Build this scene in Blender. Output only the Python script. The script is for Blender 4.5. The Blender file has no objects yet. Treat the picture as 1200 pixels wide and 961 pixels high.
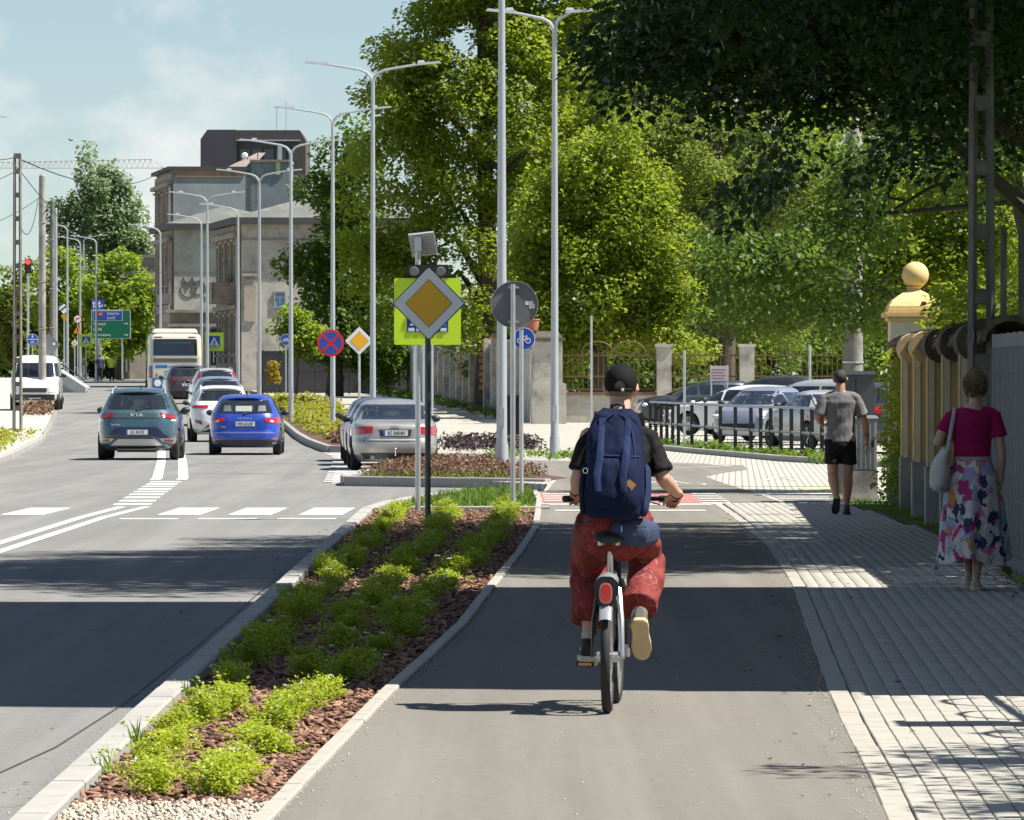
import bpy, bmesh, math, random
import numpy as np
from mathutils import Vector, Matrix
R = math.radians
PI = math.pi
rng = np.random.default_rng(7)
random.seed(7)
SC = bpy.context.scene
COL = SC.collection
F, HC, HY = 7500.0, 1.75, 438.0          # long lens (px of a 1200 px wide frame), eye height, horizon row

# ------------------------------------------------------------------ camera
cam = bpy.data.cameras.new('camera')
cam.sensor_width = 36.0
cam.lens = F / 1200.0 * 36.0
cam.clip_start = 0.5
cam.clip_end = 6000
camo = bpy.data.objects.new('camera', cam)
COL.objects.link(camo)
camo.location = (0, 0, HC)
camo.rotation_euler = (PI / 2 - math.atan((480.5 - HY) / F), 0, 0)
SC.camera = camo

# ------------------------------------------------------------------ sky and sun
SUN_EL, SUN_AZ = 57.0, 99.0              # azimuth clockwise from +Y (view direction); light comes from the right
w = bpy.data.worlds.new('World')
SC.world = w
w.use_nodes = True
nt = w.node_tree
for n in list(nt.nodes):
    nt.nodes.remove(n)
wo = nt.nodes.new('ShaderNodeOutputWorld')
bg = nt.nodes.new('ShaderNodeBackground')
sky = nt.nodes.new('ShaderNodeTexSky')
sky.sky_type = 'NISHITA'
sky.sun_disc = False
sky.sun_elevation = R(SUN_EL)
sky.sun_rotation = R(SUN_AZ)
sky.altitude = 100
sky.air_density = 1.0
sky.dust_density = 0.0
sky.ozone_density = 1.6
geo = nt.nodes.new('ShaderNodeTexCoord')
mp = nt.nodes.new('ShaderNodeMapping')
mp.inputs['Scale'].default_value = (1.0, 1.0, 1.5)
mp.inputs['Location'].default_value = (0.33, 0.2, 0.105)
nz = nt.nodes.new('ShaderNodeTexNoise')
nz.inputs['Scale'].default_value = 24.0
nz.inputs['Detail'].default_value = 7.0
nz.inputs['Roughness'].default_value = 0.55
cr = nt.nodes.new('ShaderNodeValToRGB')
cr.color_ramp.elements[0].position = 0.53
cr.color_ramp.elements[0].color = (0, 0, 0, 1)
cr.color_ramp.elements[1].position = 0.69
cr.color_ramp.elements[1].color = (0.8, 0.8, 0.8, 1)
mx = nt.nodes.new('ShaderNodeMixRGB')
mx.inputs[2].default_value = (8.6, 8.6, 8.5, 1)   # sunlit cloud, same radiance scale as the sky
nt.links.new(geo.outputs['Generated'], mp.inputs['Vector'])
lift = nt.nodes.new('ShaderNodeVectorMath'); lift.operation = 'ADD'; lift.inputs[1].default_value = (0, 0, .032)   # less horizon haze
nt.links.new(geo.outputs['Generated'], lift.inputs[0])
nt.links.new(lift.outputs[0], sky.inputs['Vector'])
nt.links.new(mp.outputs['Vector'], nz.inputs['Vector'])
nt.links.new(nz.outputs['Fac'], cr.inputs['Fac'])
nt.links.new(cr.outputs['Color'], mx.inputs['Fac'])
nt.links.new(sky.outputs['Color'], mx.inputs[1])
nt.links.new(mx.outputs['Color'], bg.inputs['Color'])
bg.inputs['Strength'].default_value = 0.054
nt.links.new(bg.outputs['Background'], wo.inputs['Surface'])

sl = bpy.data.lights.new('sun', 'SUN')
sl.energy = 5.0
sl.angle = R(0.53)
sl.color = (1.0, 0.955, 0.87)
so = bpy.data.objects.new('sun', sl)
COL.objects.link(so)
a, e = R(SUN_AZ), R(SUN_EL)
sdir = Vector((math.sin(a) * math.cos(e), math.cos(a) * math.cos(e), math.sin(e)))
so.rotation_euler = sdir.to_track_quat('Z', 'Y').to_euler()
so.location = sdir * 60

SC.view_settings.view_transform = 'Standard'
SC.view_settings.look = 'None'
SC.view_settings.exposure = 1.03
SC.view_settings.gamma = 1.0
SC.view_settings.use_curve_mapping = False
SC.render.engine = 'CYCLES'
SC.cycles.max_bounces = 6
SC.cycles.diffuse_bounces = 3
SC.cycles.glossy_bounces = 3
SC.cycles.transparent_max_bounces = 6
SC.cycles.transmission_bounces = 3
SC.cycles.caustics_reflective = False
SC.cycles.caustics_refractive = False
SC.cycles.sample_clamp_indirect = 6

# ------------------------------------------------------------------ helpers
def PX(px, d): return (px - 600.0) * d / F
def PZ(py, d): return HC + (HY - py) * d / F
GT = np.array([(-50, 0), (60, 0), (100, -.03), (150, -.11), (190, -.05), (215, .12), (240, .40), (262, .55), (300, .75),
               (450, 1.5), (700, 1.9), (1500, 1.8), (5000, 1.6)], float)
def gz(d): return float(np.interp(d, GT[:, 0], GT[:, 1]))
def fn(*pts):
    a = np.array(pts, float)
    return lambda d: float(np.interp(d, a[:, 0], a[:, 1]))

class MB:
    """collects shapes into one mesh"""
    def __init__(s): s.v = []; s.f = []; s.m = []
    def add(s, vs, fs, mi=0):
        o = len(s.v)
        s.v.extend([tuple(p) for p in vs])
        s.f.extend([tuple(i + o for i in f) for f in fs])
        s.m.extend([mi] * len(fs))
        return s
    def box(s, c, d, rz=0, mi=0, M=None, top=None):
        x, y, z = d[0] / 2, d[1] / 2, d[2] / 2
        t = top if top else 1.0
        P = [(-x, -y, -z), (x, -y, -z), (x, y, -z), (-x, y, -z), (-x * t, -y * t, z), (x * t, -y * t, z), (x * t, y * t, z), (-x * t, y * t, z)]
        if M is None: M = Matrix.Rotation(rz, 4, 'Z')
        P = [M @ Vector(p) + Vector(c) for p in P]
        return s.add(P, [(3, 2, 1, 0), (4, 5, 6, 7), (0, 1, 5, 4), (1, 2, 6, 5), (2, 3, 7, 6), (3, 0, 4, 7)], mi)
    def tube(s, pts, rad, n=10, mi=0, cap=True, up=None, ry=None, round_cap=False):
        """loft through pts; rad scalar/list; ry second radius along `up`"""
        pts = [Vector(p) for p in pts]
        k = len(pts)
        rad = [rad] * k if np.isscalar(rad) else list(rad)
        ry = rad if ry is None else ([ry] * k if np.isscalar(ry) else list(ry))
        if round_cap:
            d0 = (pts[0] - pts[1]).normalized(); d1 = (pts[-1] - pts[-2]).normalized()
            ca = [(.92, .38), (.7, .7), (.38, .92)]
            m0 = (rad[0] + ry[0]) / 2; m1 = (rad[-1] + ry[-1]) / 2
            p0 = [pts[0] + d0 * m0 * b for a_, b in reversed(ca)]; r0 = [rad[0] * a_ for a_, b in reversed(ca)]; y0 = [ry[0] * a_ for a_, b in reversed(ca)]
            p1 = [pts[-1] + d1 * m1 * b for a_, b in ca]; r1 = [rad[-1] * a_ for a_, b in ca]; y1 = [ry[-1] * a_ for a_, b in ca]
            pts = p0 + pts + p1; rad = r0 + rad + r1; ry = y0 + ry + y1
            k = len(pts)
        vs, fs = [], []
        prev = None
        for i, p in enumerate(pts):
            t = (pts[min(i + 1, k - 1)] - pts[max(i - 1, 0)])
            t = t.normalized() if t.length > 1e-9 else Vector((0, 0, 1))
            if up is not None: u = Vector(up)
            elif prev is not None: u = prev
            else: u = Vector((0, 0, 1)) if abs(t.z) < .9 else Vector((0, 1, 0))
            u = (u - t * u.dot(t))
            u = u.normalized() if u.length > 1e-6 else t.orthogonal().normalized()
            prev = u
            b = t.cross(u)
            for j in range(n):
                a_ = 2 * PI * j / n
                vs.append(p + b * (math.cos(a_) * rad[i]) + u * (math.sin(a_) * ry[i]))
        for i in range(k - 1):
            for j in range(n):
                j2 = (j + 1) % n
                fs.append((i * n + j, i * n + j2, (i + 1) * n + j2, (i + 1) * n + j))
        if cap:
            fs.append(tuple(range(n - 1, -1, -1)))
            fs.append(tuple((k - 1) * n + j for j in range(n)))
        return s.add(vs, fs, mi)
    def cyl(s, p0, p1, r, r2=None, n=12, mi=0):
        return s.tube([p0, p1], [r, r if r2 is None else r2], n, mi)
    def lathe(s, prof, c=(0, 0, 0), n=20, axis='Z', mi=0):
        """prof: (r, h) list"""
        vs, fs = [], []
        k = len(prof)
        for (r, h) in prof:
            for j in range(n):
                a_ = 2 * PI * j / n
                x, y = r * math.cos(a_), r * math.sin(a_)
                p = (x, y, h) if axis == 'Z' else ((h, x, y) if axis == 'X' else (y, h, x))
                vs.append((p[0] + c[0], p[1] + c[1], p[2] + c[2]))
        for i in range(k - 1):
            for j in range(n):
                j2 = (j + 1) % n
                fs.append((i * n + j, i * n + j2, (i + 1) * n + j2, (i + 1) * n + j))
        return s.add(vs, fs, mi)
    def ball(s, c, r, n=14, k=9, mi=0):
        r = (r, r, r) if np.isscalar(r) else r
        vs, fs = [], []
        for i in range(k + 1):
            t = PI * i / k
            for j in range(n):
                a_ = 2 * PI * j / n
                vs.append((c[0] + r[0] * math.sin(t) * math.cos(a_), c[1] + r[1] * math.sin(t) * math.sin(a_), c[2] - r[2] * math.cos(t)))
        for i in range(k):
            for j in range(n):
                j2 = (j + 1) % n
                fs.append((i * n + j, i * n + j2, (i + 1) * n + j2, (i + 1) * n + j))
        return s.add(vs, fs, mi)
    def prism(s, poly, h, M=None, mi=0):
        """poly (x,y) extruded along local z from 0 to h, transformed by M"""
        M = M or Matrix()
        n = len(poly)
        vs = [M @ Vector((x, y, 0)) for x, y in poly] + [M @ Vector((x, y, h)) for x, y in poly]
        fs = [tuple(range(n - 1, -1, -1)), tuple(range(n, 2 * n))] + [(i, (i + 1) % n, n + (i + 1) % n, n + i) for i in range(n)]
        return s.add(vs, fs, mi)
    def build(s, name, mat, parent=None, smooth=False, loc=None, bevel=0):
        me = bpy.data.meshes.new(name)
        me.from_pydata(s.v, [], s.f)
        for m_ in (mat if isinstance(mat, (list, tuple)) else [mat]):
            me.materials.append(m_)
        if isinstance(mat, (list, tuple)):
            me.polygons.foreach_set('material_index', s.m)
        bm = bmesh.new(); bm.from_mesh(me)
        bmesh.ops.recalc_face_normals(bm, faces=bm.faces)
        if bevel:
            bmesh.ops.bevel(bm, geom=[e_ for e_ in bm.edges if len(e_.link_faces) == 2 and e_.calc_face_angle(0) > .6], offset=bevel, segments=2, affect='EDGES', clamp_overlap=True)
        bm.to_mesh(me); bm.free()
        if smooth:
            me.polygons.foreach_set('use_smooth', [True] * len(me.polygons))
            if smooth != 'all':
                try: me.set_sharp_from_angle(angle=R(38))
                except Exception: pass
        return link(name, me, parent, loc)

def link(name, me, parent=None, loc=None):
    o = bpy.data.objects.new(name, me)
    COL.objects.link(o)
    if parent is not None: o.parent = parent
    if loc is not None: o.location = loc
    return o
def tag(o, label=None, cat=None, group=None, kind=None):
    if label: o['label'] = label
    if cat: o['category'] = cat
    if group: o['group'] = group
    if kind: o['kind'] = kind
    return o
def thing(name, label, cat, loc=(0, 0, 0), rz=0, group=None):
    o = bpy.data.objects.new(name, None)
    COL.objects.link(o)
    o.empty_display_size = .1
    o.location = loc
    o.rotation_euler = (0, 0, rz)
    return tag(o, label, cat, group)
KIDS = {}
def copy_tree(o, parent=None):
    c = o.copy()
    COL.objects.link(c)
    c.parent = parent
    for ch in list(o.children):
        copy_tree(ch, c)
    return c
def fast_mesh(name, verts, faces_flat, nper, mat, parent=None, smooth=False):
    """verts (n,3) array, faces_flat flat indices of equal-size faces"""
    me = bpy.data.meshes.new(name)
    nf = len(faces_flat) // nper
    me.vertices.add(len(verts))
    me.vertices.foreach_set('co', np.asarray(verts, np.float32).ravel())
    me.loops.add(len(faces_flat))
    me.loops.foreach_set('vertex_index', np.asarray(faces_flat, np.int32))
    me.polygons.add(nf)
    me.polygons.foreach_set('loop_start', np.arange(nf, dtype=np.int32) * nper)
    if smooth: me.polygons.foreach_set('use_smooth', np.ones(nf, bool))
    me.materials.append(mat)
    me.update(calc_edges=True)
    return link(name, me, parent)
def text(name, s, size, mat, parent, loc, rot=(PI / 2, 0, 0), depth=0.002, align='CENTER', sx=1.0):
    cu = bpy.data.curves.new(name, 'FONT')
    cu.body = s; cu.size = size; cu.extrude = depth; cu.align_x = align; cu.align_y = 'CENTER'
    cu.resolution_u = 3
    t = bpy.data.objects.new(name, cu)
    COL.objects.link(t)
    dg = bpy.context.evaluated_depsgraph_get()
    me = bpy.data.meshes.new_from_object(t.evaluated_get(dg))
    bpy.data.objects.remove(t)
    bpy.data.curves.remove(cu)
    me.name = name
    me.materials.clear(); me.materials.append(mat)
    o = link(name, me, parent, loc)
    o.rotation_euler = rot
    o.scale = (sx, 1, 1)
    return o

# ------------------------------------------------------------------ materials
def newmat(name):
    m = bpy.data.materials.new(name)
    m.use_nodes = True
    n = m.node_tree
    return m, n, n.nodes['Principled BSDF']
def mix_rgb(n, fac, c1, c2, blend='MIX'):
    x = n.nodes.new('ShaderNodeMixRGB'); x.blend_type = blend
    for s_, v in ((0, fac), (1, c1), (2, c2)):
        if hasattr(v, 'is_output'): n.links.new(v, x.inputs[s_])
        elif s_ == 0: x.inputs[0].default_value = v
        else: x.inputs[s_].default_value = (*v[:3], 1)
    return x.outputs[0]
def pos(n, scale=(1, 1, 1), space='Position'):
    if space == 'Position':
        o = n.nodes.new('ShaderNodeNewGeometry').outputs['Position']
    else:
        o = n.nodes.new('ShaderNodeTexCoord').outputs[space]
    m_ = n.nodes.new('ShaderNodeMapping'); m_.inputs['Scale'].default_value = scale
    n.links.new(o, m_.inputs['Vector'])
    return m_.outputs['Vector']
def noise(n, vec, scale, detail=4, rough=.6, lo=None, hi=None):
    t = n.nodes.new('ShaderNodeTexNoise')
    t.inputs['Scale'].default_value = scale; t.inputs['Detail'].default_value = detail; t.inputs['Roughness'].default_value = rough
    n.links.new(vec, t.inputs['Vector'])
    o = t.outputs['Fac']
    if lo is not None:
        mr = n.nodes.new('ShaderNodeMapRange'); mr.inputs[1].default_value = lo; mr.inputs[2].default_value = hi
        n.links.new(o, mr.inputs[0]); o = mr.outputs[0]
    return o
def bump(n, b, h, strength, dist=.01):
    bp = n.nodes.new('ShaderNodeBump'); bp.inputs['Strength'].default_value = strength; bp.inputs['Distance'].default_value = dist
    n.links.new(h, bp.inputs['Height']); n.links.new(bp.outputs[0], b.inputs['Normal'])
def sc3(c, k): return tuple(x * k for x in c[:3])
def M(name, col, rough=.6, metal=0, var=.0, vs=3.0, bmp=0, bs=60, spec=.5, coat=0, space='Position', dirt=None, ds=1.5, em=None):
    m, n, b = newmat(name)
    b.inputs['Base Color'].default_value = (*col, 1)
    b.inputs['Roughness'].default_value = rough
    b.inputs['Metallic'].default_value = metal
    b.inputs['Specular IOR Level'].default_value = spec
    if coat:
        b.inputs['Coat Weight'].default_value = coat; b.inputs['Coat Roughness'].default_value = .04
    if var or bmp or dirt:
        v = pos(n, space=space)
    c = None
    if var:
        f = noise(n, v, vs, 6, .65, .3, .7)
        c = mix_rgb(n, f, sc3(col, 1 - var), sc3(col, 1 + var))
    if dirt:
        f2 = noise(n, v, ds, 7, .7, .48, .68)
        c = mix_rgb(n, f2, c if c is not None else col, dirt)
    if c is not None: n.links.new(c, b.inputs['Base Color'])
    if bmp: bump(n, b, noise(n, v, bs, 5, .7), bmp)
    if em:
        b.inputs['Emission Color'].default_value = (*em[0], 1); b.inputs['Emission Strength'].default_value = em[1]
    return m
def leafmat(name, c1, c2, tr=.4, trc=None, hue=.0, rough=.5):
    """leaf: per-leaf random colour between c1 and c2, clump noise, light through the blade"""
    m, n, b = newmat(name)
    g = n.nodes.new('ShaderNodeNewGeometry')
    v = pos(n)
    cl = noise(n, v, .45, 3, .5, .35, .65)
    col = mix_rgb(n, g.outputs['Random Per Island'], c1, c2)
    col = mix_rgb(n, cl, col, mix_rgb(n, .75, col, sc3(c2, 1.15)))
    n.links.new(col, b.inputs['Base Color'])
    b.inputs['Roughness'].default_value = rough
    b.inputs['Specular IOR Level'].default_value = .35
    t = n.nodes.new('ShaderNodeBsdfTranslucent')
    tc = mix_rgb(n, 1.0, col, trc or (1.9, 1.9, .8), 'MULTIPLY')
    n.links.new(tc, t.inputs['Color'])
    ms = n.nodes.new('ShaderNodeMixShader'); ms.inputs[0].default_value = tr
    n.links.new(b.outputs[0], ms.inputs[1]); n.links.new(t.outputs[0], ms.inputs[2])
    n.links.new(ms.outputs[0], n.nodes['Material Output'].inputs['Surface'])
    return m
def asphalt(name, col, tracks=False):
    m, n, b = newmat(name)
    v = pos(n)
    vl = pos(n, (1, .12, 1))
    sp = noise(n, v, 95, 4, .85, .3, .7)
    c = mix_rgb(n, sp, sc3(col, .58), sc3(col, 1.42))
    c = mix_rgb(n, noise(n, pos(n, (1, .35, 1)), 16, 5, .75, .35, .68), c, mix_rgb(n, .35, c, sc3(col, .55)))
    big = noise(n, vl, .9, 6, .65, .35, .7)
    c = mix_rgb(n, big, c, mix_rgb(n, .5, c, sc3(col, .62)))
    lane = noise(n, pos(n, (2.2, .03, 1)), 1.0, 4, .6, .45, .75)
    c = mix_rgb(n, lane, c, mix_rgb(n, .45, c, sc3(col, 1.35)))
    spots = noise(n, v, 9, 5, .8, .66, .72)
    c = mix_rgb(n, spots, c, sc3(col, .45))
    vo = n.nodes.new('ShaderNodeTexVoronoi'); vo.feature = 'DISTANCE_TO_EDGE'; vo.inputs['Scale'].default_value = .16
    vv = n.nodes.new('ShaderNodeVectorMath'); vv.operation = 'ADD'
    nn = n.nodes.new('ShaderNodeTexNoise'); nn.inputs['Scale'].default_value = .8; nn.inputs['Detail'].default_value = 5
    n.links.new(v, nn.inputs['Vector']); n.links.new(v, vv.inputs[0]); n.links.new(nn.outputs['Color'], vv.inputs[1])
    n.links.new(vv.outputs[0], vo.inputs['Vector'])
    mr = n.nodes.new('ShaderNodeMapRange'); mr.inputs[1].default_value = .0; mr.inputs[2].default_value = .004; mr.inputs[3].default_value = .45 if tracks else .0; mr.inputs[4].default_value = 0
    n.links.new(vo.outputs['Distance'], mr.inputs[0])
    c = mix_rgb(n, mr.outputs[0], c, sc3(col, .3))
    n.links.new(c, b.inputs['Base Color'])
    b.inputs['Roughness'].default_value = .9
    b.inputs['Specular IOR Level'].default_value = .06
    bump(n, b, noise(n, v, 170, 3, .8), .5, .006)
    return m
def pavermat(name, col, var=.18):
    m, n, b = newmat(name)
    g = n.nodes.new('ShaderNodeNewGeometry')
    oi = n.nodes.new('ShaderNodeObjectInfo')
    ad = n.nodes.new('ShaderNodeMath'); ad.operation = 'ADD'
    n.links.new(g.outputs['Random Per Island'], ad.inputs[0]); n.links.new(oi.outputs['Random'], ad.inputs[1])
    fr = n.nodes.new('ShaderNodeMath'); fr.operation = 'FRACT'; n.links.new(ad.outputs[0], fr.inputs[0])
    c = mix_rgb(n, fr.outputs[0], sc3(col, 1 - var), sc3(col, 1 + var))
    v = pos(n)
    c = mix_rgb(n, noise(n, v, 1.1, 6, .7, .4, .75), c, mix_rgb(n, .35, c, sc3(col, .55)))
    c = mix_rgb(n, noise(n, v, 220, 2, .7, .3, .7), sc3(col, .8), c)
    n.links.new(c, b.inputs['Base Color'])
    b.inputs['Roughness'].default_value = .85
    bump(n, b, noise(n, v, 200, 3, .7), .3, .004)
    return m
def brickmat(name, col, mortar, w_=.2, h_=.1, rot=0, msize=.012, var=.15):
    """paver courses too far away to build singly"""
    m, n, b = newmat(name)
    g = n.nodes.new('ShaderNodeNewGeometry').outputs['Position']
    mpn = n.nodes.new('ShaderNodeMapping'); mpn.inputs['Rotation'].default_value = (0, 0, rot)
    n.links.new(g, mpn.inputs['Vector'])
    bt = n.nodes.new('ShaderNodeTexBrick')
    bt.inputs['Scale'].default_value = 1; bt.inputs['Brick Width'].default_value = w_; bt.inputs['Row Height'].default_value = h_
    bt.inputs['Mortar Size'].default_value = msize; bt.inputs['Mortar Smooth'].default_value = .2
    bt.inputs['Color1'].default_value = (*sc3(col, 1 - var), 1); bt.inputs['Color2'].default_value = (*sc3(col, 1 + var), 1); bt.inputs['Mortar'].default_value = (*mortar, 1)
    n.links.new(mpn.outputs[0], bt.inputs['Vector'])
    v = pos(n)
    c = mix_rgb(n, noise(n, v, .7, 6, .7, .4, .75), bt.outputs['Color'], mix_rgb(n, .35, bt.outputs['Color'], sc3(col, .5)))
    n.links.new(c, b.inputs['Base Color'])
    b.inputs['Roughness'].default_value = .85
    return m
def carpaint(name, col, metal=.35):
    m, n, b = newmat(name)
    b.inputs['Base Color'].default_value = (*col, 1)
    b.inputs['Metallic'].default_value = metal
    b.inputs['Roughness'].default_value = .36
    b.inputs['Coat Weight'].default_value = 1.0; b.inputs['Coat Roughness'].default_value = .03
    v = pos(n)
    # road dust towards nothing in particular: thin uneven film
    c = mix_rgb(n, noise(n, v, 4, 6, .7, .45, .9), col, mix_rgb(n, .25, col, (.30, .28, .25)))
    n.links.new(c, b.inputs['Base Color'])
    return m

ASPH_ROAD = asphalt('road_asphalt', (.208, .205, .198), True)
ASPH_PATH = asphalt('path_asphalt', (.200, .187, .166))
PAVER = pavermat('grey_paver', (.38, .362, .318), .12)
JOINT = M('joint_sand', (.15, .14, .12), .95, var=.3, vs=8)
PAVER_FAR = brickmat('paver_courses', (.40, .385, .35), (.16, .15, .135), .2, .1, R(90))
PLAZA = brickmat('pale_paver_courses', (.42, .40, .34), (.21, .195, .165), .22, .11, R(92), .014)
KERB = M('kerb_concrete', (.33, .32, .295), .85, var=.15, vs=5, bmp=.3, bs=150, dirt=(.27, .26, .24), ds=2.5)
EDGING = M('edging_concrete', (.36, .34, .29), .85, var=.15, vs=5, bmp=.3, bs=150, dirt=(.24, .22, .19), ds=5)
SOIL = M('mulch_soil', (.085, .042, .026), .95, var=.5, vs=9, bmp=.8, bs=60)
EARTH = M('grass_ground', (.055, .085, .025), .95, var=.4, vs=.6, bmp=.6, bs=12)
PAINT = M('road_marking_white', (.60, .60, .57), .7, var=.08, vs=9, dirt=(.42, .42, .40), ds=7)
PAINT_W = M('worn_marking_white', (.52, .50, .46), .7, var=.15, vs=9, dirt=(.30, .29, .28), ds=10)
REDP = M('red_path_paint', (.42, .15, .13), .75, var=.2, vs=6, dirt=(.28, .13, .11), ds=6)
YELLOWP = M('yellow_tactile', (.55, .47, .20), .8, var=.12, vs=5)
GALV = M('galvanised_steel', (.55, .56, .57), .42, .75, var=.12, vs=6)
GALV2 = M('lamp_post_paint', (.46, .48, .50), .4, .45, var=.06, vs=3)
DARKPOLE = M('dark_grey_pole', (.11, .115, .115), .45, .3, var=.1)
SIGN_BACK = M('sign_back_grey', (.19, .19, .195), .55, .2, var=.06)
WHITE = M('sign_white', (.86, .86, .84), .4, var=.03)
YEL = M('sign_yellow', (.92, .48, .015), .4)
FLUO = M('fluorescent_yellow', (.68, .95, .03), .45)
BLUE = M('sign_blue', (.012, .08, .42), .4)
RED = M('sign_red', (.62, .02, .025), .4)
GREENS = M('sign_green', (.005, .16, .075), .45)
BLACK = M('black_plastic', (.012, .012, .013), .45)
BLACKM = M('black_matt', (.02, .02, .02), .75)
ORANGE = M('sign_orange', (.85, .28, .02), .45)
CONC = M('weathered_concrete', (.30, .285, .26), .9, var=.25, vs=2.2, bmp=.4, bs=50, dirt=(.16, .15, .135), ds=1.7)
RUBBER = M('tyre_rubber', (.018, .018, .018), .8, var=.2, vs=20)
RIM = M('alloy_rim', (.42, .43, .44), .3, .9)
CHROME = M('chrome', (.75, .75, .76), .14, 1.0)
BARK = M('tree_bark', (.075, .06, .045), .95, var=.4, vs=6, bmp=1, bs=25)
# ------------------------------------------------------------------ scatter tools
def rotmats(rx, ry, rz):
    cx, sx, cy, sy, cz, sz = np.cos(rx), np.sin(rx), np.cos(ry), np.sin(ry), np.cos(rz), np.sin(rz)
    m = np.empty((len(rx), 3, 3))
    m[:, 0, 0] = cz * cy; m[:, 0, 1] = cz * sy * sx - sz * cx; m[:, 0, 2] = cz * sy * cx + sz * sx
    m[:, 1, 0] = sz * cy; m[:, 1, 1] = sz * sy * sx + cz * cx; m[:, 1, 2] = sz * sy * cx - cz * sx
    m[:, 2, 0] = -sy; m[:, 2, 1] = cy * sx; m[:, 2, 2] = cy * cx
    return m
def scatter(name, tv, tf, P, S, rot, mat, parent=None):
    """one mesh of many copies: template verts tv (k,3), faces tf (f,n); P (m,3), S (m,) or (m,3), rot (m,3,3)"""
    tv = np.asarray(tv, float); tf = np.asarray(tf, int)
    m_ = len(P)
    S = np.asarray(S, float)
    if S.ndim == 1: S = np.repeat(S[:, None], 3, 1)
    V = np.einsum('mij,mkj->mki', rot, tv[None] * S[:, None, :]) + np.asarray(P)[:, None, :]
    Fc = tf[None] + (np.arange(m_) * len(tv))[:, None, None]
    return fast_mesh(name, V.reshape(-1, 3), Fc.ravel(), tf.shape[1], mat, parent)
BOXV = [(-.5, -.5, -.5), (.5, -.5, -.5), (.5, .5, -.5), (-.5, .5, -.5), (-.42, -.42, .5), (.42, -.42, .5), (.42, .42, .5), (-.42, .42, .5)]
BOXF = [(3, 2, 1, 0), (4, 5, 6, 7), (0, 1, 5, 4), (1, 2, 6, 5), (2, 3, 7, 6), (3, 0, 4, 7)]
OCTV = [(1, 0, 0), (-1, 0, 0), (0, 1, 0), (0, -1, 0), (0, 0, .8), (0, 0, -.8), (.62, .55, .35), (-.6, .6, -.2)]
OCTF = [(0, 2, 4), (2, 1, 4), (1, 3, 4), (3, 0, 4), (2, 0, 5), (1, 2, 5), (3, 1, 5), (0, 3, 5)]
LEAFV = [(0, 0, 0), (.36, .45, .10), (0, 1, -.04), (-.36, .45, .10)]
LEAFF = [(0, 1, 2), (0, 2, 3)]
MAPV = [(0, 0, 0), (.30, .12, .05), (.52, .50, .06), (.22, .62, .03), (0, 1.05, -.06), (-.22, .62, .03), (-.52, .50, .06), (-.30, .12, .05)]
MAPF = [(0, 1, 2), (0, 2, 3), (0, 3, 4), (0, 4, 5), (0, 5, 6), (0, 6, 7)]

def strip(name, ds, left, right, zoff, mat, thick=0.0, parent=None, kind='structure'):
    vs, fs = [], []
    for d in ds:
        l, r = left(d), right(d); z = gz(d) + zoff
        vs += [(l, d, z - thick), (l, d, z), (r, d, z), (r, d, z - thick)]
    for i in range(len(ds) - 1):
        a_, b_ = 4 * i, 4 * i + 4
        fs.append((a_ + 1, a_ + 2, b_ + 2, b_ + 1))
        if thick:
            fs += [(a_, a_ + 1, b_ + 1, b_), (a_ + 2, a_ + 3, b_ + 3, b_ + 2)]
    if thick:
        k = 4 * (len(ds) - 1)
        fs += [(0, 3, 2, 1), (k, k + 1, k + 2, k + 3)]
    o = MB().add(vs, fs).build(name, mat, parent)
    if kind and parent is None: tag(o, kind=kind)
    return o
def poly(name, pts, zoff, mat, thick=0.0, parent=None, kind='structure'):
    """flat-ish polygon of (x, d) points"""
    n = len(pts)
    vs = [(x, d, gz(d) + zoff) for x, d in pts]
    fs = [tuple(range(n))]
    if thick:
        vs += [(x, d, gz(d) + zoff - thick) for x, d in pts]
        fs += [(i, (i + 1) % n, n + (i + 1) % n, n + i) for i in range(n)]
    o = MB().add(vs, fs).build(name, mat, parent)
    if o.data.polygons[0].normal.z < 0 and not thick: o.data.flip_normals()
    if kind and parent is None: tag(o, kind=kind)
    return o
DS = lambda a_, b_, s_: list(np.arange(a_, b_, s_)) + [b_]

# ------------------------------------------------------------------ ground
path_l = fn((15, -1.24), (25.1, -.937), (32, -.738), (35.2, -.638), (44.8, -.305), (54.2, -.094), (62.5, .108), (73.7, .315), (90, .42), (120, .8))
path_r = fn((15, 1.25), (25.1, 1.472), (27.7, 1.547), (32, 1.65), (35.2, 1.74), (53.1, 2.32), (65, 2.60), (78.6, 2.71), (87, 2.74), (120, 2.9))
pave_r = fn((15, 4.2), (54, 4.27), (62, 4.55), (70, 4.66), (80, 4.62), (90, 4.45), (96, 4.6), (120, 6))
road_l = fn((-20, -9.3), (92, -9.3), (136, -11.0), (180, -13.2), (274, -19.2), (300, -21), (450, -34), (800, -64))
lane_c = fn((0, -5.5), (92, -5.48), (118, -6.3), (144, -7.65), (180, -9.6), (274, -16.0), (450, -29))
lane_r = fn((0, -1.95), (92, -1.95), (112, -3.2), (150, -4.05), (174, -5.6), (246, -9.4), (262, -10.6), (300, -13.4), (450, -25), (800, -52))
KL = -1.95                                 # road side of the bed kerb

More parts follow.
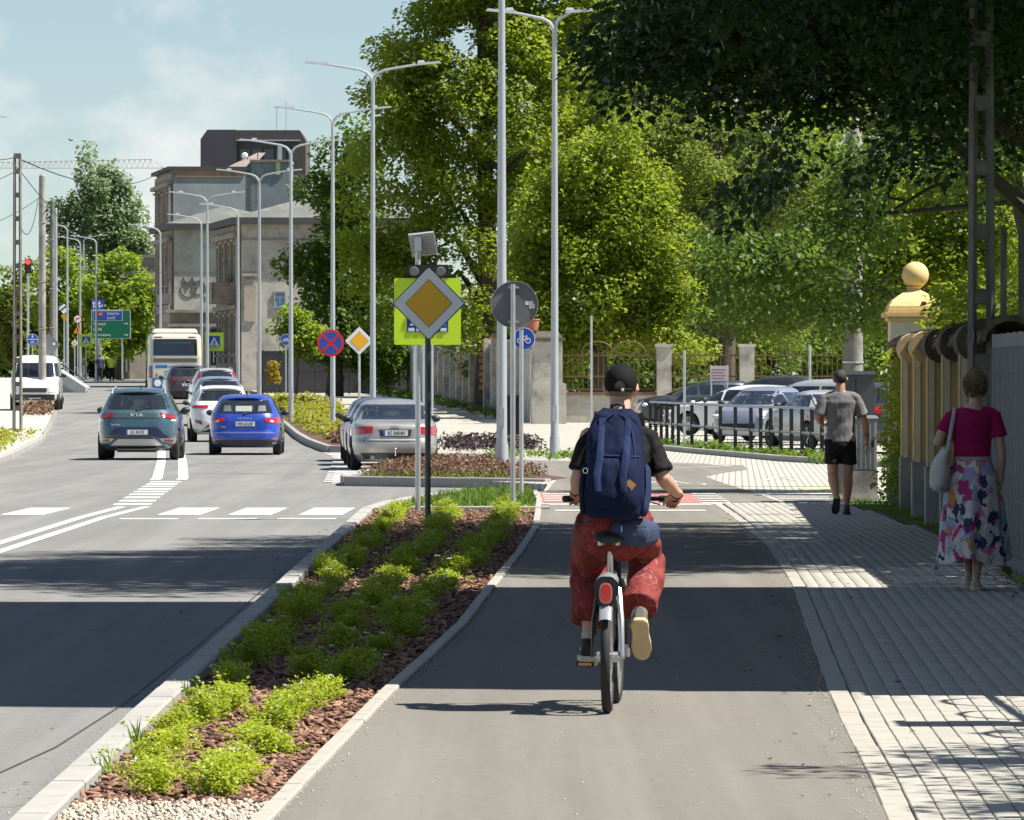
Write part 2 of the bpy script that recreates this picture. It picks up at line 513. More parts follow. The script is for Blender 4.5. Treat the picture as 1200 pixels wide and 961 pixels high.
vs, fs = [], []
xs = [-900, -200, -60, 0, 60, 200, 900]
gd = [-40, 0, 60, 100, 150, 190, 215, 240, 262, 300, 450, 700, 1500, 3000, 5000]
for d in gd:
    for x in xs: vs.append((x, d, gz(d) - .30))
for i in range(len(gd) - 1):
    for j in range(len(xs) - 1):
        k = i * len(xs) + j
        fs.append((k, k + 1, k + len(xs) + 1, k + len(xs)))
tag(MB().add(vs, fs).build('ground', EARTH), kind='structure')
road_out = fn((-20, -1.0), (82, -1.0), (86, 1.2), (110, 1.2), (116, -.9), (150, -1.5), (212, -6), (300, -11.5), (450, -23), (800, -50))
road = strip('road', DS(10, 800, 6), road_l, road_out, -.12, ASPH_ROAD)
# cycle path, pavement
path = strip('cycle_path', DS(14, 87.2, 1.5), path_l, path_r, 0, ASPH_PATH, .14)
pave = strip('pavement', DS(14, 87.2, 1.5), lambda d: path_r(d) + .004, pave_r, -.014, JOINT, .14)
far_pl = strip('side_square', DS(95.5, 330, 4), fn((95, .45), (105, .6), (109, -1.25), (150, -1.7), (168, -3.4), (246, -7.2), (262, -8.4), (300, -11.4), (450, -22)), fn((95, 16), (330, 22)), 0, PLAZA, .16)
left_pave = strip('left_pavement', DS(60, 600, 6), lambda d: road_l(d) - 30, lambda d: road_l(d) - .14, 0, M('left_paving', (.44, .42, .36), .9, var=.15, vs=1.2, dirt=(.33, .31, .26), ds=.6), .16)

# kerb stones, each one a piece of its bed or path
def stone_mesh(name, w_, l_, h_, mat, ch=.012):
    x, y = w_ / 2, l_ / 2 - .004
    vs = [(-x, -y, -h_), (x, -y, -h_), (x, y, -h_), (-x, y, -h_), (-x, -y, -ch), (x, -y, -ch), (x, y, -ch), (-x, y, -ch),
          (-x + ch, -y + .004, 0), (x - ch, -y + .004, 0), (x - ch, y - .004, 0), (-x + ch, y - .004, 0)]
    fs = [(0, 1, 5, 4), (1, 2, 6, 5), (2, 3, 7, 6), (3, 0, 4, 7), (4, 5, 9, 8), (5, 6, 10, 9), (6, 7, 11, 10), (7, 4, 8, 11), (8, 9, 10, 11)]
    me = bpy.data.meshes.new(name); me.from_pydata(vs, [], fs); me.materials.append(mat); me.update()
    return me
def kerb_run(me, pts, zoff, parent, name='kerb_stone', step=1.0, jit=.003):
    pts = [Vector(p) for p in pts]
    acc = 0
    for a_, b_ in zip(pts[:-1], pts[1:]):
        L = (b_ - a_).length
        k = max(1, round(L / step))
        for i in range(k):
            c = a_.lerp(b_, (i + .5) / k)
            o = link(name, me, parent, (c.x + random.uniform(-jit, jit), c.y, gz(c.y) + zoff + random.uniform(-jit, jit)))
            o.rotation_euler = (0, 0, math.atan2(-(b_.x - a_.x), b_.y - a_.y) + random.uniform(-.002, .002))
            o.scale = (1, (L / k) / step, 1)
SM_KERB = stone_mesh('kerb_stone', .15, 1.0, .26, KERB)
SM_EDGE = stone_mesh('edging_stone', .08, 1.0, .2, EDGING, .008)
SM_EDGE2 = stone_mesh('edging_stone', .11, 1.0, .2, EDGING, .006)

bed = strip('planting_bed', DS(14, 83.4, 2), lambda d: KL + .14, lambda d: path_l(d) - .07, -.03, SOIL, .12)
kerb_run(SM_KERB, [(KL + .075, 15), (KL + .075, 83), (-1.72, 87), (-1.45, 90.5), (-1.1, 93.5), (-.6, 96.5)], .035, bed)
kerb_run(SM_EDGE, [(path_l(d) - .04, d) for d in DS(15, 84, 1.0)], .02, bed, 'edging_stone')
for i in range(3):
    o = link('kerb_stone', SM_KERB, bed, (-1.3 + i * .72, 83.6, .02)); o.rotation_euler = (0, 0, PI / 2); o.scale = (1, .72, 1)
kerb_run(SM_EDGE2, [(path_r(d) + .058, d) for d in DS(15, 87, 1.0)], .004, path, 'edging_stone')
end_bed = poly('end_lawn', [(-1.55, 84), (.33, 84), (.36, 90), (.3, 97), (-.5, 97), (-1.05, 93.4), (-1.4, 90.4)], -.01, EARTH, .12)
kerb_run(SM_EDGE, [(.34, 84), (.38, 90), (.34, 97)], .02, end_bed, 'edging_stone')

# pavers: the 300 that show largest as pieces, the rest joined
PW, PL = .104, .205
pm = stone_mesh('paver', PW - .0045, PL + .005, .06, PAVER, .004)
near, rest = [], []
for c in range(34):
    for r_ in range(int((87 - 20) / PL)):
        d = 20 + (r_ + (.5 if c % 2 else 0)) * PL + PL / 2
        x = path_r(d) + .12 + (c + .5) * PW
        if x > pave_r(d) - .03 or d > 86.9: continue
        (near if (25 < d and x < .08 * d + .02) else rest).append((d, x))
near.sort()
rest += near[300:]
near = near[:300]
def pz(): return random.uniform(-.0022, .0022)
for d, x in near:
    o = link('paver', pm, pave, (x, d, pz()))
    s_ = (path_r(d + .5) - path_r(d - .5))
    o.rotation_euler = (0, 0, -math.atan(s_))
tv = np.array([v.co for v in pm.vertices]); tf = np.array([list(p.vertices) for p in pm.polygons])
rest = np.array(rest)
ang = np.array([-math.atan(path_r(d + .5) - path_r(d - .5)) for d in rest[:, 0]])
zz = np.zeros(len(rest))
tag(scatter('far_pavers', tv, tf, np.stack([rest[:, 1], rest[:, 0], rng.uniform(-.002, .002, len(rest))], 1), np.ones(len(rest)), rotmats(zz, zz, ang), PAVER, pave), kind='stuff')

# ---- crossing strip with tactile ribs and red cycle crossing
cross = poly('crossing_strip', [(.4, 87.2), (7.5, 87.2), (7.5, 95.5), (.4, 95.5)], -.002, M('crossing_concrete', (.40, .38, .34), .85, var=.15, vs=3), .14)
tag(poly('red_marking', [(.42, 88.0), (2.62, 88.0), (2.62, 95.2), (.42, 95.2)], .004, REDP, 0, cross))
tag(poly('asphalt_patch', [(3.02, 88.0), (3.72, 88.0), (3.62, 95.2), (2.98, 95.2)], .004, ASPH_PATH, 0, cross))
def bar(name, x0, x1, d0, d1, z, mat, parent): return poly(name, [(x0, d0), (x1, d0), (x1, d1), (x0, d1)], z, mat, 0, parent)
for i in range(5):
    d = 88.4 + i * 1.4
    bar('white_rib', .45, 1.35, d, d + .6, .010, PAINT_W, cross)
    bar('white_rib', 2.64, 3.0, d, d + .7, .010, PAINT_W, cross)
    bar('white_rib', 3.76, 5.4, d, d + .7, .010, PAINT_W, cross)
bar('yellow_tactile_field', 4.45, 4.95, 97.2, 100.0, .006, YELLOWP, far_pl)
# ---- second stretch of the cycle path and its markings
path2 = poly('cycle_path', [(.5, 95.6), (3.62, 95.6), (3.45, 104), (3.38, 112), (3.9, 117), (4.45, 121), (4.6, 127), (3.7, 131), (1.5, 134), (.4, 136), (-.9, 150), (-2.6, 150), (-1.6, 136), (.1, 118), (.75, 108)], .004, ASPH_PATH)
def ribbon(name, pts, w_, z, mat, parent=None):
    vs, fs = [], []
    P = [Vector((x, d)) for x, d in pts]
    for i, p in enumerate(P):
        t = (P[min(i + 1, len(P) - 1)] - P[max(i - 1, 0)]).normalized()
        n = Vector((-t.y, t.x)) * w_ / 2
        for q in (p + n, p - n): vs.append((q.x, q.y, gz(q.y) + z))
    for i in range(len(P) - 1): fs.append((2 * i, 2 * i + 1, 2 * i + 3, 2 * i + 2))
    o = MB().add(vs, fs).build(name, mat, parent)
    if o.data.polygons[0].normal.z < 0: o.data.flip_normals()
    if parent is None: tag(o, kind='structure')
    return o
ribbon('edge_line', [(2.2, 123), (3.0, 122.5), (3.7, 124), (4.3, 126), (4.0, 128.5), (3.2, 130)], .14, .009, PAINT_W, path2)
def ring(cx, cy, rx, ry, n=18): return [(cx + rx * math.cos(2 * PI * i / n), cy + ry * math.sin(2 * PI * i / n)) for i in range(n + 1)]
for cx in (2.15, 2.85): ribbon('bicycle_symbol_wheel', ring(cx, 103.2, .26, 1.4), .05, .010, PAINT_W, path2)
ribbon('bicycle_symbol_frame', [(2.15, 103.2), (2.38, 105.6), (2.72, 105.9), (2.85, 103.2)], .05, .0105, PAINT_W, path2)
ribbon('bicycle_symbol_frame', [(2.38, 105.6), (2.5, 103.2), (2.72, 105.9), (2.66, 107)], .05, .011, PAINT_W, path2)
ribbon('pedestrian_symbol', [(4.3, 107.5), (4.55, 111), (4.75, 107.6)], .1, .006, PAINT_W, far_pl)
ribbon('pedestrian_symbol', [(4.2, 111.4), (4.55, 110.5), (4.95, 111.6)], .09, .0065, PAINT_W, far_pl)
MARK = tag(ribbon('dashed_line', [(-.5 + 1.0, 86.2), (2.7, 86.2)], .5, .005, PAINT_W, path))
bar('white_bar', .55, 2.5, 82.2, 82.9, .005, PAINT_W, path)

# ---- road markings (children of the road)
for x0 in (-6.85, -5.9, -4.75, -3.8, -2.85):
    if x0 == -5.9: continue
    sh = -.10
    poly('zebra_bar', [(x0, 85.6), (x0 + .58, 85.6), (x0 + .58 + .06, 90.2), (x0 + .06, 90.2)], -.116, PAINT, 0, road)
for x0 in (-8.7, -7.8):
    poly('zebra_bar', [(x0, 85.6), (x0 + .52, 85.6), (x0 + .58, 90.2), (x0 + .06, 90.2)], -.116, PAINT, 0, road)
for x0 in (-5.1, -4.08, -3.05):
    bar('stop_dash', x0, x0 + .76, 82.9, 83.5, -.116, PAINT, road)
def line_at(off, w_, d0, d1, step=2): return [(lane_c(d) + off, d) for d in DS(d0, d1, step)]
ribbon('centre_line', [(-5.72, 15), (-5.70, 60), (-5.66, 84), (-5.55, 91)], .13, -.1162, PAINT, road)
ribbon('centre_line', [(-5.44, 15), (-5.42, 60), (-5.36, 84), (-5.2, 91)], .13, -.1158, PAINT, road)
for i in range(9):
    d = 92.2 + i * 2.6
    x = lane_c(d)
    poly('ladder_bar', [(x - .27, d), (x + .27, d), (x + .24, d + 1.3), (x - .30, d + 1.3)], -.116, PAINT, 0, road)
for off in (-.24, .24):
    ribbon('centre_line', line_at(off, .2, 116, 178), .19, -.116, PAINT, road)
ribbon('centre_line', line_at(0, .15, 205, 320, 5), .14, -.116, PAINT_W, road)
for i in range(4): bar('lane_arrow', -19.2 + i * 1.0, -18.8 + i * 1.0, 330 - i * 3, 336 - i * 3, -.116, PAINT_W, road)
ribbon('tar_seam', [(-3.1, 20), (-2.75, 26), (-2.45, 29), (-2.28, 32), (-2.2, 36), (-2.16, 44), (-2.15, 60)], .014, -.1155, M('tar', (.05, .05, .05), .7, var=.3, vs=20), road)
# parking bay of pale setts with white cross bars
bay = strip('parking_bay', DS(110.5, 158, 3), lambda d: lane_r(d) + .02, lambda d: max(lane_r(d) + 2.1, -1.25 - (d - 109) * .012), -.115, M('bay_setts', (.30, .295, .275), .9, var=.2, vs=4, dirt=(.2, .19, .18), ds=1.2))
for d in np.arange(113, 158, 2.6):
    poly('bay_line_bar', [(lane_r(d) - .1, d), (lane_r(d) + .42, d), (lane_r(d + 1.4) + .40, d + 1.5), (lane_r(d + 1.4) - .12, d + 1.5)], -.110, PAINT_W, 0, bay)
for d in np.arange(118, 140, 2.4):
    bar('bay_stripe', lane_r(d) + .55, lane_r(d) + 2.0, d, d + .8, -.110, PAINT_W, bay)
# tree-pit bed with brown shrubs and its kerb
brown_bed = poly('brown_bed', [(-2.75, 109.4), (.55, 106.4), (.95, 110), (.2, 118), (-.5, 131), (-2.3, 131), (-2.6, 120)], .01, SOIL, .16)
kerb_run(SM_KERB, [(-2.68, 118), (-2.9, 111), (-2.82, 109.2), (.6, 106.0)], .05, brown_bed)
# long planted island between lane and pavement
isl_l = lambda d: lane_r(d) + .15
island = strip('planted_island', DS(160, 262, 4), isl_l, lambda d: isl_l(d) + (2.4 if d > 163 else 1.4), .03, SOIL, .18)
kerb_run(SM_KERB, [(isl_l(160) + 1.4, 159.4), (isl_l(160), 159.6)] + [(isl_l(d) - .06, d) for d in DS(161, 262, 3)], .06, island, step=1.0)
tag(strip('far_kerb', DS(262, 420, 6), lambda d: lane_r(d) + .2, lambda d: lane_r(d) + .4, .02, KERB, .2), kind='structure')
kerb_run(SM_KERB, [(road_l(d) - .07, d) for d in DS(118, 262, 3)], .01, left_pave)

# ---- loose bark chips and gravel
chipm, n, b = newmat('bark_chips')
g = n.nodes.new('ShaderNodeNewGeometry')
c = mix_rgb(n, g.outputs['Random Per Island'], (.055, .022, .014), (.36, .20, .13))
n.links.new(c, b.inputs['Base Color']); b.inputs['Roughness'].default_value = .9
def bed_points(n_, d0, d1, pw=1.0):
    d = d0 + (d1 - d0) * rng.random(n_) ** pw
    t = rng.random(n_)
    l = KL + .16; r_ = np.array([path_l(x) - .09 for x in d])
    return np.stack([l + (r_ - l) * t, d, np.zeros(n_)], 1)
P = np.concatenate([bed_points(5600, 26.0, 44, 1.2), bed_points(6500, 40, 83.3)])
k = len(P)
P[:, 2] = -.03 + rng.uniform(.0, .028, k)
S = np.stack([rng.uniform(.012, .03, k), rng.uniform(.03, .085, k), rng.uniform(.005, .012, k)], 1)
tag(scatter('bark_mulch', BOXV, BOXF, P, S, rotmats(rng.normal(0, .35, k), rng.normal(0, .35, k), rng.uniform(0, PI, k)), chipm), 'reddish brown bark mulch covering the long planting bed', 'mulch', kind='stuff')
grm, n, b = newmat('gravel_stones')
g = n.nodes.new('ShaderNodeNewGeometry')
c = mix_rgb(n, g.outputs['Random Per Island'], (.30, .25, .18), (.55, .50, .42))
n.links.new(c, b.inputs['Base Color']); b.inputs['Roughness'].default_value = .85
P = bed_points(3400, 23.6, 26.25); k = len(P)
P[:, 2] = -.018 + rng.uniform(0, .02, k)
tag(scatter('gravel', OCTV, OCTF, P, np.stack([rng.uniform(.009, .018, k) for _ in range(3)], 1), rotmats(rng.uniform(0, 6, k), rng.uniform(0, 6, k), rng.uniform(0, 6, k)), grm), 'pale beige gravel at the near end of the planting bed', 'gravel', kind='stuff')
# crumbs and pebbles lying about on the path and in the gutter
P = []
for _ in range(260):
    d = rng.uniform(25, 60); P.append((rng.uniform(path_l(d) + .03, path_r(d)), d, .002))
for _ in range(900):
    d = rng.uniform(24, 62); P.append((KL - abs(rng.normal(0, .12)), d, -.118))
for _ in range(120):
    d = rng.uniform(26, 70); P.append((rng.uniform(path_r(d) + .2, pave_r(d)), d, .002))
for _ in range(700):
    d = rng.uniform(25, 75); P.append((path_r(d) - abs(rng.normal(0, .07)), d, .002))
for _ in range(500):
    d = rng.uniform(25, 75); P.append((path_l(d) + abs(rng.normal(0, .05)), d, .002))
P = np.array(P); k = len(P)
tag(scatter('loose_grit', OCTV, OCTF, P, rng.uniform(.002, .007, k), rotmats(rng.uniform(0, 6, k), rng.uniform(0, 6, k), rng.uniform(0, 6, k)), grm), 'loose grit and crumbs lying in the gutter and on the path', 'grit', kind='stuff')
# ------------------------------------------------------------------ vegetation
LF_LIME = leafmat('leaf_lime', (.115, .165, .017), (.205, .25, .032), .5)
LF_YEL = leafmat('leaf_yellow_green', (.115, .17, .018), (.195, .255, .033), .5)
LF_GREY = leafmat('leaf_grey_green', (.10, .14, .03), (.16, .20, .05), .46)
LF_DARK = leafmat('leaf_dark', (.05, .095, .015), (.095, .15, .026), .42)
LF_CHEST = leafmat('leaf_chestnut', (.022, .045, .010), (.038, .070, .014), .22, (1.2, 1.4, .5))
LF_POP = leafmat('leaf_poplar', (.11, .165, .08), (.20, .26, .14), .4, (1.5, 1.6, 1.0))
LF_SPIR = leafmat('leaf_spirea', (.17, .25, .018), (.37, .43, .05), .40, (1.4, 1.4, .6))
LF_BROWN = leafmat('leaf_barberry', (.05, .028, .020), (.19, .115, .070), .25, (1.2, 1.0, .8))
LF_GRASS = leafmat('grass_blades', (.05, .10, .012), (.13, .20, .03), .35)
LF_HEDGE = leafmat('leaf_hedge', (.16, .18, .02), (.26, .26, .04), .40)
LF_GOLD = leafmat('leaf_gold', (.20, .15, .015), (.30, .22, .03), .4)
FLOW = M('flower_white', (.62, .58, .50), .8, var=.15, vs=40)

def rand_dirs(n_):
    v = rng.normal(size=(n_, 3))
    return v / np.linalg.norm(v, axis=1)[:, None]
def leaf_cloud(centers, radii, per, size, squash=.75, sizevar=.5, droop=.35):
    """leaves on the shells of clumps"""
    P, S, A = [], [], []
    for c, r_ in zip(centers, radii):
        k = max(4, int(per * (r_ / np.mean(radii)) ** 2))
        u = rand_dirs(k)
        rr = r_ * (.35 + .65 * rng.random(k) ** .6)
        p = u * rr[:, None]; p[:, 2] *= squash
        P.append(p + c)
        S.append(size * rng.uniform(1 - sizevar, 1 + sizevar, k))
        az = np.arctan2(-u[:, 0], u[:, 1]) + rng.normal(0, .7, k)        # point outwards
        A.append(np.stack([-droop + rng.normal(0, .55, k), rng.normal(0, .55, k), az], 1))
    P, S, A = np.concatenate(P), np.concatenate(S), np.concatenate(A)
    return P, S, rotmats(A[:, 0], A[:, 1], A[:, 2])
def E(px, py, rx, rz, d, ry=None):
    """crown lobe given by its size in the picture at distance d -> metres"""
    k = d / F
    return (PX(px, d), d, PZ(py, d), rx * k, (ry if ry else rx * k * .85), rz * k)
def clumps_in(ells, n_, shell=.5):
    vol = np.array([e_[3] * e_[4] * e_[5] for e_ in ells]) ** .75
    C = []
    for e_, v_ in zip(ells, vol / vol.sum()):
        k = max(3, int(n_ * v_))
        u = rand_dirs(k)
        wob = 1 + .16 * np.sin(u[:, 0] * 5 + e_[0]) * np.cos(u[:, 2] * 4 + e_[2]) + rng.normal(0, .05, k)
        r_ = (shell + (1 - shell) * rng.random(k) ** .7) * wob
        C.append(u * r_[:, None] * np.array(e_[3:6]) + np.array(e_[:3]))
    return np.concatenate(C)
def tree(name, label, x, d, ells, n_, per, size, cr_, mat, trunk_r=.25, group=None, limbs=7, tv=LEAFV, tf=LEAFF, shell=.5, trunk_top=None, cat='tree', base=None, droop=.35, squash=.75, bark=None):
    z0 = gz(d) - .1 if base is None else base
    t = thing(name, label, cat, (x, d, z0), 0, group)
    C = clumps_in(ells, n_, shell)
    rad = cr_ * rng.uniform(.6, 1.3, len(C))
    P, S, Rm = leaf_cloud(C, rad, per, size, squash, droop=droop)
    P = P - np.array([x, d, z0])
    keep = P[:, 2] > .15
    scatter('crown', tv, tf, P[keep], S[keep], Rm[keep], mat, t)
    cx = np.average([e_[0] for e_ in ells], weights=[e_[3] for e_ in ells]) - x
    top = trunk_top if trunk_top else max(e_[2] for e_ in ells) - z0
    pts = [(0, 0, 0), (.04, 0, .12 * top), (cx * .1 + .1, .05, .35 * top), (cx * .25, 0, .65 * top), (cx * .4, .1, top)]
    bark = bark or BARK
    MB().tube(pts, [trunk_r * 1.25, trunk_r, trunk_r * .85, trunk_r * .55, trunk_r * .12], 10).build('trunk', bark, t, True)
    pick = rng.choice(len(C), min(limbs, len(C)), replace=False)
    for i in pick:
        e_ = C[i] - np.array([x, d, z0])
        h = np.clip(e_[2] - .6 * np.hypot(e_[0], e_[1]), .22 * top, .8 * top)
        f = h / top
        s_ = np.array([cx * .25 * f, 0, h])
        m_ = s_ * .45 + e_ * .55 + np.array([0, 0, .06 * top])
        MB().tube([tuple(s_), tuple(s_ * .75 + e_ * .25 + np.array([0, 0, .03 * top])), tuple(m_), tuple(e_)], [trunk_r * .42, trunk_r * .34, trunk_r * .2, trunk_r * .05], 6).build('limb', bark, t, True)
    return t

# --- the big trees
tree('lime_tree', 'tall bright green tree behind the wall, directly behind the lamp posts', PX(570, 238), 238,
     [E(545, 120, 118, 140, 238), E(478, 190, 70, 120, 238), E(625, 80, 90, 150, 238), E(565, 300, 105, 100, 238), E(455, 330, 55, 80, 238), E(550, -70, 100, 110, 238), E(640, -40, 80, 120, 238), E(485, 60, 50, 60, 238)],
     470, 190, .175, .8, LF_LIME, .42, 'park trees behind the wall', 10)
tree('lime_tree', 'dark green tree between the grey house and the tall bright tree', PX(392, 292), 292,
     [E(385, 270, 45, 75, 292), E(405, 370, 55, 60, 292), E(352, 305, 30, 28, 292), E(410, 210, 40, 60, 292), E(440, 400, 40, 50, 292)],
     150, 110, .25, .85, LF_DARK, .35, 'park trees behind the wall', 6)
tree('maple_tree', 'yellow-green tree right of the tall lamp posts', PX(700, 222), 222,
     [E(700, 345, 62, 75, 222), E(655, 285, 40, 60, 222), E(745, 262, 52, 60, 222), E(690, 225, 45, 55, 222), E(645, 395, 40, 40, 222), E(772, 335, 40, 60, 222), E(705, 190, 22, 25, 222), E(770, 215, 22, 25, 222), E(640, 300, 25, 35, 222), E(725, 165, 28, 30, 222), E(640, 235, 34, 40, 222), E(790, 385, 40, 40, 222), E(610, 330, 30, 55, 222)],
     300, 190, .15, .72, LF_LIME, .3, 'park trees behind the wall', 8)
tree('willow_tree', 'grey-green fine-leaved tree behind the iron fence at centre right', PX(850, 228), 228,
     [E(820, 270, 95, 130, 231), E(900, 320, 90, 90, 231), E(775, 150, 75, 80, 231), E(745, 90, 60, 60, 231), E(880, 200, 90, 90, 228), E(770, 370, 55, 60, 228)],
     350, 210, .135, .75, LF_GREY, .35, 'park trees behind the wall', 9)
tree('maple_tree', 'sunlit tree behind the ball-topped gate pillar', PX(1125, 165), 165,
     [E(1090, 330, 85, 65, 165), E(1155, 260, 80, 90, 165), E(1010, 350, 60, 55, 165), E(1185, 180, 60, 70, 165), E(1040, 260, 60, 70, 165)],
     240, 110, .15, .6, LF_LIME, .28, 'park trees behind the wall', 9)
bl = ['background tree closing the park above the yellow-green tree', 'background tree closing the park above the parked silver estate', 'background tree closing the park at the right edge', 'background tree rising behind the walking man']
for i, (px, es) in enumerate([(740, [E(740, 90, 110, 150, 285), E(690, 240, 90, 120, 285), E(690, 60, 60, 90, 285)]), (890, [E(890, 90, 120, 180, 290), E(850, 300, 120, 120, 290)]),
                              (1150, [E(1150, 110, 110, 180, 280), E(1130, 320, 110, 110, 280)]), (1020, [E(1010, 110, 110, 170, 296), E(1000, 320, 110, 110, 296)])]):
    d = es[0][1]
    tree('park_tree', bl[i], PX(px, d), d, es, 200, 170, .22, 1.0, LF_LIME if i % 2 else LF_GREY, .4, 'background park trees', 4)
ul = ['dark understorey bush behind the round sign', 'dark understorey bush behind the cyclist', 'dark understorey bush behind the parked cars', 'dark understorey bush behind the grey cabinet']
for i, (px, w_) in enumerate([(610, 70), (720, 80), (850, 90), (990, 90)]):
    d = 246 + 3 * i
    tree('understorey_bush', ul[i], PX(px, d), d, [E(px, 405, w_, 55, d), E(px + 20, 430, w_, 40, d)], 90, 100, .2, .7, LF_DARK, .1, 'understorey bushes', 3, cat='bush', trunk_top=2.0)
tree('garden_bush', 'green bush against the far end of the concrete wall', PX(452, 300), 300, [E(450, 415, 22, 45, 300), E(462, 385, 22, 28, 300), E(440, 380, 16, 30, 300)], 60, 90, .17, .5, LF_GREY, .1, None, 4, cat='bush', trunk_top=2.4)

tree('lime_tree', 'mid green tree filling the gap right of the yellow-green tree', PX(795, 252), 252, [E(790, 300, 55, 110, 252), E(810, 180, 60, 80, 252), E(750, 380, 50, 50, 252), E(850, 390, 60, 45, 252)], 190, 170, .16, .8, LF_LIME, .3, 'park trees behind the wall', 6)
tree('lime_tree', 'mid green tree between the tall bright tree and the yellow-green one', PX(640, 256), 256, [E(640, 300, 50, 110, 256), E(655, 180, 50, 80, 256), E(600, 390, 50, 50, 256), E(690, 120, 40, 60, 256)], 180, 170, .16, .8, LF_LIME, .3, 'park trees behind the wall', 6)
# --- overhanging chestnuts on the right: trunks stand behind the boundary wall
T6 = [E(733, 25, 40, 62, 66, 4), E(805, 5, 100, 68, 66, 6), E(860, 60, 60, 50, 66, 3), E(925, 50, 110, 95, 66, 7), E(1055, 55, 120, 120, 67, 7), E(1185, 30, 110, 105, 68, 7), E(900, -160, 190, 130, 66, 8), E(1150, -180, 220, 150, 67, 8),
      (7.4, 64, 9.5, 3.4, 8.5, 2.6), (4.4, 62, 8.8, 3.2, 6.0, 2.0), (8.6, 66, 6.6, 2.4, 8.5, 2.2), (6.4, 62, 12.2, 3.6, 8, 2.2)]
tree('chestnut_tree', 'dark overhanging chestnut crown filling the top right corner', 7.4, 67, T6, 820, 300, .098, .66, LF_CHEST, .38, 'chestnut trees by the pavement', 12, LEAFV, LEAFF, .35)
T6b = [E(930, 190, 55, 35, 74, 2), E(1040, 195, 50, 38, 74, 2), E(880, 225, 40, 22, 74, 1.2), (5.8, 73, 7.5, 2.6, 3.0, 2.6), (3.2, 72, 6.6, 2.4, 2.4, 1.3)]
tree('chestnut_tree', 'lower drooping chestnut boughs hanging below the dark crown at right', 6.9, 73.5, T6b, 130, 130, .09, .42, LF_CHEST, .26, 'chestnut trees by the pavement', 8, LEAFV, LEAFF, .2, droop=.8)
tree('chestnut_tree', 'unseen chestnut added above the top edge to shade the road', 9.2, 60, [(5.6, 58.6, 12.6, 3.6, 5.6, 1.8), (3.2, 58.4, 11.2, 2.6, 5.2, 1.4), (8.0, 59, 10.6, 2.6, 6, 2.2)], 330, 130, .15, .8, LF_CHEST, .4, 'chestnut trees by the pavement', 8, LEAFV, LEAFF, .1)  # extra tree added out of view to thicken the shade on the road
# sparse boughs reaching in from the right, lit from behind
t = tree('maple_tree', 'maple with long bare boughs reaching in above the gate pillar', 8.3, 96, [E(915, 300, 100, 42, 96, 2.2), E(1000, 275, 80, 40, 96, 2), E(1000, 200, 40, 60, 96, 1.5), E(1000, 320, 36, 50, 97, 1.2), E(860, 350, 60, 32, 96, 1.5), E(960, 370, 70, 28, 96, 1.5), (8.0, 96, 6.5, 2, 2.5, 2.2), E(1130, 180, 70, 60, 96, 2)],
         240, 120, .085, .45, LF_DARK, .22, None, 2, LEAFV, LEAFF, .15, droop=.6)
def P3(px, py, d): return (PX(px, d) - 8.3, d - 96, PZ(py, d) - (gz(96) - .1))
for pts, r_ in ([[(1230, 232, 96), (1130, 242, 95.5), (1040, 250, 96), (985, 285, 96), (930, 300, 95), (870, 330, 95)], .05],
                [[(1240, 180, 96), (1160, 195, 96), (1090, 220, 96.5), (1020, 262, 96), (960, 330, 96), (900, 360, 96), (850, 400, 96)], .045],
                [[(1060, 235, 96), (1010, 225, 96.5), (950, 240, 97), (905, 262, 97)], .025], [[(1180, 130, 96), (1120, 170, 96), (1060, 200, 96.5), (1000, 210, 97)], .03],
                [[(990, 290, 96), (940, 340, 95.5), (905, 390, 95.5)], .02]):
    k = len(pts)
    MB().tube([P3(*p) for p in pts], [r_ * (1 - .85 * i / (k - 1)) for i in range(k)], 6).build('bough', M('bough_bark', (.03, .025, .02), .9) if 'bough_bark' not in bpy.data.materials else bpy.data.materials['bough_bark'], t, True)
# tree over the near end of the pavement (only its dappled shadow reaches the picture)
tree('ash_tree', 'young ash beside the iron garden fence, dappling the near pavement', 6.3, 28.0, [(6.1, 27.5, 5.6, 1.0, 2.2, .7), (6.2, 29.5, 5.0, .9, 1.4, .6), (5.9, 25.5, 5.2, .8, 1.6, .6)], 80, 42, .10, .36, LF_LIME, .12, None, 6)

# --- far left
tree('poplar_tree', 'tall pointed poplar on the skyline left of the grey tenement', PX(125, 520), 520,
     [E(112, 260, 30, 72, 520), E(140, 285, 32, 62, 520), E(76, 272, 18, 50, 520), E(166, 305, 16, 42, 520), E(104, 205, 10, 34, 520), E(122, 215, 9, 34, 520), E(140, 228, 9, 28, 520), E(64, 270, 8, 40, 520), E(156, 255, 9, 28, 520)],
     230, 90, .30, .75, LF_POP, .4, None, 6, shell=.35, squash=1.2)
for i, (px, py, rx, rz, mt, lb) in enumerate([(140, 345, 42, 52, LF_YEL, 'lime green rounded tree below the poplar'), (82, 350, 36, 55, LF_YEL, 'lime green tree behind the red traffic light'),
                                             (22, 370, 36, 62, LF_GREY, 'green tree at the left edge behind the white van'), (-5, 390, 30, 50, LF_DARK, 'dark green tree cut by the left edge'), (110, 395, 50, 35, LF_DARK, 'dark bush below the green direction board')]):
    d = 436 + 7 * i
    tree('street_tree', lb, PX(px, d), d, [E(px, py, rx, rz, d), E(px + 10, py + 30, rx * .9, rz * .8, d)], 110, 90, .30, .8, mt, .25, 'trees at the far end of the street', 3)
tree('sapling', 'young bright green street tree in front of the grey gable', PX(346, 285), 285, [E(345, 385, 17, 26, 285), E(355, 400, 16, 22, 285), E(335, 378, 13, 18, 285), E(372, 395, 12, 18, 285)], 70, 55, .16, .4, LF_YEL, .07, None, 5)
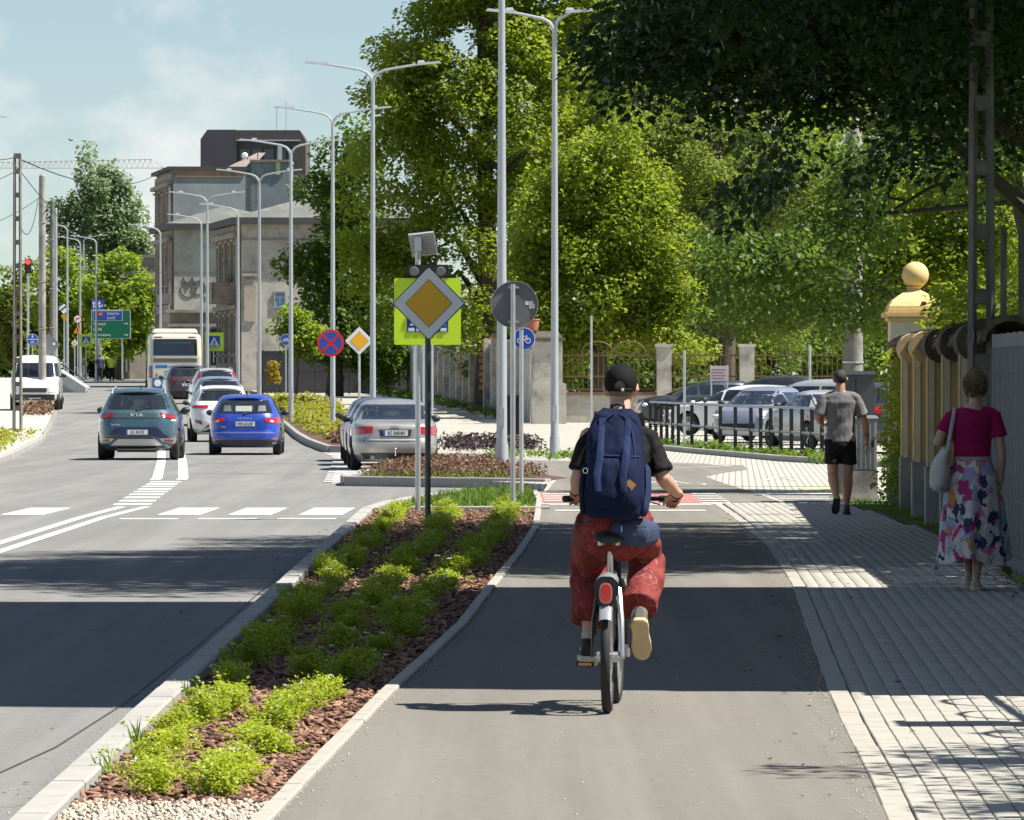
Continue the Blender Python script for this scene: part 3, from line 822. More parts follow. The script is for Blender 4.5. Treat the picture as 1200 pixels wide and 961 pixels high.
tree('golden_bush', 'small golden-leaved bush beside the dark fence', PX(320, 283), 283, [E(320, 440, 6, 10, 283), E(320, 432, 5, 8, 283)], 14, 45, .12, .22, LF_GOLD, .03, None, 2, cat='bush', trunk_top=.7)

# --- spirea shrubs in the bed: five moulds, each shrub its own object
moulds = []
for vnt in range(6):
    nl = 30
    C = np.stack([rng.normal(0, .062, nl), rng.normal(0, .085, nl), np.zeros(nl)], 1)
    hgt = .185 * (1 - (C[:, 0] / .2) ** 2 * .5 - (C[:, 1] / .28) ** 2 * .4) + rng.normal(0, .032, nl)
    P, S, A = [], [], []
    for c, h in zip(C, hgt):
        k = 48
        tt = rng.random(k) ** .6
        p = np.stack([c[0] * (.7 + .5 * tt) + rng.normal(0, .022, k), c[1] * (.7 + .5 * tt) + rng.normal(0, .03, k), np.maximum(.01, h * tt) + rng.normal(0, .01, k)], 1)
        P.append(p); S.append(rng.uniform(.014, .031, k)); A.append(np.stack([rng.uniform(-.2, 1.1, k), rng.normal(0, .4, k), rng.uniform(0, 2 * PI, k)], 1))
    P, S, A = np.concatenate(P), np.concatenate(S), np.concatenate(A)
    o = scatter('shrub', LEAFV, LEAFF, P, S, rotmats(A[:, 0], A[:, 1], A[:, 2]), LF_SPIR)
    me = o.data; bpy.data.objects.remove(o)
    fm = None
    fl = MB()
    for q in range(2 + vnt % 2):
        i = rng.integers(nl)
        for _ in range(7):
            fl.ball((C[i, 0] * 1.2 + rng.normal(0, .012), C[i, 1] * 1.2 + rng.normal(0, .012), max(.1, hgt[i]) + .018 + rng.normal(0, .004)), rng.uniform(.004, .0075), 6, 4)
    o = fl.build('flower_heads', FLOW); fm = o.data; bpy.data.objects.remove(o)
    moulds.append((me, fm))
ORD = ['first', 'second', 'third', 'fourth', 'fifth', 'sixth', 'seventh', 'eighth', 'ninth', 'tenth', 'eleventh', 'twelfth', 'thirteenth', 'fourteenth', 'fifteenth', 'sixteenth', 'seventeenth', 'eighteenth', 'nineteenth', 'twentieth']
ORD += ['twenty-' + o for o in ORD[:9]] + ['thirtieth'] + ['thirty-' + o for o in ORD[:9]] + ['fortieth']
rows = {'kerb side': [26.8, 27.7, 28.6, 30.0, 31.1, 32.3, 33.4], 'middle': [], 'path side': [26.7, 27.4, 28.4, 29.6, 30.6, 31.6, 32.6, 33.6, 34.6]}
for key in rows:
    d = {'kerb side': 36, 'middle': 37.2, 'path side': 36.6}[key]
    while d < 82.6:
        rows[key].append(d); d += random.uniform(1.5, 2.5)
wd = 0
for key, lst in rows.items():
    for i, d in enumerate(lst):
        l, r_ = KL + .2, path_l(d) - .12
        if key == 'kerb side': x = l + .18 + .05 * math.sin(d) + random.uniform(-.05, .05) + (.03 * (d - 36) / 10 if d > 36 else 0)
        elif key == 'path side': x = max(l + .55, min(r_ - .28, l + .60 + (d - 26) * .05)) + random.uniform(-.06, .06) if d < 44 else r_ - .32 + random.uniform(-.08, .08)
        else: x = (l + .25 + r_ - .3) / 2 + random.uniform(-.08, .08)
        k = random.randrange(6)
        lab = {'kerb side': 'lime green spirea shrub in the kerb-side row of the bed, %s from the gravel', 'middle': 'lime green spirea shrub in the middle row of the bed, %s from the near end', 'path side': 'lime green spirea shrub in the path-side row of the bed, %s from the gravel'}[key] % ORD[i]
        s_ = random.uniform(.85, 1.15) * (.90 if d < 40 else 1.02)
        o = link('spirea_shrub', moulds[k][0], None, (x, d, -.03))
        o.rotation_euler = (0, 0, random.choice((0, PI)) + random.uniform(-.5, .5)); o.scale = (s_, s_, s_ * random.uniform(.65, 1.0))
        tag(o, lab, 'shrub', 'spirea shrubs in the planting bed')
        if d > 33 and i % 3 or i == 1:
            tag(link('flower_heads', moulds[(k + i) % 6][1], o), kind='stuff')
# weeds along the kerb
WV = [(-.5, 0, 0), (.5, 0, 0), (.15, .12, .6), (0, .4, 1)]
WF = [(0, 1, 2), (0, 2, 3)]
def blades(name, label, P, h, mat, wid=.06, kind='stuff', cat='grass', lean=.35):
    P = np.asarray(P, float); k = len(P)
    S = np.stack([np.full(k, 1.0) * h * wid, np.full(k, h), h * rng.uniform(.5, 1.3, k)], 1)
    return tag(scatter(name, WV, WF, P, S, rotmats(rng.normal(0, lean, k), rng.normal(0, lean, k), rng.uniform(0, 2 * PI, k)), mat), label, cat, kind=kind)
wl = ['near the gravel', 'beside the first shrub', 'where the shade begins', 'halfway along the bed']
for i, (px, py) in enumerate([(150, 905), (232, 872), (290, 815), (345, 700)]):
    d = HC * F / (py - HY); x = KL + .18
    k = 14
    t = thing('weed', 'small weed sprouting at the inner edge of the road kerb ' + wl[i], 'weed', (x, d, -.03), 0, 'weeds along the kerb')
    Pw = np.stack([rng.normal(0, .02, k), rng.normal(0, .04, k), np.zeros(k)], 1)
    tag(scatter('stem', WV, WF, Pw, np.stack([np.full(k, .006), np.full(k, .08), rng.uniform(.07, .17, k)], 1), rotmats(rng.normal(0, .3, k), rng.normal(0, .3, k), rng.uniform(0, 6, k)), LF_GRASS, t), kind='stuff')
    Pw = np.stack([rng.normal(0, .045, k), rng.normal(0, .05, k), rng.uniform(.03, .13, k)], 1)
    tag(scatter('leaf', LEAFV, LEAFF, Pw, rng.uniform(.02, .045, k), rotmats(rng.uniform(-.3, .8, k), rng.normal(0, .4, k), rng.uniform(0, 6, k)), LF_GRASS, t), kind='stuff')

def in_strip(n_, l, r_, d0, d1):
    d = rng.uniform(d0, d1, n_); t_ = rng.random(n_)
    L = np.array([l(x) for x in d]); Rr = np.array([r_(x) for x in d])
    return np.stack([L + (Rr - L) * t_, d, np.array([gz(x) for x in d])], 1)
blades('end_grass', 'bright green low plants in the end of the bed behind the sign poles', in_strip(2600, fn((84, -1.5), (90, -1.3), (97, -.5)), fn((84, .3), (97, .28)), 84.3, 96.7), .11, LF_GRASS, .18)
lawn = strip('verge_lawn', DS(58, 91, 2), lambda d: pave_r(d) + .02, lambda d: 5.75, .0, EARTH, .15)
blades('verge_grass', 'green grass verge between the pavement and the yellow wall', in_strip(5200, lambda d: pave_r(d) + .03, lambda d: 5.7, 58.5, 91), .075, LF_GRASS, .09)
def lowplants(name, label, l, r_, d0, d1, n_, h, size, mat, cat='ground cover'):
    C = in_strip(n_, l, r_, d0, d1)
    P, S, Rm = leaf_cloud(C + np.array([0, 0, h * .5]), h * rng.uniform(.45, .8, n_), 34, size, .75)
    return tag(scatter(name, LEAFV, LEAFF, P, S, Rm, mat), label, cat, kind='stuff')
lowplants('barberry_cover', 'reddish brown barberry ground cover in the kerbed bed behind the silver saloon', fn((108, -2.55), (131, -2.2)), fn((108, .3), (112, .6), (118, .1), (131, -.6)), 110, 130, 260, .24, .055, LF_BROWN)
blades('barberry_bed_grass', 'sparse green weeds at the edges of the barberry bed', in_strip(260, fn((108, -2.6), (131, -2.3)), fn((108, .5), (131, -.5)), 109.8, 112), .16, LF_GRASS, .15)
lowplants('hedge_cover', 'low yellow-green hedge plants on the island beside the blue hatchback', lambda d: isl_l(d) + .3, lambda d: isl_l(d) + 2.2, 172, 260, 300, .50, .11, LF_HEDGE)
lowplants('hedge_brown_cover', 'brown low shrubs at the near end of the island', lambda d: isl_l(d) + .35, lambda d: isl_l(d) + 2.0, 161.5, 171, 60, .42, .1, LF_BROWN)
lowplants('dark_barberry_cover', 'dark purple barberry patch on the sunny pavement right of the silver saloon', fn((150, -1.7), (165, -1.9)), fn((150, .7), (165, .5)), 152, 165, 80, .35, .09, M('purple_leaf', (.03, .012, .014), .6) )
lowplants('fence_weeds', 'weeds and grass growing along the foot of the black railing', fn((128, 6.2), (133, 5.75), (167, 2.9)), fn((128, 8), (133, 7.4), (167, 4.4)), 129, 168, 150, .22, .07, LF_GRASS)
lowplants('wall_weeds', 'strip of green weeds along the foot of the concrete wall', fn((214, -.3), (330, -8.2)), fn((214, .5), (330, -7.4)), 214, 320, 90, .32, .12, LF_GRASS)
lowplants('lamp_weeds', 'green weeds round the foot of the blue-grey lamp post', fn((135, -.4), (142, -.6)), fn((135, 1.6), (142, 1.4)), 136, 143, 40, .2, .07, LF_GRASS)
lowplants('left_verge_plants', 'dry grasses and low plants on the left pavement edge', fn((110, -12), (190, -15.2)), fn((110, -10.2), (190, -13.9)), 128, 190, 70, .28, .08, LF_HEDGE)
lowplants('left_brown_shrub', 'brown low shrub at the foot of the left concrete pole', fn((225, -17.3), (245, -18.5)), fn((225, -16.4), (245, -17.6)), 226, 244, 40, .42, .12, LF_BROWN)

# fallen leaves and twigs blown against the edges
P = []
for _ in range(90):
    d = rng.uniform(26, 84); P.append((rng.uniform(path_r(d) + .2, pave_r(d)), d, .004))
for _ in range(60):
    d = rng.uniform(26, 80); P.append((path_r(d) - abs(rng.normal(0, .25)), d, .004))
for _ in range(60):
    d = rng.uniform(26, 80); P.append((KL - abs(rng.normal(0, .25)), d, -.115))
for _ in range(160):
    d = rng.uniform(50, 62); P.append((pave_r(d) - abs(rng.normal(0, .18)), d, .004))
P = np.array(P); k = len(P)
tag(scatter('fallen_leaves', LEAFV, LEAFF, P, rng.uniform(.02, .055, k), rotmats(rng.normal(0, .25, k), rng.normal(0, .25, k), rng.uniform(0, 6, k)), leafmat('dry_leaf', (.05, .035, .015), (.16, .12, .04), .2)), 'dry fallen leaves scattered on the pavement and along the kerb', 'leaves', kind='stuff')
# ------------------------------------------------------------------ street furniture
RX = Matrix.Rotation(PI / 2, 4, 'X')
def plate(b, pts, y, th, mi=0):
    """flat plate in the XZ plane, front face at y, facing the camera side (-Y)"""
    b.prism(pts, th, Matrix.Translation((0, y + th, 0)) @ RX, mi)
    return b
def rpoly(pts, r, k=4):
    out = []
    n = len(pts)
    for i in range(n):
        p = Vector(pts[i]); a_ = (Vector(pts[i - 1]) - p).normalized(); c = (Vector(pts[(i + 1) % n]) - p).normalized()
        p0 = p + a_ * r; p1 = p + c * r
        for j in range(k + 1):
            t = j / k
            q = p0 * (1 - t) ** 2 + p * 2 * t * (1 - t) + p1 * t * t
            out.append((q.x, q.y))
    return out
def sq(h): return [(-h, -h), (h, -h), (h, h), (-h, h)]
def dia(h): return [(0, -h), (h, 0), (0, h), (-h, 0)]
def circ(r, n=32): return [(r * math.cos(2 * PI * i / n), r * math.sin(2 * PI * i / n)) for i in range(n)]
def shift(p, x, z): return [(a_ + x, b_ + z) for a_, b_ in p]
def flat(name, pts, y, mat, parent, th=.002): return plate(MB(), pts, y, th).build(name, mat, parent)

def lamp(px, d, topy, label, arms=(1.3, 1.3), r=.085, x=None, group='grey street lamps along the road'):
    X = PX(px, d) if x is None else x
    z0 = gz(d) - .02
    H = PZ(topy, d) - z0
    t = thing('street_lamp', label, 'street lamp', (X, d, z0), 0, group)
    MB().tube([(0, 0, 0), (0, 0, H * .5), (0, 0, H - .45)], [r, r * .8, r * .58], 14).build('pole', GALV2, t, True)
    MB().tube([(0, 0, 0), (0, 0, .5)], [r * 1.25, r * 1.18], 14).box((0, 0, .02), (.36, .36, .05)).build('pole_base', GALV2, t, True)
    MB().box((0, -r * .95, 1.0), (.09, .02, .35)).build('hatch', GALV2, t)
    for s_, L in zip((-1, 1), arms):
        if not L: continue
        pts = [(s_ * L * f, 0, H - .45 + .45 * g) for f, g in ((0, 0), (.04, .25), (.12, .5), (.25, .66), (.45, .76), (.75, .9), (1, 1))]
        MB().tube(pts, [r * .56, r * .52, r * .46, r * .42, r * .38, r * .36, r * .34], 8).build('arm', GALV2, t, True)
        h = MB()
        hx = s_ * (L + .18)
        h.box((hx, 0, H + .02), (.62, .26, .05), M=Matrix.Rotation(-s_ * .09, 4, 'Y'), top=.9)
        h.box((hx - s_ * .2, 0, H + .06), (.2, .18, .06), top=.7)
        h.build('lamp_head', GALV2, t)
    return t
lamp(588, 123, -42, 'tallest grey lamp post, rising out of the top of the picture from the brown bed', (1.3, 1.3), .105)
lamp(650, 139, 14, 'blue-grey lamp post right of the round sign with one long left arm', (1.0, .35), .09)
lamp(437, 163, 75, 'double-armed lamp post directly behind the silver saloon', (1.25, 1.25), .08)
lamp(390, 189, 127, 'double-armed lamp post carrying the round no-stopping sign', (1.25, 1.25), .08)
lamp(341, 215, 165, 'double-armed lamp post right of the blue hatchback', (1.25, 1.25))
lamp(304, 250, 200, 'double-armed lamp post in front of the grey gable, left of the sapling', (1.2, 1.2))
lamp(279, 268, 240, 'single-armed lamp post before the corner house facade', (1.15, 0), .08)
lamp(243, 285, 226, 'double-armed lamp post above the far pedestrian sign', (1.2, 1.2), .08)
lamp(236, 305, 252, 'single-armed lamp post just left of the far pedestrian sign', (1.15, 0), .08)
lamp(188, 330, 264, 'single-armed lamp post above the bus', (1.2, 0), .08)
for px, ty, d, lb, ar in ((79, 262, 400, 'far lamp post left of the green board, tallest of its cluster', (1.2, 0)), (94, 278, 430, 'far lamp post behind the orange triangle sign', (1.2, 0)), (98, 276, 450, 'far lamp post right behind the orange triangle sign', (0, 1.2)), (113, 277, 410, 'far lamp post just behind the green board', (1.2, 0))):
    lamp(px, d, ty, lb, ar, .09, group='far lamp posts at the left')

def pole(parent, h, r=.03, mat=None, x=0, y=0, cap=True):
    return MB().tube([(x, y, 0), (x, y, h)], [r, r], 12).build('pole', mat or GALV, parent, True)
def clamp(parent, z, r=.03, w_=.2):
    return MB().box((0, .03, z), (w_, .02, .03)).build('clamp', GALV, parent)
def ped_figure(parent, s_, y, mat):
    """walking pedestrian in a triangle"""
    b = MB()
    plate(b, shift(circ(.045 * s_, 12), .01 * s_, .14 * s_), y, .002)
    plate(b, [(-.05 * s_, .09 * s_), (.045 * s_, .10 * s_), (.03 * s_, -.03 * s_), (-.04 * s_, -.03 * s_)], y, .002)
    plate(b, [(-.04 * s_, -.02 * s_), (.0, -.02 * s_), (-.06 * s_, -.2 * s_), (-.1 * s_, -.2 * s_)], y - .0004, .002)
    plate(b, [(-.01 * s_, -.02 * s_), (.03 * s_, -.02 * s_), (.1 * s_, -.19 * s_), (.06 * s_, -.2 * s_)], y - .0008, .002)
    plate(b, [(.03 * s_, .08 * s_), (.12 * s_, -.01 * s_), (.1 * s_, -.03 * s_), (.02 * s_, .05 * s_)], y - .0012, .002)
    return b.build('pedestrian_figure', mat, parent)
def ped_sign(name, label, px, d, cy, half, polemat=GALV, lights=True, polex=None, group='pedestrian crossing signs'):
    X = PX(px, d); z0 = gz(d); zc = PZ(cy, d) - z0
    t = thing(name, label, 'road sign', (X, d, z0), 0, group)
    bx = 0 if polex is None else polex
    MB().tube([(bx, .06, 0), (bx, .06, zc + half * (1.75 if lights else .9))], [.035, .035], 12).build('pole', polemat, t, True)
    p = flat('backing_board', rpoly(sq(half), half * .07), -.01, FLUO, t, .02)
    q = flat('blue_panel', rpoly(sq(half * .62), half * .04), -.014, BLUE, p, .003)
    h = half * .54
    flat('white_triangle', [(-h, -h * .78), (h, -h * .78), (0, h * .95)], -.018, WHITE, p, .003)
    ped_figure(p, half * 1.7, -.021, BLACK).location = (0, 0, -half * .12)
    for o in (p,): o.location = (0, 0, zc)
    for k in range(5): flat('white_stripe', shift([(-.045 * half * 2, -.05 * half), (.045 * half * 2, -.05 * half), (.045 * half * 2, .05 * half), (-.045 * half * 2, .05 * half)], (k - 2) * half * .24, -half * .545), -.0195, WHITE, p)
    clamp(t, zc + half * .5); clamp(t, zc - half * .5)
    if lights:
        b = MB().box((0, 0, zc + half * 1.2), (half * 1.28, .1, half * .4)).build('light_box', BLACKM, t, bevel=.01)
        for s_ in (-1, 1):
            MB().lathe([(half * .15, 0), (half * .15, -.03), (half * .11, -.035), (0, -.035)], (s_ * half * .4, -.05, zc + half * 1.2), 16, 'Y').build('warning_lamp', M('lamp_lens_grey', (.16, .16, .15), .25) if 'lamp_lens_grey' not in bpy.data.materials else bpy.data.materials['lamp_lens_grey'], t)
    return t
# the near pedestrian sign with solar panel
t = ped_sign('pedestrian_sign', 'fluorescent yellow pedestrian crossing sign with solar panel, behind the large diamond sign', 501, 82.5, 365, .43, polex=-.125)
zc = PZ(286, 82.5) - gz(82.5)
pm_ = MB()
mrot = Matrix.Rotation(R(38), 4, 'X') @ Matrix.Rotation(R(-8), 4, 'Y')
pm_.box((-.06, .10, zc), (.33, .03, .36), M=mrot)
sp_ = pm_.build('solar_panel', M('panel_frame', (.5, .51, .52), .4, .5), t)
g_ = MB()
for k in range(9): 
    v = mrot @ Vector((0, -.022, -.15 + k * .037)); g_.box((-.06 + v.x, .10 + v.y, zc + v.z), (.28, .012, .008), M=mrot)
g_.build('panel_rib', M('panel_rib', (.62, .63, .64), .4, .4), t)
MB().box((-.125, .03, zc), (.10, .1, .20)).build('battery_box', GALV2, t, bevel=.01)
MB().tube([(-.125, .06, zc - .6), (-.125, .06, zc + .05)], [.03, .03], 12).build('mast', GALV, t, True)

def diamond_sign(label, px, d, cy, half, base=0, polemat=GALV, r=.03, group='yellow diamond priority signs'):
    X = PX(px, d); z0 = gz(d) - .03; zc = PZ(cy, d) - z0
    t = thing('priority_sign', label, 'road sign', (X, d, z0), R(0), group)
    pole(t, zc + half * .5, r, polemat, base, .04)
    p = flat('sign_back', rpoly(dia(half), half * .06), .0, BLACK, t, .012)
    flat('white_face', rpoly(dia(half * .965), half * .05), -.003, WHITE, p, .003)
    flat('black_line', dia(half * .645), -.006, BLACK, p, .003)
    flat('yellow_face', dia(half * .625), -.009, YEL, p, .003)
    p.location = (0, 0, zc)
    clamp(t, zc + half * .3, r); clamp(t, zc - half * .3, r)
    return t
t = diamond_sign('large yellow diamond priority sign on a dark pole in the planting bed', 502.5, 71, 355.5, .415, -.02, DARKPOLE, .033)
t.rotation_euler = (0, 0, R(-11))
diamond_sign('smaller yellow diamond priority sign beside the no-stopping sign', 421, 186, 399.5, .43, 0, GALV, .035)

# round sign seen from behind
d = 82
t = thing('round_sign', 'round road sign seen from its grey back, right of the lamp post', 'road sign', (PX(601, d), d, 0))
pole(t, PZ(333, d), .033, GALV, -.0, -.05)
zc = PZ(357, d)
p = MB().prism(circ(.30, 40), .02, RX).build('disc', SIGN_BACK, t); p.location = (.02, 0, zc)
MB().lathe([(.296, -.035), (.304, -.035), (.304, .01), (.296, .01)], (0, 0, 0), 40, 'Y').build('rim', GALV, p)
for z in (.22, -.22): MB().box((-.01, -.045, z), (.14, .03, .03)).build('bracket', GALV, p)
MB().box((.19, -.021, .02), (.10, .002, .05)).box((.225, -.0215, -.02), (.07, .002, .06)).build('sticker', WHITE, p)

def cycle_glyph(parent, s_, y):
    b = MB()
    for cx in (-.42, .42):
        for i in range(16):
            a0, a1 = 2 * PI * i / 16, 2 * PI * (i + 1) / 16
            plate(b, [(s_ * (cx + .3 * math.cos(a0)), s_ * (-.2 + .3 * math.sin(a0))), (s_ * (cx + .3 * math.cos(a1)), s_ * (-.2 + .3 * math.sin(a1))), (s_ * (cx + .22 * math.cos(a1)), s_ * (-.2 + .22 * math.sin(a1))), (s_ * (cx + .22 * math.cos(a0)), s_ * (-.2 + .22 * math.sin(a0)))], y, .002)
    for (x0, z0_), (x1, z1) in (((-.42, -.2), (-.15, .25)), ((-.15, .25), (.3, .25)), ((.3, .25), (.42, -.2)), ((-.15, .25), (0, -.2)), ((0, -.2), (.3, .25)), ((.3, .25), (.28, .4)), ((-.15, .25), (-.2, .36))):
        v = Vector((x1 - x0, z1 - z0_)).normalized(); n_ = Vector((-v.y, v.x)) * .035
        plate(b, [(s_ * (x0 + n_.x), s_ * (z0_ + n_.y)), (s_ * (x0 - n_.x), s_ * (z0_ - n_.y)), (s_ * (x1 - n_.x), s_ * (z1 - n_.y)), (s_ * (x1 + n_.x), s_ * (z1 + n_.y))], y - .0006, .002)
    return b.build('cycle_symbol', WHITE, parent)
def blue_round(label, px, d, cy, r, glyph='bike', base_px=None, group='round blue mandatory signs'):
    z0 = gz(d); zc = PZ(cy, d) - z0
    t = thing('mandatory_sign', label, 'road sign', (PX(px, d), d, z0), 0, group)
    bx = 0 if base_px is None else (base_px - px) * d / F
    pole(t, zc + r * .8, .03, GALV, bx, .035 if base_px is None else -.05)
    p = flat('white_rim', circ(r), 0, WHITE, t, .008)
    flat('blue_face', circ(r * .94), -.003, BLUE, p, .003)
    if glyph == 'bike': cycle_glyph(p, r * .85, -.006)
    elif glyph == 'split':
        flat('divider', [(-r * .9, -.04 * r), (r * .9, -.04 * r), (r * .9, .05 * r), (-r * .9, .05 * r)], -.006, WHITE, p)
        cycle_glyph(p, r * .5, -.006).location = (0, 0, -r * .42)
        ped_figure(p, r * 1.7, -.007, WHITE).location = (0, 0, r * .5)
    p.location = (0, 0, zc)
    return t
blue_round('round blue cycle-path sign half hidden behind the pole of the round grey-backed sign', 614, 91, 397, .16, base_px=611)
blue_round('small round blue cycle sign in front of the sapling', 335, 270, 398, .235)
blue_round('round blue pedestrian and cycle sign above the white van', 38, 262, 398, .24, 'split')

# no stopping sign on the lamp post
d = 188.6
t = thing('no_stopping_sign', 'round red and blue no-stopping sign fixed to a lamp post', 'road sign', (PX(387.5, d), d, PZ(402, d)))
p = flat('red_disc', circ(.40, 40), 0, RED, t, .012)
flat('white_ring', circ(.385, 40), -.002, RED, p, .002)
flat('blue_face', circ(.325, 40), -.005, BLUE, p, .003)
for s_ in (-1, 1):
    v = Vector((1, s_)).normalized(); n_ = Vector((-v.y, v.x)) * .036
    flat('red_cross_bar', [tuple(v * .33 + n_), tuple(-v * .33 + n_), tuple(-v * .33 - n_), tuple(v * .33 - n_)], -.008 - .0015 * s_, RED, p)
MB().box((.05, .06, .15), (.1, .1, .04)).box((.05, .06, -.15), (.1, .1, .04)).build('bracket', GALV, t)
# thin far poles behind the sign cluster
for i, (px, d, ty) in enumerate(((485.5, 150, 405), (496, 168, 402), (506.5, 190, 400), (693, 205, 370), (802, 172, 410), (949, 180, 405))):
    lb = ['left thin galvanised post behind the yellow sign', 'middle thin galvanised post behind the yellow sign', 'right thin galvanised post behind the yellow sign', 'thin post standing in front of the iron fence left of the cyclist', 'pale post behind the black railing', 'thin post between the parked cars and the walking man'][i]
    t = thing('steel_post', lb, 'post', (PX(px, d), d, gz(d)), 0, 'thin steel posts')
    MB().tube([(0, 0, 0), (0, 0, PZ(ty, d) - gz(d))], [.035, .035], 10).build('pole', GALV, t, True)
    MB().tube([(0, 0, 0), (0, 0, .08)], [.06, .06], 10).build('base_collar', GALV, t, True)
# far pedestrian sign right of the bus, and left one
ped_sign('pedestrian_sign', 'fluorescent pedestrian crossing sign right of the bus', 251, 293, 400.5, .43, polex=-.2)
ped_sign('pedestrian_sign', 'small fluorescent pedestrian sign below the green direction board', 101, 420, 399, .42, lights=False)
# green board
d = 425
t = thing('direction_board', 'large green motorway direction board with a blue panel', 'direction board', (PX(130, d), d, gz(d)))
zc = PZ(380, d) - gz(d)
k = d / F
for s_ in (-.7, .75): MB().tube([(s_, .08, 0), (s_, .08, zc + .8)], [.06, .06], 10).build('pole', GALV, t, True)
p = flat('white_border', rpoly([(-23 * k, -17 * k), (23 * k, -17 * k), (23 * k, 17 * k), (-23 * k, 17 * k)], .06), 0, WHITE, t, .03); p.location = (0, 0, zc)
flat('green_face', rpoly([(-22.4 * k, -16.4 * k), (22.4 * k, -16.4 * k), (22.4 * k, 16.4 * k), (-22.4 * k, 16.4 * k)], .05), -.004, GREENS, p, .004)
flat('panel_border', [(-21 * k, 4 * k), (13.5 * k, 4 * k), (13.5 * k, 16 * k), (-21 * k, 16 * k)], -.007, WHITE, p, .003)
flat('blue_panel', [(-20.5 * k, 4.5 * k), (13 * k, 4.5 * k), (13 * k, 15.5 * k), (-20.5 * k, 15.5 * k)], -.010, BLUE, p, .003)
flat('road_number_panel', [(-15 * k, 9.5 * k), (-9 * k, 9.5 * k), (-9 * k, 14 * k), (-15 * k, 14 * k)], -.013, RED, p, .003)
text('lettering', 'A1', .2, WHITE, p, (-12 * k, -.016, 11.7 * k))
text('lettering', 'Gdańsk', .27, WHITE, p, (2.5 * k, -.013, 12.4 * k))
text('lettering', 'Łódź', .27, WHITE, p, (0.5 * k, -.013, 7.3 * k))
text('lettering', 'Olsztyn', .27, WHITE, p, (-20.5 * k, -.007, .3 * k), align='LEFT')
text('lettering', 'Łódź', .27, WHITE, p, (-20.5 * k, -.007, -6 * k), align='LEFT')
text('lettering', 'Warszawa', .27, WHITE, p, (-20.5 * k, -.007, -12.4 * k), align='LEFT')
for z in (.8 * k, -12.5 * k): flat('arrow', [(15 * k, z - .35 * k), (18 * k, z - .35 * k), (18 * k, z - 1.2 * k), (20.5 * k, z), (18 * k, z + 1.2 * k), (18 * k, z + .35 * k), (15 * k, z + .35 * k)], -.007, WHITE, p)
t2 = thing('lane_sign', 'small blue lane arrow sign above the green direction board', 'road sign', (PX(114.5, d), d + .3, gz(d)))
z2 = PZ(357, d) - gz(d)
pole(t2, z2 + .3, .05)
p = flat('blue_plate', rpoly([(-7.5 * k, -6 * k), (7.5 * k, -6 * k), (7.5 * k, 6 * k), (-7.5 * k, 6 * k)], .05), -.1, BLUE, t2, .02); p.location = (0, 0, z2)
for (x0, dx) in ((-4.5, 1), (2, 1)):
    flat('arrow', [((x0 - 1) * k, -4 * k), ((x0 + .3) * k, -4 * k), ((x0 + .3) * k, 1 * k), ((x0 + 1.6) * k, 1 * k), ((x0 - .4) * k, 4.6 * k), ((x0 - 2.2) * k, 1 * k), ((x0 - 1) * k, 1 * k)], -.103, WHITE, p)
    flat('arrow_branch', [((x0 + .3) * k, -3 * k), ((x0 + 2.4) * k, -2 * k), ((x0 + 2.4) * k, -3 * k), ((x0 + 4.3) * k, -.9 * k), ((x0 + 2.4) * k, .4 * k), ((x0 + 2.4) * k, -.7 * k), ((x0 + .3) * k, -1.8 * k)], -.1035, WHITE, p)
# small far signs at the left
def small_sign(label, px, d, cy, layers, polemat=GALV, group='small far signs at the left', pole_h=None):
    z0 = gz(d); zc = PZ(cy, d) - z0
    t = thing('road_sign', label, 'road sign', (PX(px, d), d, z0), 0, group)
    pole(t, zc + .25, .035, polemat, 0, .05)
    for i, (nm, pts, mt) in enumerate(layers): flat(nm, pts, -.004 * i, mt, t, .006 if i == 0 else .003).location = (0, 0, zc)
    return t
k = 400 / F
small_sign('yellow triangle sign pointing down, left of the lamp posts', 76, 400, 373.5, [('red_border', [(-5 * k, 4.5 * k), (0, -4.5 * k), (5 * k, 4.5 * k)], YEL), ('yellow_face', [(-4 * k, 3.9 * k), (0, -3.2 * k), (4 * k, 3.9 * k)], YEL)])
small_sign('white diamond sign with a black bar above the yellow triangle', 75, 403, 362, [('white_face', dia(6.3 * k), WHITE), ('black_bar', [(-5 * k, -1.6 * k), (3 * k, 4.6 * k), (4.2 * k, 3.2 * k), (-3.6 * k, -2.8 * k)], BLACK)])
small_sign('round white no-turn sign with a red rim', 91, 405, 374, [('red_rim', circ(5 * k), RED), ('white_face', circ(4 * k), WHITE), ('arrow', [(-2 * k, -2 * k), (-1 * k, -2 * k), (-1 * k, .3 * k), (1.2 * k, .3 * k), (1.2 * k, -.8 * k), (2.6 * k, 1 * k), (1.2 * k, 2.4 * k), (1.2 * k, 1.3 * k), (-2 * k, 1.3 * k)], BLACK)])
small_sign('orange triangle warning sign below the round no-turn sign', 91, 404, 386, [('orange_face', [(-5 * k, -4.5 * k), (5 * k, -4.5 * k), (0, 4.5 * k)], ORANGE), ('black_mark', [(-.6 * k, -3 * k), (.6 * k, -3 * k), (.6 * k, 2 * k), (-.6 * k, 2 * k)], BLACK)])
small_sign('small pale diamond sign low beside the barrier', 87.5, 400, 402, [('white_face', dia(4.2 * k), WHITE), ('yellow_face', dia(2.6 * k), YEL)])
small_sign('diamond road sign seen from its grey back beside the concrete pole', 57, 240, 404, [('grey_back', rpoly(dia(14 * 240 / F), .03), SIGN_BACK), ('sticker', shift(sq(.04), .2, .03), WHITE)])
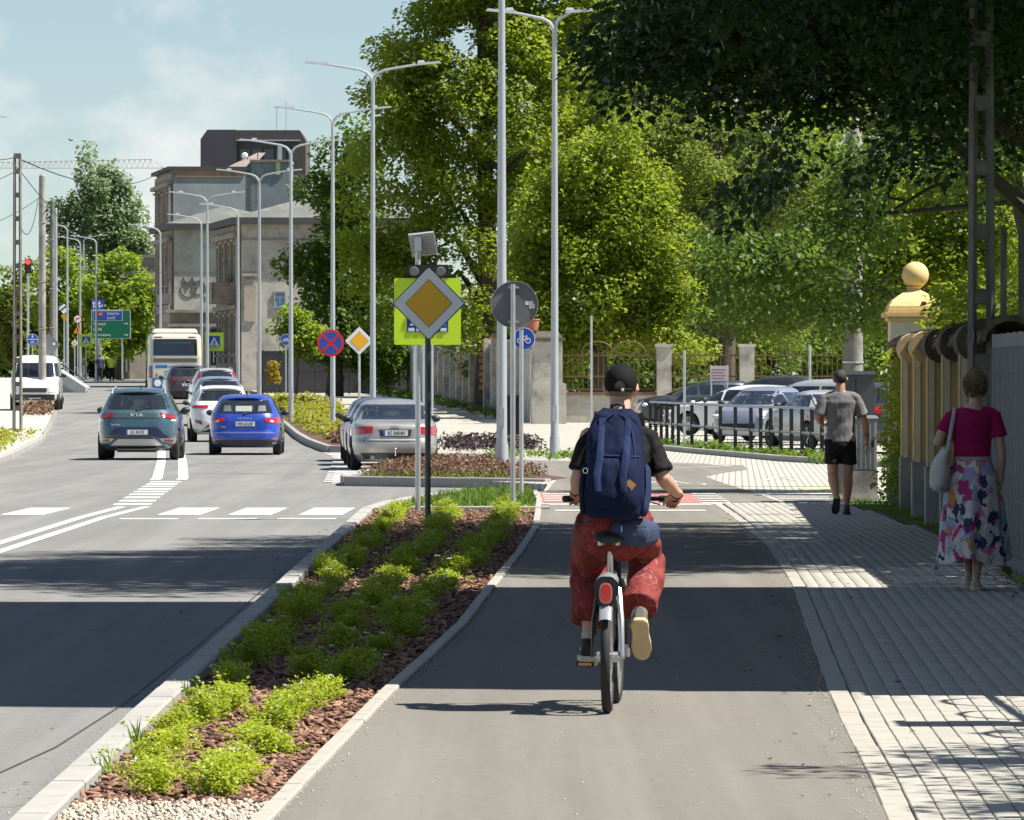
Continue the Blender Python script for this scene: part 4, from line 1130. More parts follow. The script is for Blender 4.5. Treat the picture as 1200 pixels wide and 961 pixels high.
# traffic light
d = 320; k = d / F
t = thing('traffic_light', 'traffic light showing red at the far left', 'traffic light', (PX(33, d), d, gz(d)))
zc = PZ(312, d) - gz(d)
pole(t, zc - .3, .06)
MB().box((0, 0, zc), (7.5 * k, .25, 17 * k)).build('housing', BLACKM, t, bevel=.03)
MB().lathe([(.12, 0), (.12, -.03), (0, -.05)], (0, -.125, zc + 5 * k), 16, 'Y').build('red_lens', M('red_lens_lit', (.6, .01, .01), .3, em=((1, .03, .02), 2.0)), t)
for z in (0, -5): MB().lathe([(.12, 0), (.12, -.02), (0, -.03)], (0, -.125, zc + z * k), 16, 'Y').build('dark_lens', BLACK, t)

# ------------------------------------------------------------------ concrete poles and wires
def zn_pole(label, px, d, topy, w_, h_slot, polew=1.0, base=None, lean=0.0, solid_from=.0):
    z0 = gz(d) - .05; H = PZ(topy, d) - z0
    t = thing('concrete_lattice_pole', label, 'utility pole', (PX(px, d), d, z0), 0, 'concrete lattice poles')
    for s_ in (-1, 1):
        MB().tube([(s_ * w_ * .5 * .72, 0, 0), (s_ * w_ * .38 * .72 + lean * H, 0, H)], [w_ * .17, w_ * .15], 4, up=(0, 1, 0), ry=[.09, .07]).build('leg', CONC_D, t)
    z = .0; i = 0
    while z < H - .1:
        f = z / H
        MB().box((lean * z, 0, z + .06), (w_ * (.75 - .18 * f), .1, .15)).build('rung', CONC_D, t, bevel=.015)
        z += h_slot
    MB().box((lean * H, 0, H - .02), (w_ * .72, .13, .16)).build('head', CONC_D, t)
    return t
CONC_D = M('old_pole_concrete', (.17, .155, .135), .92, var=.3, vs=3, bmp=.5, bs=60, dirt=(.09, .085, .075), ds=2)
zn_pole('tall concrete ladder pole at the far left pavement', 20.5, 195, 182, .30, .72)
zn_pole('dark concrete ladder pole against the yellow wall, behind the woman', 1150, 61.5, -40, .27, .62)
def round_pole(label, px, d, topy, r, mat=None, basepx=None):
    z0 = gz(d) - .05; H = PZ(topy, d) - z0
    t = thing('concrete_pole', label, 'utility pole', (PX(px, d), d, z0), 0, 'round concrete poles')
    MB().tube([(0, 0, 0), (0, 0, H)], [r, r * .8], 14).build('shaft', mat or CONC, t, True)
    for f in (.35, .55, .8): MB().tube([(0, 0, H * f), (0, 0, H * f + .03)], [r * 1.02, r * 1.02], 14).build('steel_band', GALV, t)
    MB().tube([(0, 0, H - .02), (0, 0, H + .05)], [r * .8, r * .5], 14).build('cap', mat or CONC, t)
    return t
round_pole('pale round concrete pole beside the white van', 49.5, 238, 206, .15)
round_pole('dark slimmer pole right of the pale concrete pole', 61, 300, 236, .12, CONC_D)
round_pole('slim pale pole behind the grey diamond sign', 65.5, 310, 245, .09, GALV2)
round_pole('thin stub pole beside the ladder pole at far left', 17, 262, 270, .07, CONC)
round_pole('stout concrete pole behind the grey cabinets, cut by foliage', 1000, 101, 150, .165)
def wire(label, pts, r=.014, sag=0.0):
    P = []
    a_, b_ = [Vector((PX(p[0], p[2]), p[2], PZ(p[1], p[2]))) for p in pts]
    for i in range(13):
        t_ = i / 12
        p = a_.lerp(b_, t_); p.z -= sag * 4 * t_ * (1 - t_)
        P.append(p)
    return tag(MB().tube(P, r, 5).build('overhead_wire', BLACKM), label, 'wire', 'overhead wires')
wire('overhead wire from the ladder pole top to the left edge', ((20, 184, 195), (-60, 178, 160)), .014, .15)
wire('upper overhead wire running from the ladder pole past the poplar', ((20, 185, 195), (186, 203, 400)), .02, .8)
wire('middle overhead wire running behind the poplar', ((20, 196, 195), (190, 330, 340)), .014, 1.0)
wire('lower overhead wire reaching the left edge below the insulator', ((20, 200, 195), (-50, 222, 170)), .012, .1)
wire('sagging cable between the ladder pole and the pale pole', ((24, 265, 195), (45, 232, 238)), .014, .7)
wire('cable dropping left from the pale pole', ((46, 232, 238), (-40, 272, 190)), .012, .15)
wire('span wire across the street in front of the facade', ((66, 316, 310), (300, 318, 330)), .012, .1)
wire('second span wire across the street below the first', ((66, 334, 310), (300, 336, 330)), .012, .1)

# ------------------------------------------------------------------ railing by the car park
rail_pts = [(PX(762, 167), 167), (PX(795, 161), 161), (PX(880, 147), 147), (PX(940, 138.5), 138.5), (PX(1000, 131), 131)]
RAILM = M('railing_black', (.02, .021, .023), .4, .2)
RAILT = M('railing_grey_rail', (.30, .31, .32), .4, .4)
ra = np.array(rail_pts)
t = thing('railing', 'black metal railing with grey rails in front of the parked cars', 'railing', (0, 0, 0))
NP = 21
for i in range(NP):
    f = i / (NP - 1) * (len(ra) - 1)
    x = np.interp(f, range(len(ra)), ra[:, 0]); d = np.interp(f, range(len(ra)), ra[:, 1])
    MB().box((x, d, gz(d) + .52), (.085, .05, 1.12)).build('post', RAILM, t)
for zz_, nm in ((1.10, 'top_rail'), (.56, 'middle_rail')):
    MB().tube([(x, d - .03, gz(d) + zz_) for x, d in rail_pts], .03, 8).build(nm, RAILT, t, True)
kerb_run(SM_KERB, [(rail_pts[0][0] - .9, 168), (rail_pts[1][0] - .75, 158), (rail_pts[2][0] - .6, 143), (rail_pts[3][0] - .6, 134), (7.6, 123)], .12, far_pl)
tag(strip('railing_verge', DS(124, 168, 4), fn((124, 7.4), (134, 5.75), (143, 4.95), (158, 3.55), (168, 2.75)), fn((124, 9), (134, 7.4), (143, 6.6), (158, 5.2), (168, 4.4)), .05, EARTH, .1), kind='structure')

# ------------------------------------------------------------------ concrete garden wall (far) with end pillar and iron fence
WALLC = M('wall_concrete', (.48, .45, .39), .92, var=.22, vs=1.1, bmp=.4, bs=30, dirt=(.20, .185, .16), ds=.9)
TERRA = M('terracotta', (.36, .14, .075), .85, var=.2, vs=6)
RUSTB = M('rust_brick', (.42, .21, .09), .9, var=.25, vs=5)
WA, WB = Vector((.75, 212.6)), Vector((-6.9, 330))
t = thing('concrete_wall', 'pale weathered concrete garden wall running away left of the cyclist', 'wall', (0, 0, 0))
dirw = (WB - WA).normalized(); ang = math.atan2(-dirw.x, dirw.y); nrm = Vector((-dirw.y, dirw.x))
Lw = (WB - WA).length
nseg = 26
for i in range(nseg):
    a_ = WA + dirw * (Lw * i / nseg + 1.0); c = WA + dirw * (Lw * (i + .5) / nseg + .3)
    hgt = 2.45 + .1 * math.sin(i * 2.1)
    MB().box((c.x, c.y, gz(c.y) + hgt / 2 - .1), (.22, Lw / nseg - .5, hgt + .2), ang).build('wall_panel', WALLC, t)
    q = WA + dirw * (Lw * i / nseg + Lw / nseg)
    q2 = q + nrm * .1
    MB().box((q2.x, q2.y, gz(q.y) + 1.3), (.46, .55, 2.8), ang).build('pilaster', WALLC, t)
    if i % 3 == 0:
        MB().box((q2.x, q2.y, gz(q.y) + 2.8), (.62, .8, .22), ang, top=.6).build('pilaster_cap', RUSTB if i % 2 else WALLC, t)
for i, (f, h0, h1) in enumerate(((.12, 1.2, 2.6), (.2, .9, 2.6), (.31, 1.1, 2.5))):
    q = WA + dirw * Lw * f + nrm * .36
    for kz in range(7): MB().box((q.x + .02 * (kz % 2), q.y, gz(q.y) + h0 + (h1 - h0) * kz / 7), (.12, .3, .17), ang).build('brick', RUSTB, t)
pc = (PX(641, 211.5), 211.5)
t = thing('wall_pillar', 'broad plastered end pillar of the concrete wall behind the round sign', 'pillar', (pc[0], pc[1], gz(211)))
MB().box((0, 0, 1.35), (1.02, .9, 2.8)).build('shaft', WALLC, t, bevel=.03)
MB().box((.05, 0, .65), (1.16, 1.0, 1.4)).build('plinth', WALLC, t, bevel=.03)
MB().box((0, 0, 2.8), (1.2, 1.05, .1)).box((0, 0, 2.95), (1.02, .9, .22), top=.72).build('tile_cap', M('mossy_tile', (.13, .105, .085), .9, var=.3, vs=5), t)
p = tag(MB().lathe([(.10, 0), (.2, .02), (.24, .2), (.25, .36), (.27, .37), (.27, .41), (.22, .41), (.2, .3), (0, .28)], n=20).build('flower_pot', TERRA, None, True, (PX(623, 211), 211.2, gz(211) + 3.06)), 'terracotta pot on top of the broad wall pillar', 'pot')
t = thing('iron_fence', 'rusty brown iron bar fence on a low plastered wall behind the cyclist', 'fence', (0, 214, gz(214)))
x0, x1 = PX(662, 214), PX(1000, 214)
MB().box(((x0 + x1) / 2, 0, .42), (x1 - x0, .3, 1.0)).build('low_wall', WALLC, t)
MB().box(((x0 + x1) / 2, -.02, .97), (x1 - x0, .4, .1)).build('wall_coping', M('coping_brown', (.19, .12, .09), .9, var=.2), t)
IRON = M('rusty_gilt_iron', (.16, .105, .04), .6, .3, var=.3, vs=4)
b = MB()
xx = x0 + .1
while xx < x1:
    b.box((xx, 0, 1.7), (.028, .028, 1.42)); xx += .17
tag(b.build('bar', IRON, t), kind='stuff')
for z in (1.12, 1.55, 2.25): MB().box(((x0 + x1) / 2, 0, z), (x1 - x0, .045, .05)).build('rail', IRON, t)
for cx in (PX(700, 214), PX(738, 214)):
    MB().tube([(cx + .55 * math.cos(a_), 0, 2.27 + .45 * math.sin(a_)) for a_ in np.linspace(0, PI, 12)], .022, 6).build('arch', IRON, t)
for px in (778, 875):
    MB().box((PX(px, 214), -.05, 1.25), (.5, .5, 2.6)).build('fence_pillar', WALLC, t, bevel=.02)
    MB().box((PX(px, 214), -.05, 2.58), (.6, .6, .1)).build('pillar_cap', WALLC, t)
d = 200
t = thing('notice_board', 'pinkish white notice board on posts above the parked cars', 'notice board', (PX(843, d), d, gz(d)))
for s_ in (-1, 1): MB().tube([(s_ * .25, .03, 0), (s_ * .25, .03, PZ(428, d) - gz(d))], .025, 8).build('post', GALV, t)
flat('board', [(-.29, -.25), (.29, -.25), (.29, .22), (-.29, .22)], 0, M('notice_pink', (.62, .50, .50), .6), t, .02).location = (0, 0, PZ(437, d) - gz(d))
b = MB()
for k_ in range(4): plate(b, [(-.24, .12 - k_ * .09), (.2 - .05 * (k_ % 2), .12 - k_ * .09), (.2 - .05 * (k_ % 2), .09 - k_ * .09), (-.24, .09 - k_ * .09)], -.003, .002)
b.build('print_line', M('print_grey', (.28, .2, .22), .7), t).location = (0, 0, PZ(437, d) - gz(d))
# dark wire fence at the left end of the park
t = thing('wire_fence', 'dark grey mesh panel fence below the dark tree, behind the diamond sign', 'fence', (0, 305, gz(305)))
DG = M('fence_anthracite', (.035, .037, .04), .5, .3)
x0, x1 = PX(308, 305), PX(470, 305)
nb = 8
for i in range(nb + 1): MB().box((x0 + (x1 - x0) * i / nb, 0, 1.05), (.07, .07, 2.1)).build('post', DG, t)
b = MB()
for i in range(int((x1 - x0) / .13)): b.box((x0 + i * .13, 0, 1.05), (.018, .018, 1.9))
tag(b.build('wire', DG, t), kind='stuff')
for z in (.15, 1.05, 1.98): MB().box(((x0 + x1) / 2, -.02, z), (x1 - x0, .03, .04)).build('rail', DG, t)
tag(MB().box((PX(390, 312), 312, gz(312) + 1.0), (7.4, .3, 2.1)).build('dark_shed', M('shed_dark', (.05, .05, .055), .8, var=.3, vs=1)), 'dark low shed wall behind the mesh fence', 'shed')
# litter bin
d = 166
t = thing('litter_bin', 'tall black litter bin behind the round sign pole', 'bin', (PX(601, d), d, gz(d)))
MB().box((0, 0, .62), (.36, .36, 1.2)).build('body', BLACKM, t, bevel=.02)
for i in range(5): MB().box((-.14 + i * .07, -.185, .6), (.02, .012, 1.05)).build('slat', BLACK, t)
MB().box((0, 0, 1.25), (.42, .42, .06)).build('lid', BLACK, t, bevel=.01)
# ------------------------------------------------------------------ cabinets
CABG = M('cabinet_grey', (.30, .31, .32), .55, var=.1, vs=3, dirt=(.2, .2, .2), ds=3)
d = 89
t = thing('utility_cabinet', 'light grey ribbed utility cabinet on a concrete base beside the walking man', 'cabinet', (PX(1011, d), d, 0))
MB().box((0, 0, .2), (.40, .34, .42)).build('base', CONC, t, bevel=.01)
MB().box((0, 0, .76), (.38, .32, .74)).build('body', CABG, t, bevel=.012)
for i in range(6): MB().box((-.16 + i * .064, -.164, .76), (.018, .01, .66)).build('rib', CABG, t)
MB().box((0, 0, 1.145), (.42, .36, .05), top=.92).build('roof', CABG, t, bevel=.01)
MB().box((.13, -.172, .78), (.03, .02, .1)).build('handle', BLACK, t)
d = 93
t = thing('utility_cabinet', 'tall dark grey utility cabinet behind the light grey one', 'cabinet', (PX(1002, d), d, 0))
MB().box((0, 0, .88), (.54, .4, 1.74)).build('body', M('cabinet_anthracite', (.055, .06, .068), .5, var=.1), t, bevel=.015)
MB().box((0, 0, 1.76), (.6, .46, .06), top=.95).build('roof', M('cabinet_lid', (.07, .075, .08), .5), t, bevel=.01)
MB().box((.0, -.203, .9), (.008, .01, 1.6)).build('door_gap', BLACK, t)

# ------------------------------------------------------------------ yellow garden wall, gate pillar with ball, grey fence
OCHRE = M('ochre_plaster', (.50, .36, .16), .9, var=.16, vs=2.5, bmp=.35, bs=40, dirt=(.33, .27, .18), ds=1.6)
OCHRE2 = M('bright_ochre', (.66, .47, .20), .8, var=.08, vs=3, bmp=.15, bs=60, dirt=(.50, .36, .18), ds=3)
CREAM = M('cream_plaster', (.62, .56, .42), .85, var=.1, vs=2, dirt=(.45, .40, .30), ds=2)
TILE = M('old_roof_tile', (.10, .07, .05), .9, var=.4, vs=4, bmp=.5, bs=30, dirt=(.16, .14, .07), ds=4)
PA, PB = Vector((5.5, 86.6)), Vector((4.82, 61.0))
dw = (PB - PA).normalized(); aw = math.atan2(-dw.x, dw.y); nw = Vector((dw.y, -dw.x))
if nw.x > 0: nw = -nw
LW = (PB - PA).length
t = thing('garden_wall', 'yellow plastered garden wall with pilasters and old tile coping at right', 'wall', (0, 0, 0))
ns = 6
for i in range(ns):
    c = PA + dw * (LW * (i + .5) / ns)
    MB().box((c.x, c.y, 1.03), (.24, LW / ns - .01, 2.1), aw).build('wall_panel', OCHRE, t)
    MB().box((c.x + nw.x * .13, c.y, .3), (.12, LW / ns - .7, .62), aw).build('plinth', CONC, t)
    q = PA + dw * (LW * i / ns + .35) + nw * .22
    MB().box((q.x, q.y, 1.02), (.34, .50, 2.06), aw).build('pilaster', OCHRE, t, bevel=.012)
    MB().box((q.x - .13, q.y - .255, 1.1), (.06, .02, 1.8), aw).build('pilaster_edge', CREAM, t)
    MB().box((q.x, q.y, .35), (.38, .56, .7), aw).build('pilaster_base', CONC, t, bevel=.02)
    for s_ in range(6):
        p = PA + dw * (LW * (i + (s_ + .5) / 6) / ns) + nw * .05
        tl = MB()
        P = [(.30 * math.cos(a_), .26 * math.sin(a_)) for a_ in np.linspace(0, PI, 8)] + [(.24 * math.cos(a_), .20 * math.sin(a_)) for a_ in np.linspace(PI, 0, 8)]
        tl.prism(P, LW / ns / 6 + .05, Matrix.Translation((p.x, p.y, 2.06)) @ Matrix.Rotation(aw, 4, 'Z') @ Matrix.Rotation(PI / 2 + .04, 4, 'X'))
        tl.build('coping_tile', TILE, t)
    p = PA + dw * (LW * i / ns + .35) + nw * .24
    MB().tube([(p.x, p.y + .3, 2.07), (p.x, p.y - .3, 2.07)], [.2, .2], 14).build('pilaster_cap_tile', OCHRE if i in (1, 2) else TILE, t, True)
d = 88.2
t = thing('gate_pillar', 'yellow gate pillar topped with a large stone ball', 'pillar', (PX(1071, d), d, 0))
MB().box((0, 0, 1.28), (.68, .68, 2.6)).build('shaft', CREAM, t, bevel=.01)
MB().box((0, 0, .3), (.72, .72, .62)).build('plinth', CONC, t, bevel=.02)
MB().box((0, 0, 2.50), (.76, .76, .06)).box((0, 0, 2.56), (.86, .86, .07)).box((0, 0, 2.61), (.78, .78, .05)).build('cornice', OCHRE2, t, bevel=.012)
b = MB()
prof = [(.37, 2.63), (.365, 2.68), (.32, 2.75), (.23, 2.82), (.15, 2.87), (.11, 2.89)]
vs_ = []
for r_, z in prof: vs_ += [(-r_, -r_, z), (r_, -r_, z), (r_, r_, z), (-r_, r_, z)]
fs_ = []
for i in range(len(prof) - 1):
    for j in range(4): fs_.append((4 * i + j, 4 * i + (j + 1) % 4, 4 * i + 4 + (j + 1) % 4, 4 * i + 4 + j))
fs_.append(tuple(4 * (len(prof) - 1) + j for j in range(4)))
b.add(vs_, fs_).build('cap', OCHRE2, t)
MB().lathe([(.13, 2.87), (.10, 2.90), (.09, 2.93), (.12, 2.95)], n=20).build('neck', OCHRE2, t, True)
MB().ball((.02, 0, 3.11), .185, 28, 18).build('ball', OCHRE2, t, 'all')
# ivy on the wall and bush on top
P, S, Rm = leaf_cloud(np.array([(PX(1052, 84.5) + rng.normal(0, .09), 84.6 + rng.normal(0, .5), z) for z in np.linspace(.1, 2.0, 46)]), np.full(46, .16), 38, .07, 1.0)
tag(scatter('ivy', LEAFV, LEAFF, P, S, Rm, LF_LIME), 'green ivy climbing the yellow wall beside the gate pillar', 'ivy')
P, S, Rm = leaf_cloud(np.stack([np.array([PX(p_, 72) for p_ in rng.uniform(1112, 1185, 70)]), rng.uniform(70, 76, 70), rng.uniform(2.15, 2.75, 70)], 1), np.full(70, .2), 46, .075, .8)
tag(scatter('wall_bush', LEAFV, LEAFF, P, S, Rm, LF_LIME), 'leafy green bush hanging over the yellow wall coping', 'bush')
# grey boarded fence with wire mesh
GF = M('grey_fence_sheet', (.06, .07, .085), .6, .1, var=.2, vs=3, dirt=(.10, .11, .12), ds=1.3)
t = thing('board_fence', 'grey sheet fence with wire mesh at the right edge beside the woman', 'fence', (0, 0, 0))
for i in range(26):
    d = 60.4 - i * .42
    x = 4.56 - (60.4 - d) * .012
    MB().box((x, d, 1.04 + .006 * math.sin(i * 3)), (.03 + .006 * (i % 2), .40, 2.16)).build('board', GF, t)
    if i % 6 == 0: MB().box((x + .07, d + .2, 1.04), (.08, .08, 2.1)).build('post', GALV, t)
b = MB()
for kz in range(9): b.tube([(4.535, 60.6, .15 + kz * .23), (4.41, 49.6, .15 + kz * .23)], .004, 4)
for ky in range(60): b.tube([(4.535 - ky * .0022, 60.5 - ky * .184, .1), (4.535 - ky * .0022, 60.5 - ky * .184, 2.0)], .003, 4)
tag(b.build('wire_mesh', SIGN_BACK, t), kind='stuff')
for i, (px, ty) in enumerate(((1176, 268), (1197, 255))):
    tt = thing('scaffold_post', ['thin steel post behind the grey fence, left one', 'thin steel post behind the grey fence at the right edge'][i], 'post', (PX(px, 66), 66, 0))
    MB().tube([(0, 0, 0), (0, 0, PZ(ty, 66))], .035, 10).build('pole', CONC_D, tt, True)
    MB().box((0, 0, PZ(ty, 66)), (.09, .09, .02)).build('cap', CONC_D, tt)
# iron garden fence with brick pillars beside the near pavement (its shadow falls on the pavers)
t = thing('garden_fence', 'brick pillars with curled iron panels beside the near pavement', 'fence', (0, 0, 0))
for d in (34.75, 31.7, 28.6, 25.5):
    MB().box((4.1, d, 1.45), (.42, .40, 2.9)).build('brick_pillar', RUSTB, t, bevel=.02)
    MB().box((4.1, d, 2.95), (.52, .5, .1)).build('pillar_cap', CONC, t)
    b = MB()
    for k_ in range(11): b.box((4.1, d - .35 - k_ * .24, 1.2), (.02, .02, 2.3))
    tag(b.build('bar', IRON, t), kind='stuff')
    for kk in range(2):
        cy = d - .95 - kk * 1.25
        MB().tube([(4.1, cy + .5 * math.cos(a_) * (1 - .06 * a_), 2.35 + .5 * math.sin(a_) * (1 - .06 * a_)) for a_ in np.linspace(0, 5.5, 22)], .022, 6).build('scroll', IRON, t)
    MB().box((4.1, d - 1.55, 2.35), (.04, 2.7, .04)).build('rail', IRON, t)
# ------------------------------------------------------------------ buildings
PLASTER = M('grey_plaster', (.43, .40, .35), .92, var=.18, vs=.5, bmp=.2, bs=8, dirt=(.24, .225, .20), ds=.8)
PLASTER2 = M('beige_plaster', (.36, .315, .26), .92, var=.15, vs=.6, dirt=(.22, .19, .165), ds=.5)
BLUEGREY = M('bluegrey_render', (.25, .27, .29), .92, var=.12, vs=.4, dirt=(.17, .18, .19), ds=.3)
STONE = M('facade_stone', (.30, .255, .21), .9, var=.2, vs=1.2, dirt=(.17, .145, .12), ds=.8)
ROOF_D = M('dark_roof', (.05, .048, .05), .8, var=.25, vs=1)
ROOF_P = M('pale_sheet_roof', (.15, .155, .14), .55, .2, var=.12, vs=.8, dirt=(.25, .25, .2), ds=.6)
ROOF_B = M('brown_felt_roof', (.22, .18, .165), .85, var=.2, vs=1)
TOWER = M('dark_cladding', (.065, .058, .075), .8, var=.1, vs=.3)
GLASSW = M('window_glass', (.03, .035, .04), .08, spec=.8)
GLASSB = M('window_sky_reflection', (.10, .28, .55), .3, var=.08, vs=1)  # sky reflection painted into the pane colour
FRAME = M('window_frame', (.30, .27, .23), .7)
BRICKO = M('old_brick', (.27, .17, .12), .9, var=.3, vs=2)

def win(parent, c, w_, h_, axis, pane=None, frame=None, sill=True):
    """window on a wall: axis 'u' on the facade facing -X local, 'v' on the gable facing -Y local"""
    fr = MB(); t_ = .07
    def bx(b, du, dz, su, sz, th, off):
        if axis == 'u': b.box((c[0] - off, c[1] + du, c[2] + dz), (th, su, sz))
        else: b.box((c[0] + du, c[1] - off, c[2] + dz), (su, th, sz))
    for s_ in (-1, 1): bx(fr, s_ * (w_ / 2), 0, t_, h_ + t_, .10, .03)
    for s_ in (-1, 1): bx(fr, 0, s_ * (h_ / 2), w_ - t_ - .004, t_, .10, .03)
    bx(fr, 0, h_ * .15, w_ - t_ - .004, t_ * .7, .05, .03)
    bx(fr, 0, -h_ * .1, t_ * .7, h_ * .5, .045, .03)
    f = fr.build('window', frame or FRAME, parent)
    pn = MB(); bx(pn, 0, 0, w_ - .01, h_ - .01, .03, -.0); pn.build('pane', pane or GLASSW, f)
    if sill:
        sl_ = MB(); bx(sl_, 0, -h_ / 2 - .1, w_ + .3, .10, .22, .1); sl_.build('sill', STONE, f)
        sl_ = MB(); bx(sl_, 0, h_ / 2 + .16, w_ + .34, .12, .24, .11); sl_.build('lintel', STONE, f)
    return f
def house(name, label, px, d, a_, gw, L, zt, gmat, fmat, roofmat, over=.5, ridge=1.2, floors=(3.0, 6.5), bays=4, wh=1.9, cat='house', roof='hip', group='old tenement houses on the right of the street', cornice=True):
    z0 = gz(d) - .3
    t = thing(name, label, cat, (PX(px, d), d, z0), R(a_), group)
    H = zt - z0
    MB().box((gw / 2, L / 2, H / 2), (gw, L, H)).build('wall', gmat, t)
    MB().box((-.06, L / 2, H / 2 - .1), (.14, L - .3, H - .2)).build('facade', fmat, t)
    if roof == 'hip':
        o = over
        vs_ = [(-o, -o, H), (gw + o, -o, H), (gw + o, L + o, H), (-o, L + o, H), (gw * .45, L * .3, H + ridge), (gw * .55, L * .7, H + ridge)]
        vs2 = [(-o, -o, H - .35), (gw + o, -o, H - .35), (gw + o, L + o, H - .35), (-o, L + o, H - .35)]
        MB().add(vs_, [(0, 1, 4), (1, 2, 5, 4), (2, 3, 5), (3, 0, 4, 5)]).build('roof', roofmat, t)
        MB().add([(x, y, z - .012) for x, y, z in vs_[:4]] + vs2, [(4, 5, 6, 7), (0, 1, 5, 4), (1, 2, 6, 5), (2, 3, 7, 6), (3, 0, 4, 7)]).build('eaves', ROOF_D, t)
    else:
        MB().box((gw / 2 - .1, L / 2, H + .1), (gw + .5, L + .3, .22)).build('roof', roofmat, t)
    if cornice:
        for z, hh, oo in ((H - .9, .25, .3), (H * .5, .22, .22)):
            MB().box((-.13 - oo / 2, L / 2, z), (oo, L - .1, hh)).build('cornice', STONE, t)
    for fz in floors:
        for i in range(bays):
            win(t, (-.14, L * (i + .5) / bays, fz), min(1.1, L / bays * .42), wh, 'u')
            MB().box((-.2, L * i / bays + .25, fz), (.16, .4, wh + 1.0)).build('pilaster', STONE, t)
    return t
hA = house('corner_house', 'grey corner house with plain gable and one blue sky-reflecting window, nearest the trees', 283, 330, 7.5, 9.5, 14, PZ(255, 330), PLASTER, STONE, ROOF_P, .55, 1.3, (3.2, 6.9), 4, 2.0)
zA = gz(330) - .3
k = 330 / F
win(hA, ((328 - 283) * k, -.02, PZ(351, 330) - zA), .55, .8, 'v', GLASSB, sill=False)
MB().box((4.7, -.04, PZ(281, 330) - zA), (9.4, .08, .06)).build('string_course', STONE, hA)
MB().box((.42, -.09, PZ(322, 330) - zA), (.85, .2, .14)).build('window_hood', STONE, hA)
MB().box((.42, -.05, PZ(352, 330) - zA), (.6, .1, 2.2)).build('blind_window', PLASTER2, hA)
b = MB().box((-.75, 4.0, 4.9), (1.2, 3.6, .2)).box((-1.3, 4.0, 5.45), (.1, 3.6, .9)).box((-.75, 2.25, 5.45), (1.2, .1, .9))
b.build('balcony', STONE, hA)
MB().tube([((300 - 283) * k, -.1, 9.9), ((300 - 283) * k, -.1, 11.6)], .02, 6).build('chimney_stay', BLACKM, hA)
hB = house('tenement_house', 'grey tenement with a graffiti-covered gable left of the corner house', 204, 366, 7.5, 7, 12, PZ(262, 366), PLASTER, STONE, ROOF_P, .5, 1.1, (3.4, 7.2), 4, 2.2)
k = 366 / F; zB = gz(366) - .3
GRAF = M('graffiti_black', (.10, .10, .105), .8)
for cx, cz, r_ in ((221, 339, 9), (233, 337, 8), (243, 344, 5)):
    MB().tube([((cx - 204 + r_ * math.cos(a_)) * k, -.02, PZ(cz, 366) - zB + r_ * k * math.sin(a_)) for a_ in np.linspace(0, 2 * PI, 24)], .03, 5).build('graffiti_ring', GRAF, hB)
MB().tube([((215 - 204 + i * 5.2) * k, -.02, PZ(325 + 14 * (i % 2), 366) - zB) for i in range(6)], .04, 5).build('graffiti_stroke', GRAF, hB)
MB().tube([((250 - 204 + i * 2.5) * k, -.025, PZ(333 + 9 * ((i + 1) % 2), 366) - zB) for i in range(5)], .09, 5).build('graffiti_purple', M('graffiti_purple', (.12, .03, .22), .8), hB)
t = thing('house_annexe', 'low stone annexe with stepped cornices in front of the graffiti gable', 'annexe', (PX(200, 350), 350, gz(350) - .3), R(7.5))
za = PZ(366, 350) - gz(350) + .3
MB().box((1.6, 3, za / 2), (3.3, 6, za)).build('wall', PLASTER2, t)
for z, o in ((za + .06, .5), (za - .7, .3), (za - 1.5, .2)): MB().box((1.6, 3, z), (3.3 + o, 6 + o, .16)).build('cornice', STONE, t)
for i in range(2): win(t, (.85 + i * 1.5, 0, 2.2), .6, 1.5, 'v')
hC = house('tall_tenement', 'tall grey tenement with blind blue-grey gable and crumbling brick top', 203, 406, 7.5, 4.6, 14, PZ(199, 406), BLUEGREY, STONE, ROOF_D, .1, .2, (5, 8.6, 11.3), 3, 2.0, roof='flat')
k = 406 / F; zC = gz(406) - .3
MB().box((2.3, -.03, PZ(203, 406) - zC), (4.4, .1, .45)).build('brick_band', BRICKO, hC)
for i in range(2):
    MB().box(((268 + i * 14 - 203) * k, 1.2, PZ(230, 400) - zC), (.62, .8, 3.6)).box(((268 + i * 14 - 203) * k, 1.2, PZ(197, 400) - zC), (.75, .95, .2)).build('chimney', PLASTER, hC)
t = thing('rear_house', 'grey rear house with sloping brown roof between the chimneys', 'house', (PX(262, 425), 425, gz(425) - .3))
k = 425 / F; z0 = gz(425) - .3
zz1, zz2 = PZ(240, 425) - z0, PZ(190, 425) - z0
MB().box(((55) * k, 3, zz2 / 2), (46 * k, 6, zz2)).build('wall', BLUEGREY, t)
MB().box((55 * k, 3, zz2 + .08), (48 * k, 6.3, .16)).build('parapet', STONE, t)
MB().box((64 * k, -.03, PZ(196, 425) - z0), (5 * k, .1, 1.0)).build('yellow_strip', M('pale_yellow_strip', (.55, .58, .25), .7), t)
MB().add([(0, 0, PZ(198, 425) - z0), (33 * k, 0, PZ(197, 425) - z0), (46 * k, 5, PZ(176, 425) - z0), (36 * k, 5, PZ(176, 425) - z0), (0, 0, PZ(199.5, 425) - z0), (33 * k, 0, PZ(198.5, 425) - z0)], [(0, 1, 2, 3), (4, 5, 1, 0)]).build('roof', ROOF_B, t)
MB().box((18 * k, 2.6, zz1 / 2 + 1), (30 * k, 4, zz1 + 1.6)).build('side_wall', PLASTER, t)
for px, ty in ((300, 168), (288, 172)):
    MB().tube([((px - 262) * k, 3, zz2), ((px - 262) * k, 3, PZ(ty, 425) - z0)], .03, 6).build('aerial', BLACKM, t)
MB().ball(((285 - 262) * k, 2.4, PZ(181, 425) - z0), (.22, .06, .22), 12, 8).build('satellite_dish', WHITE, t)
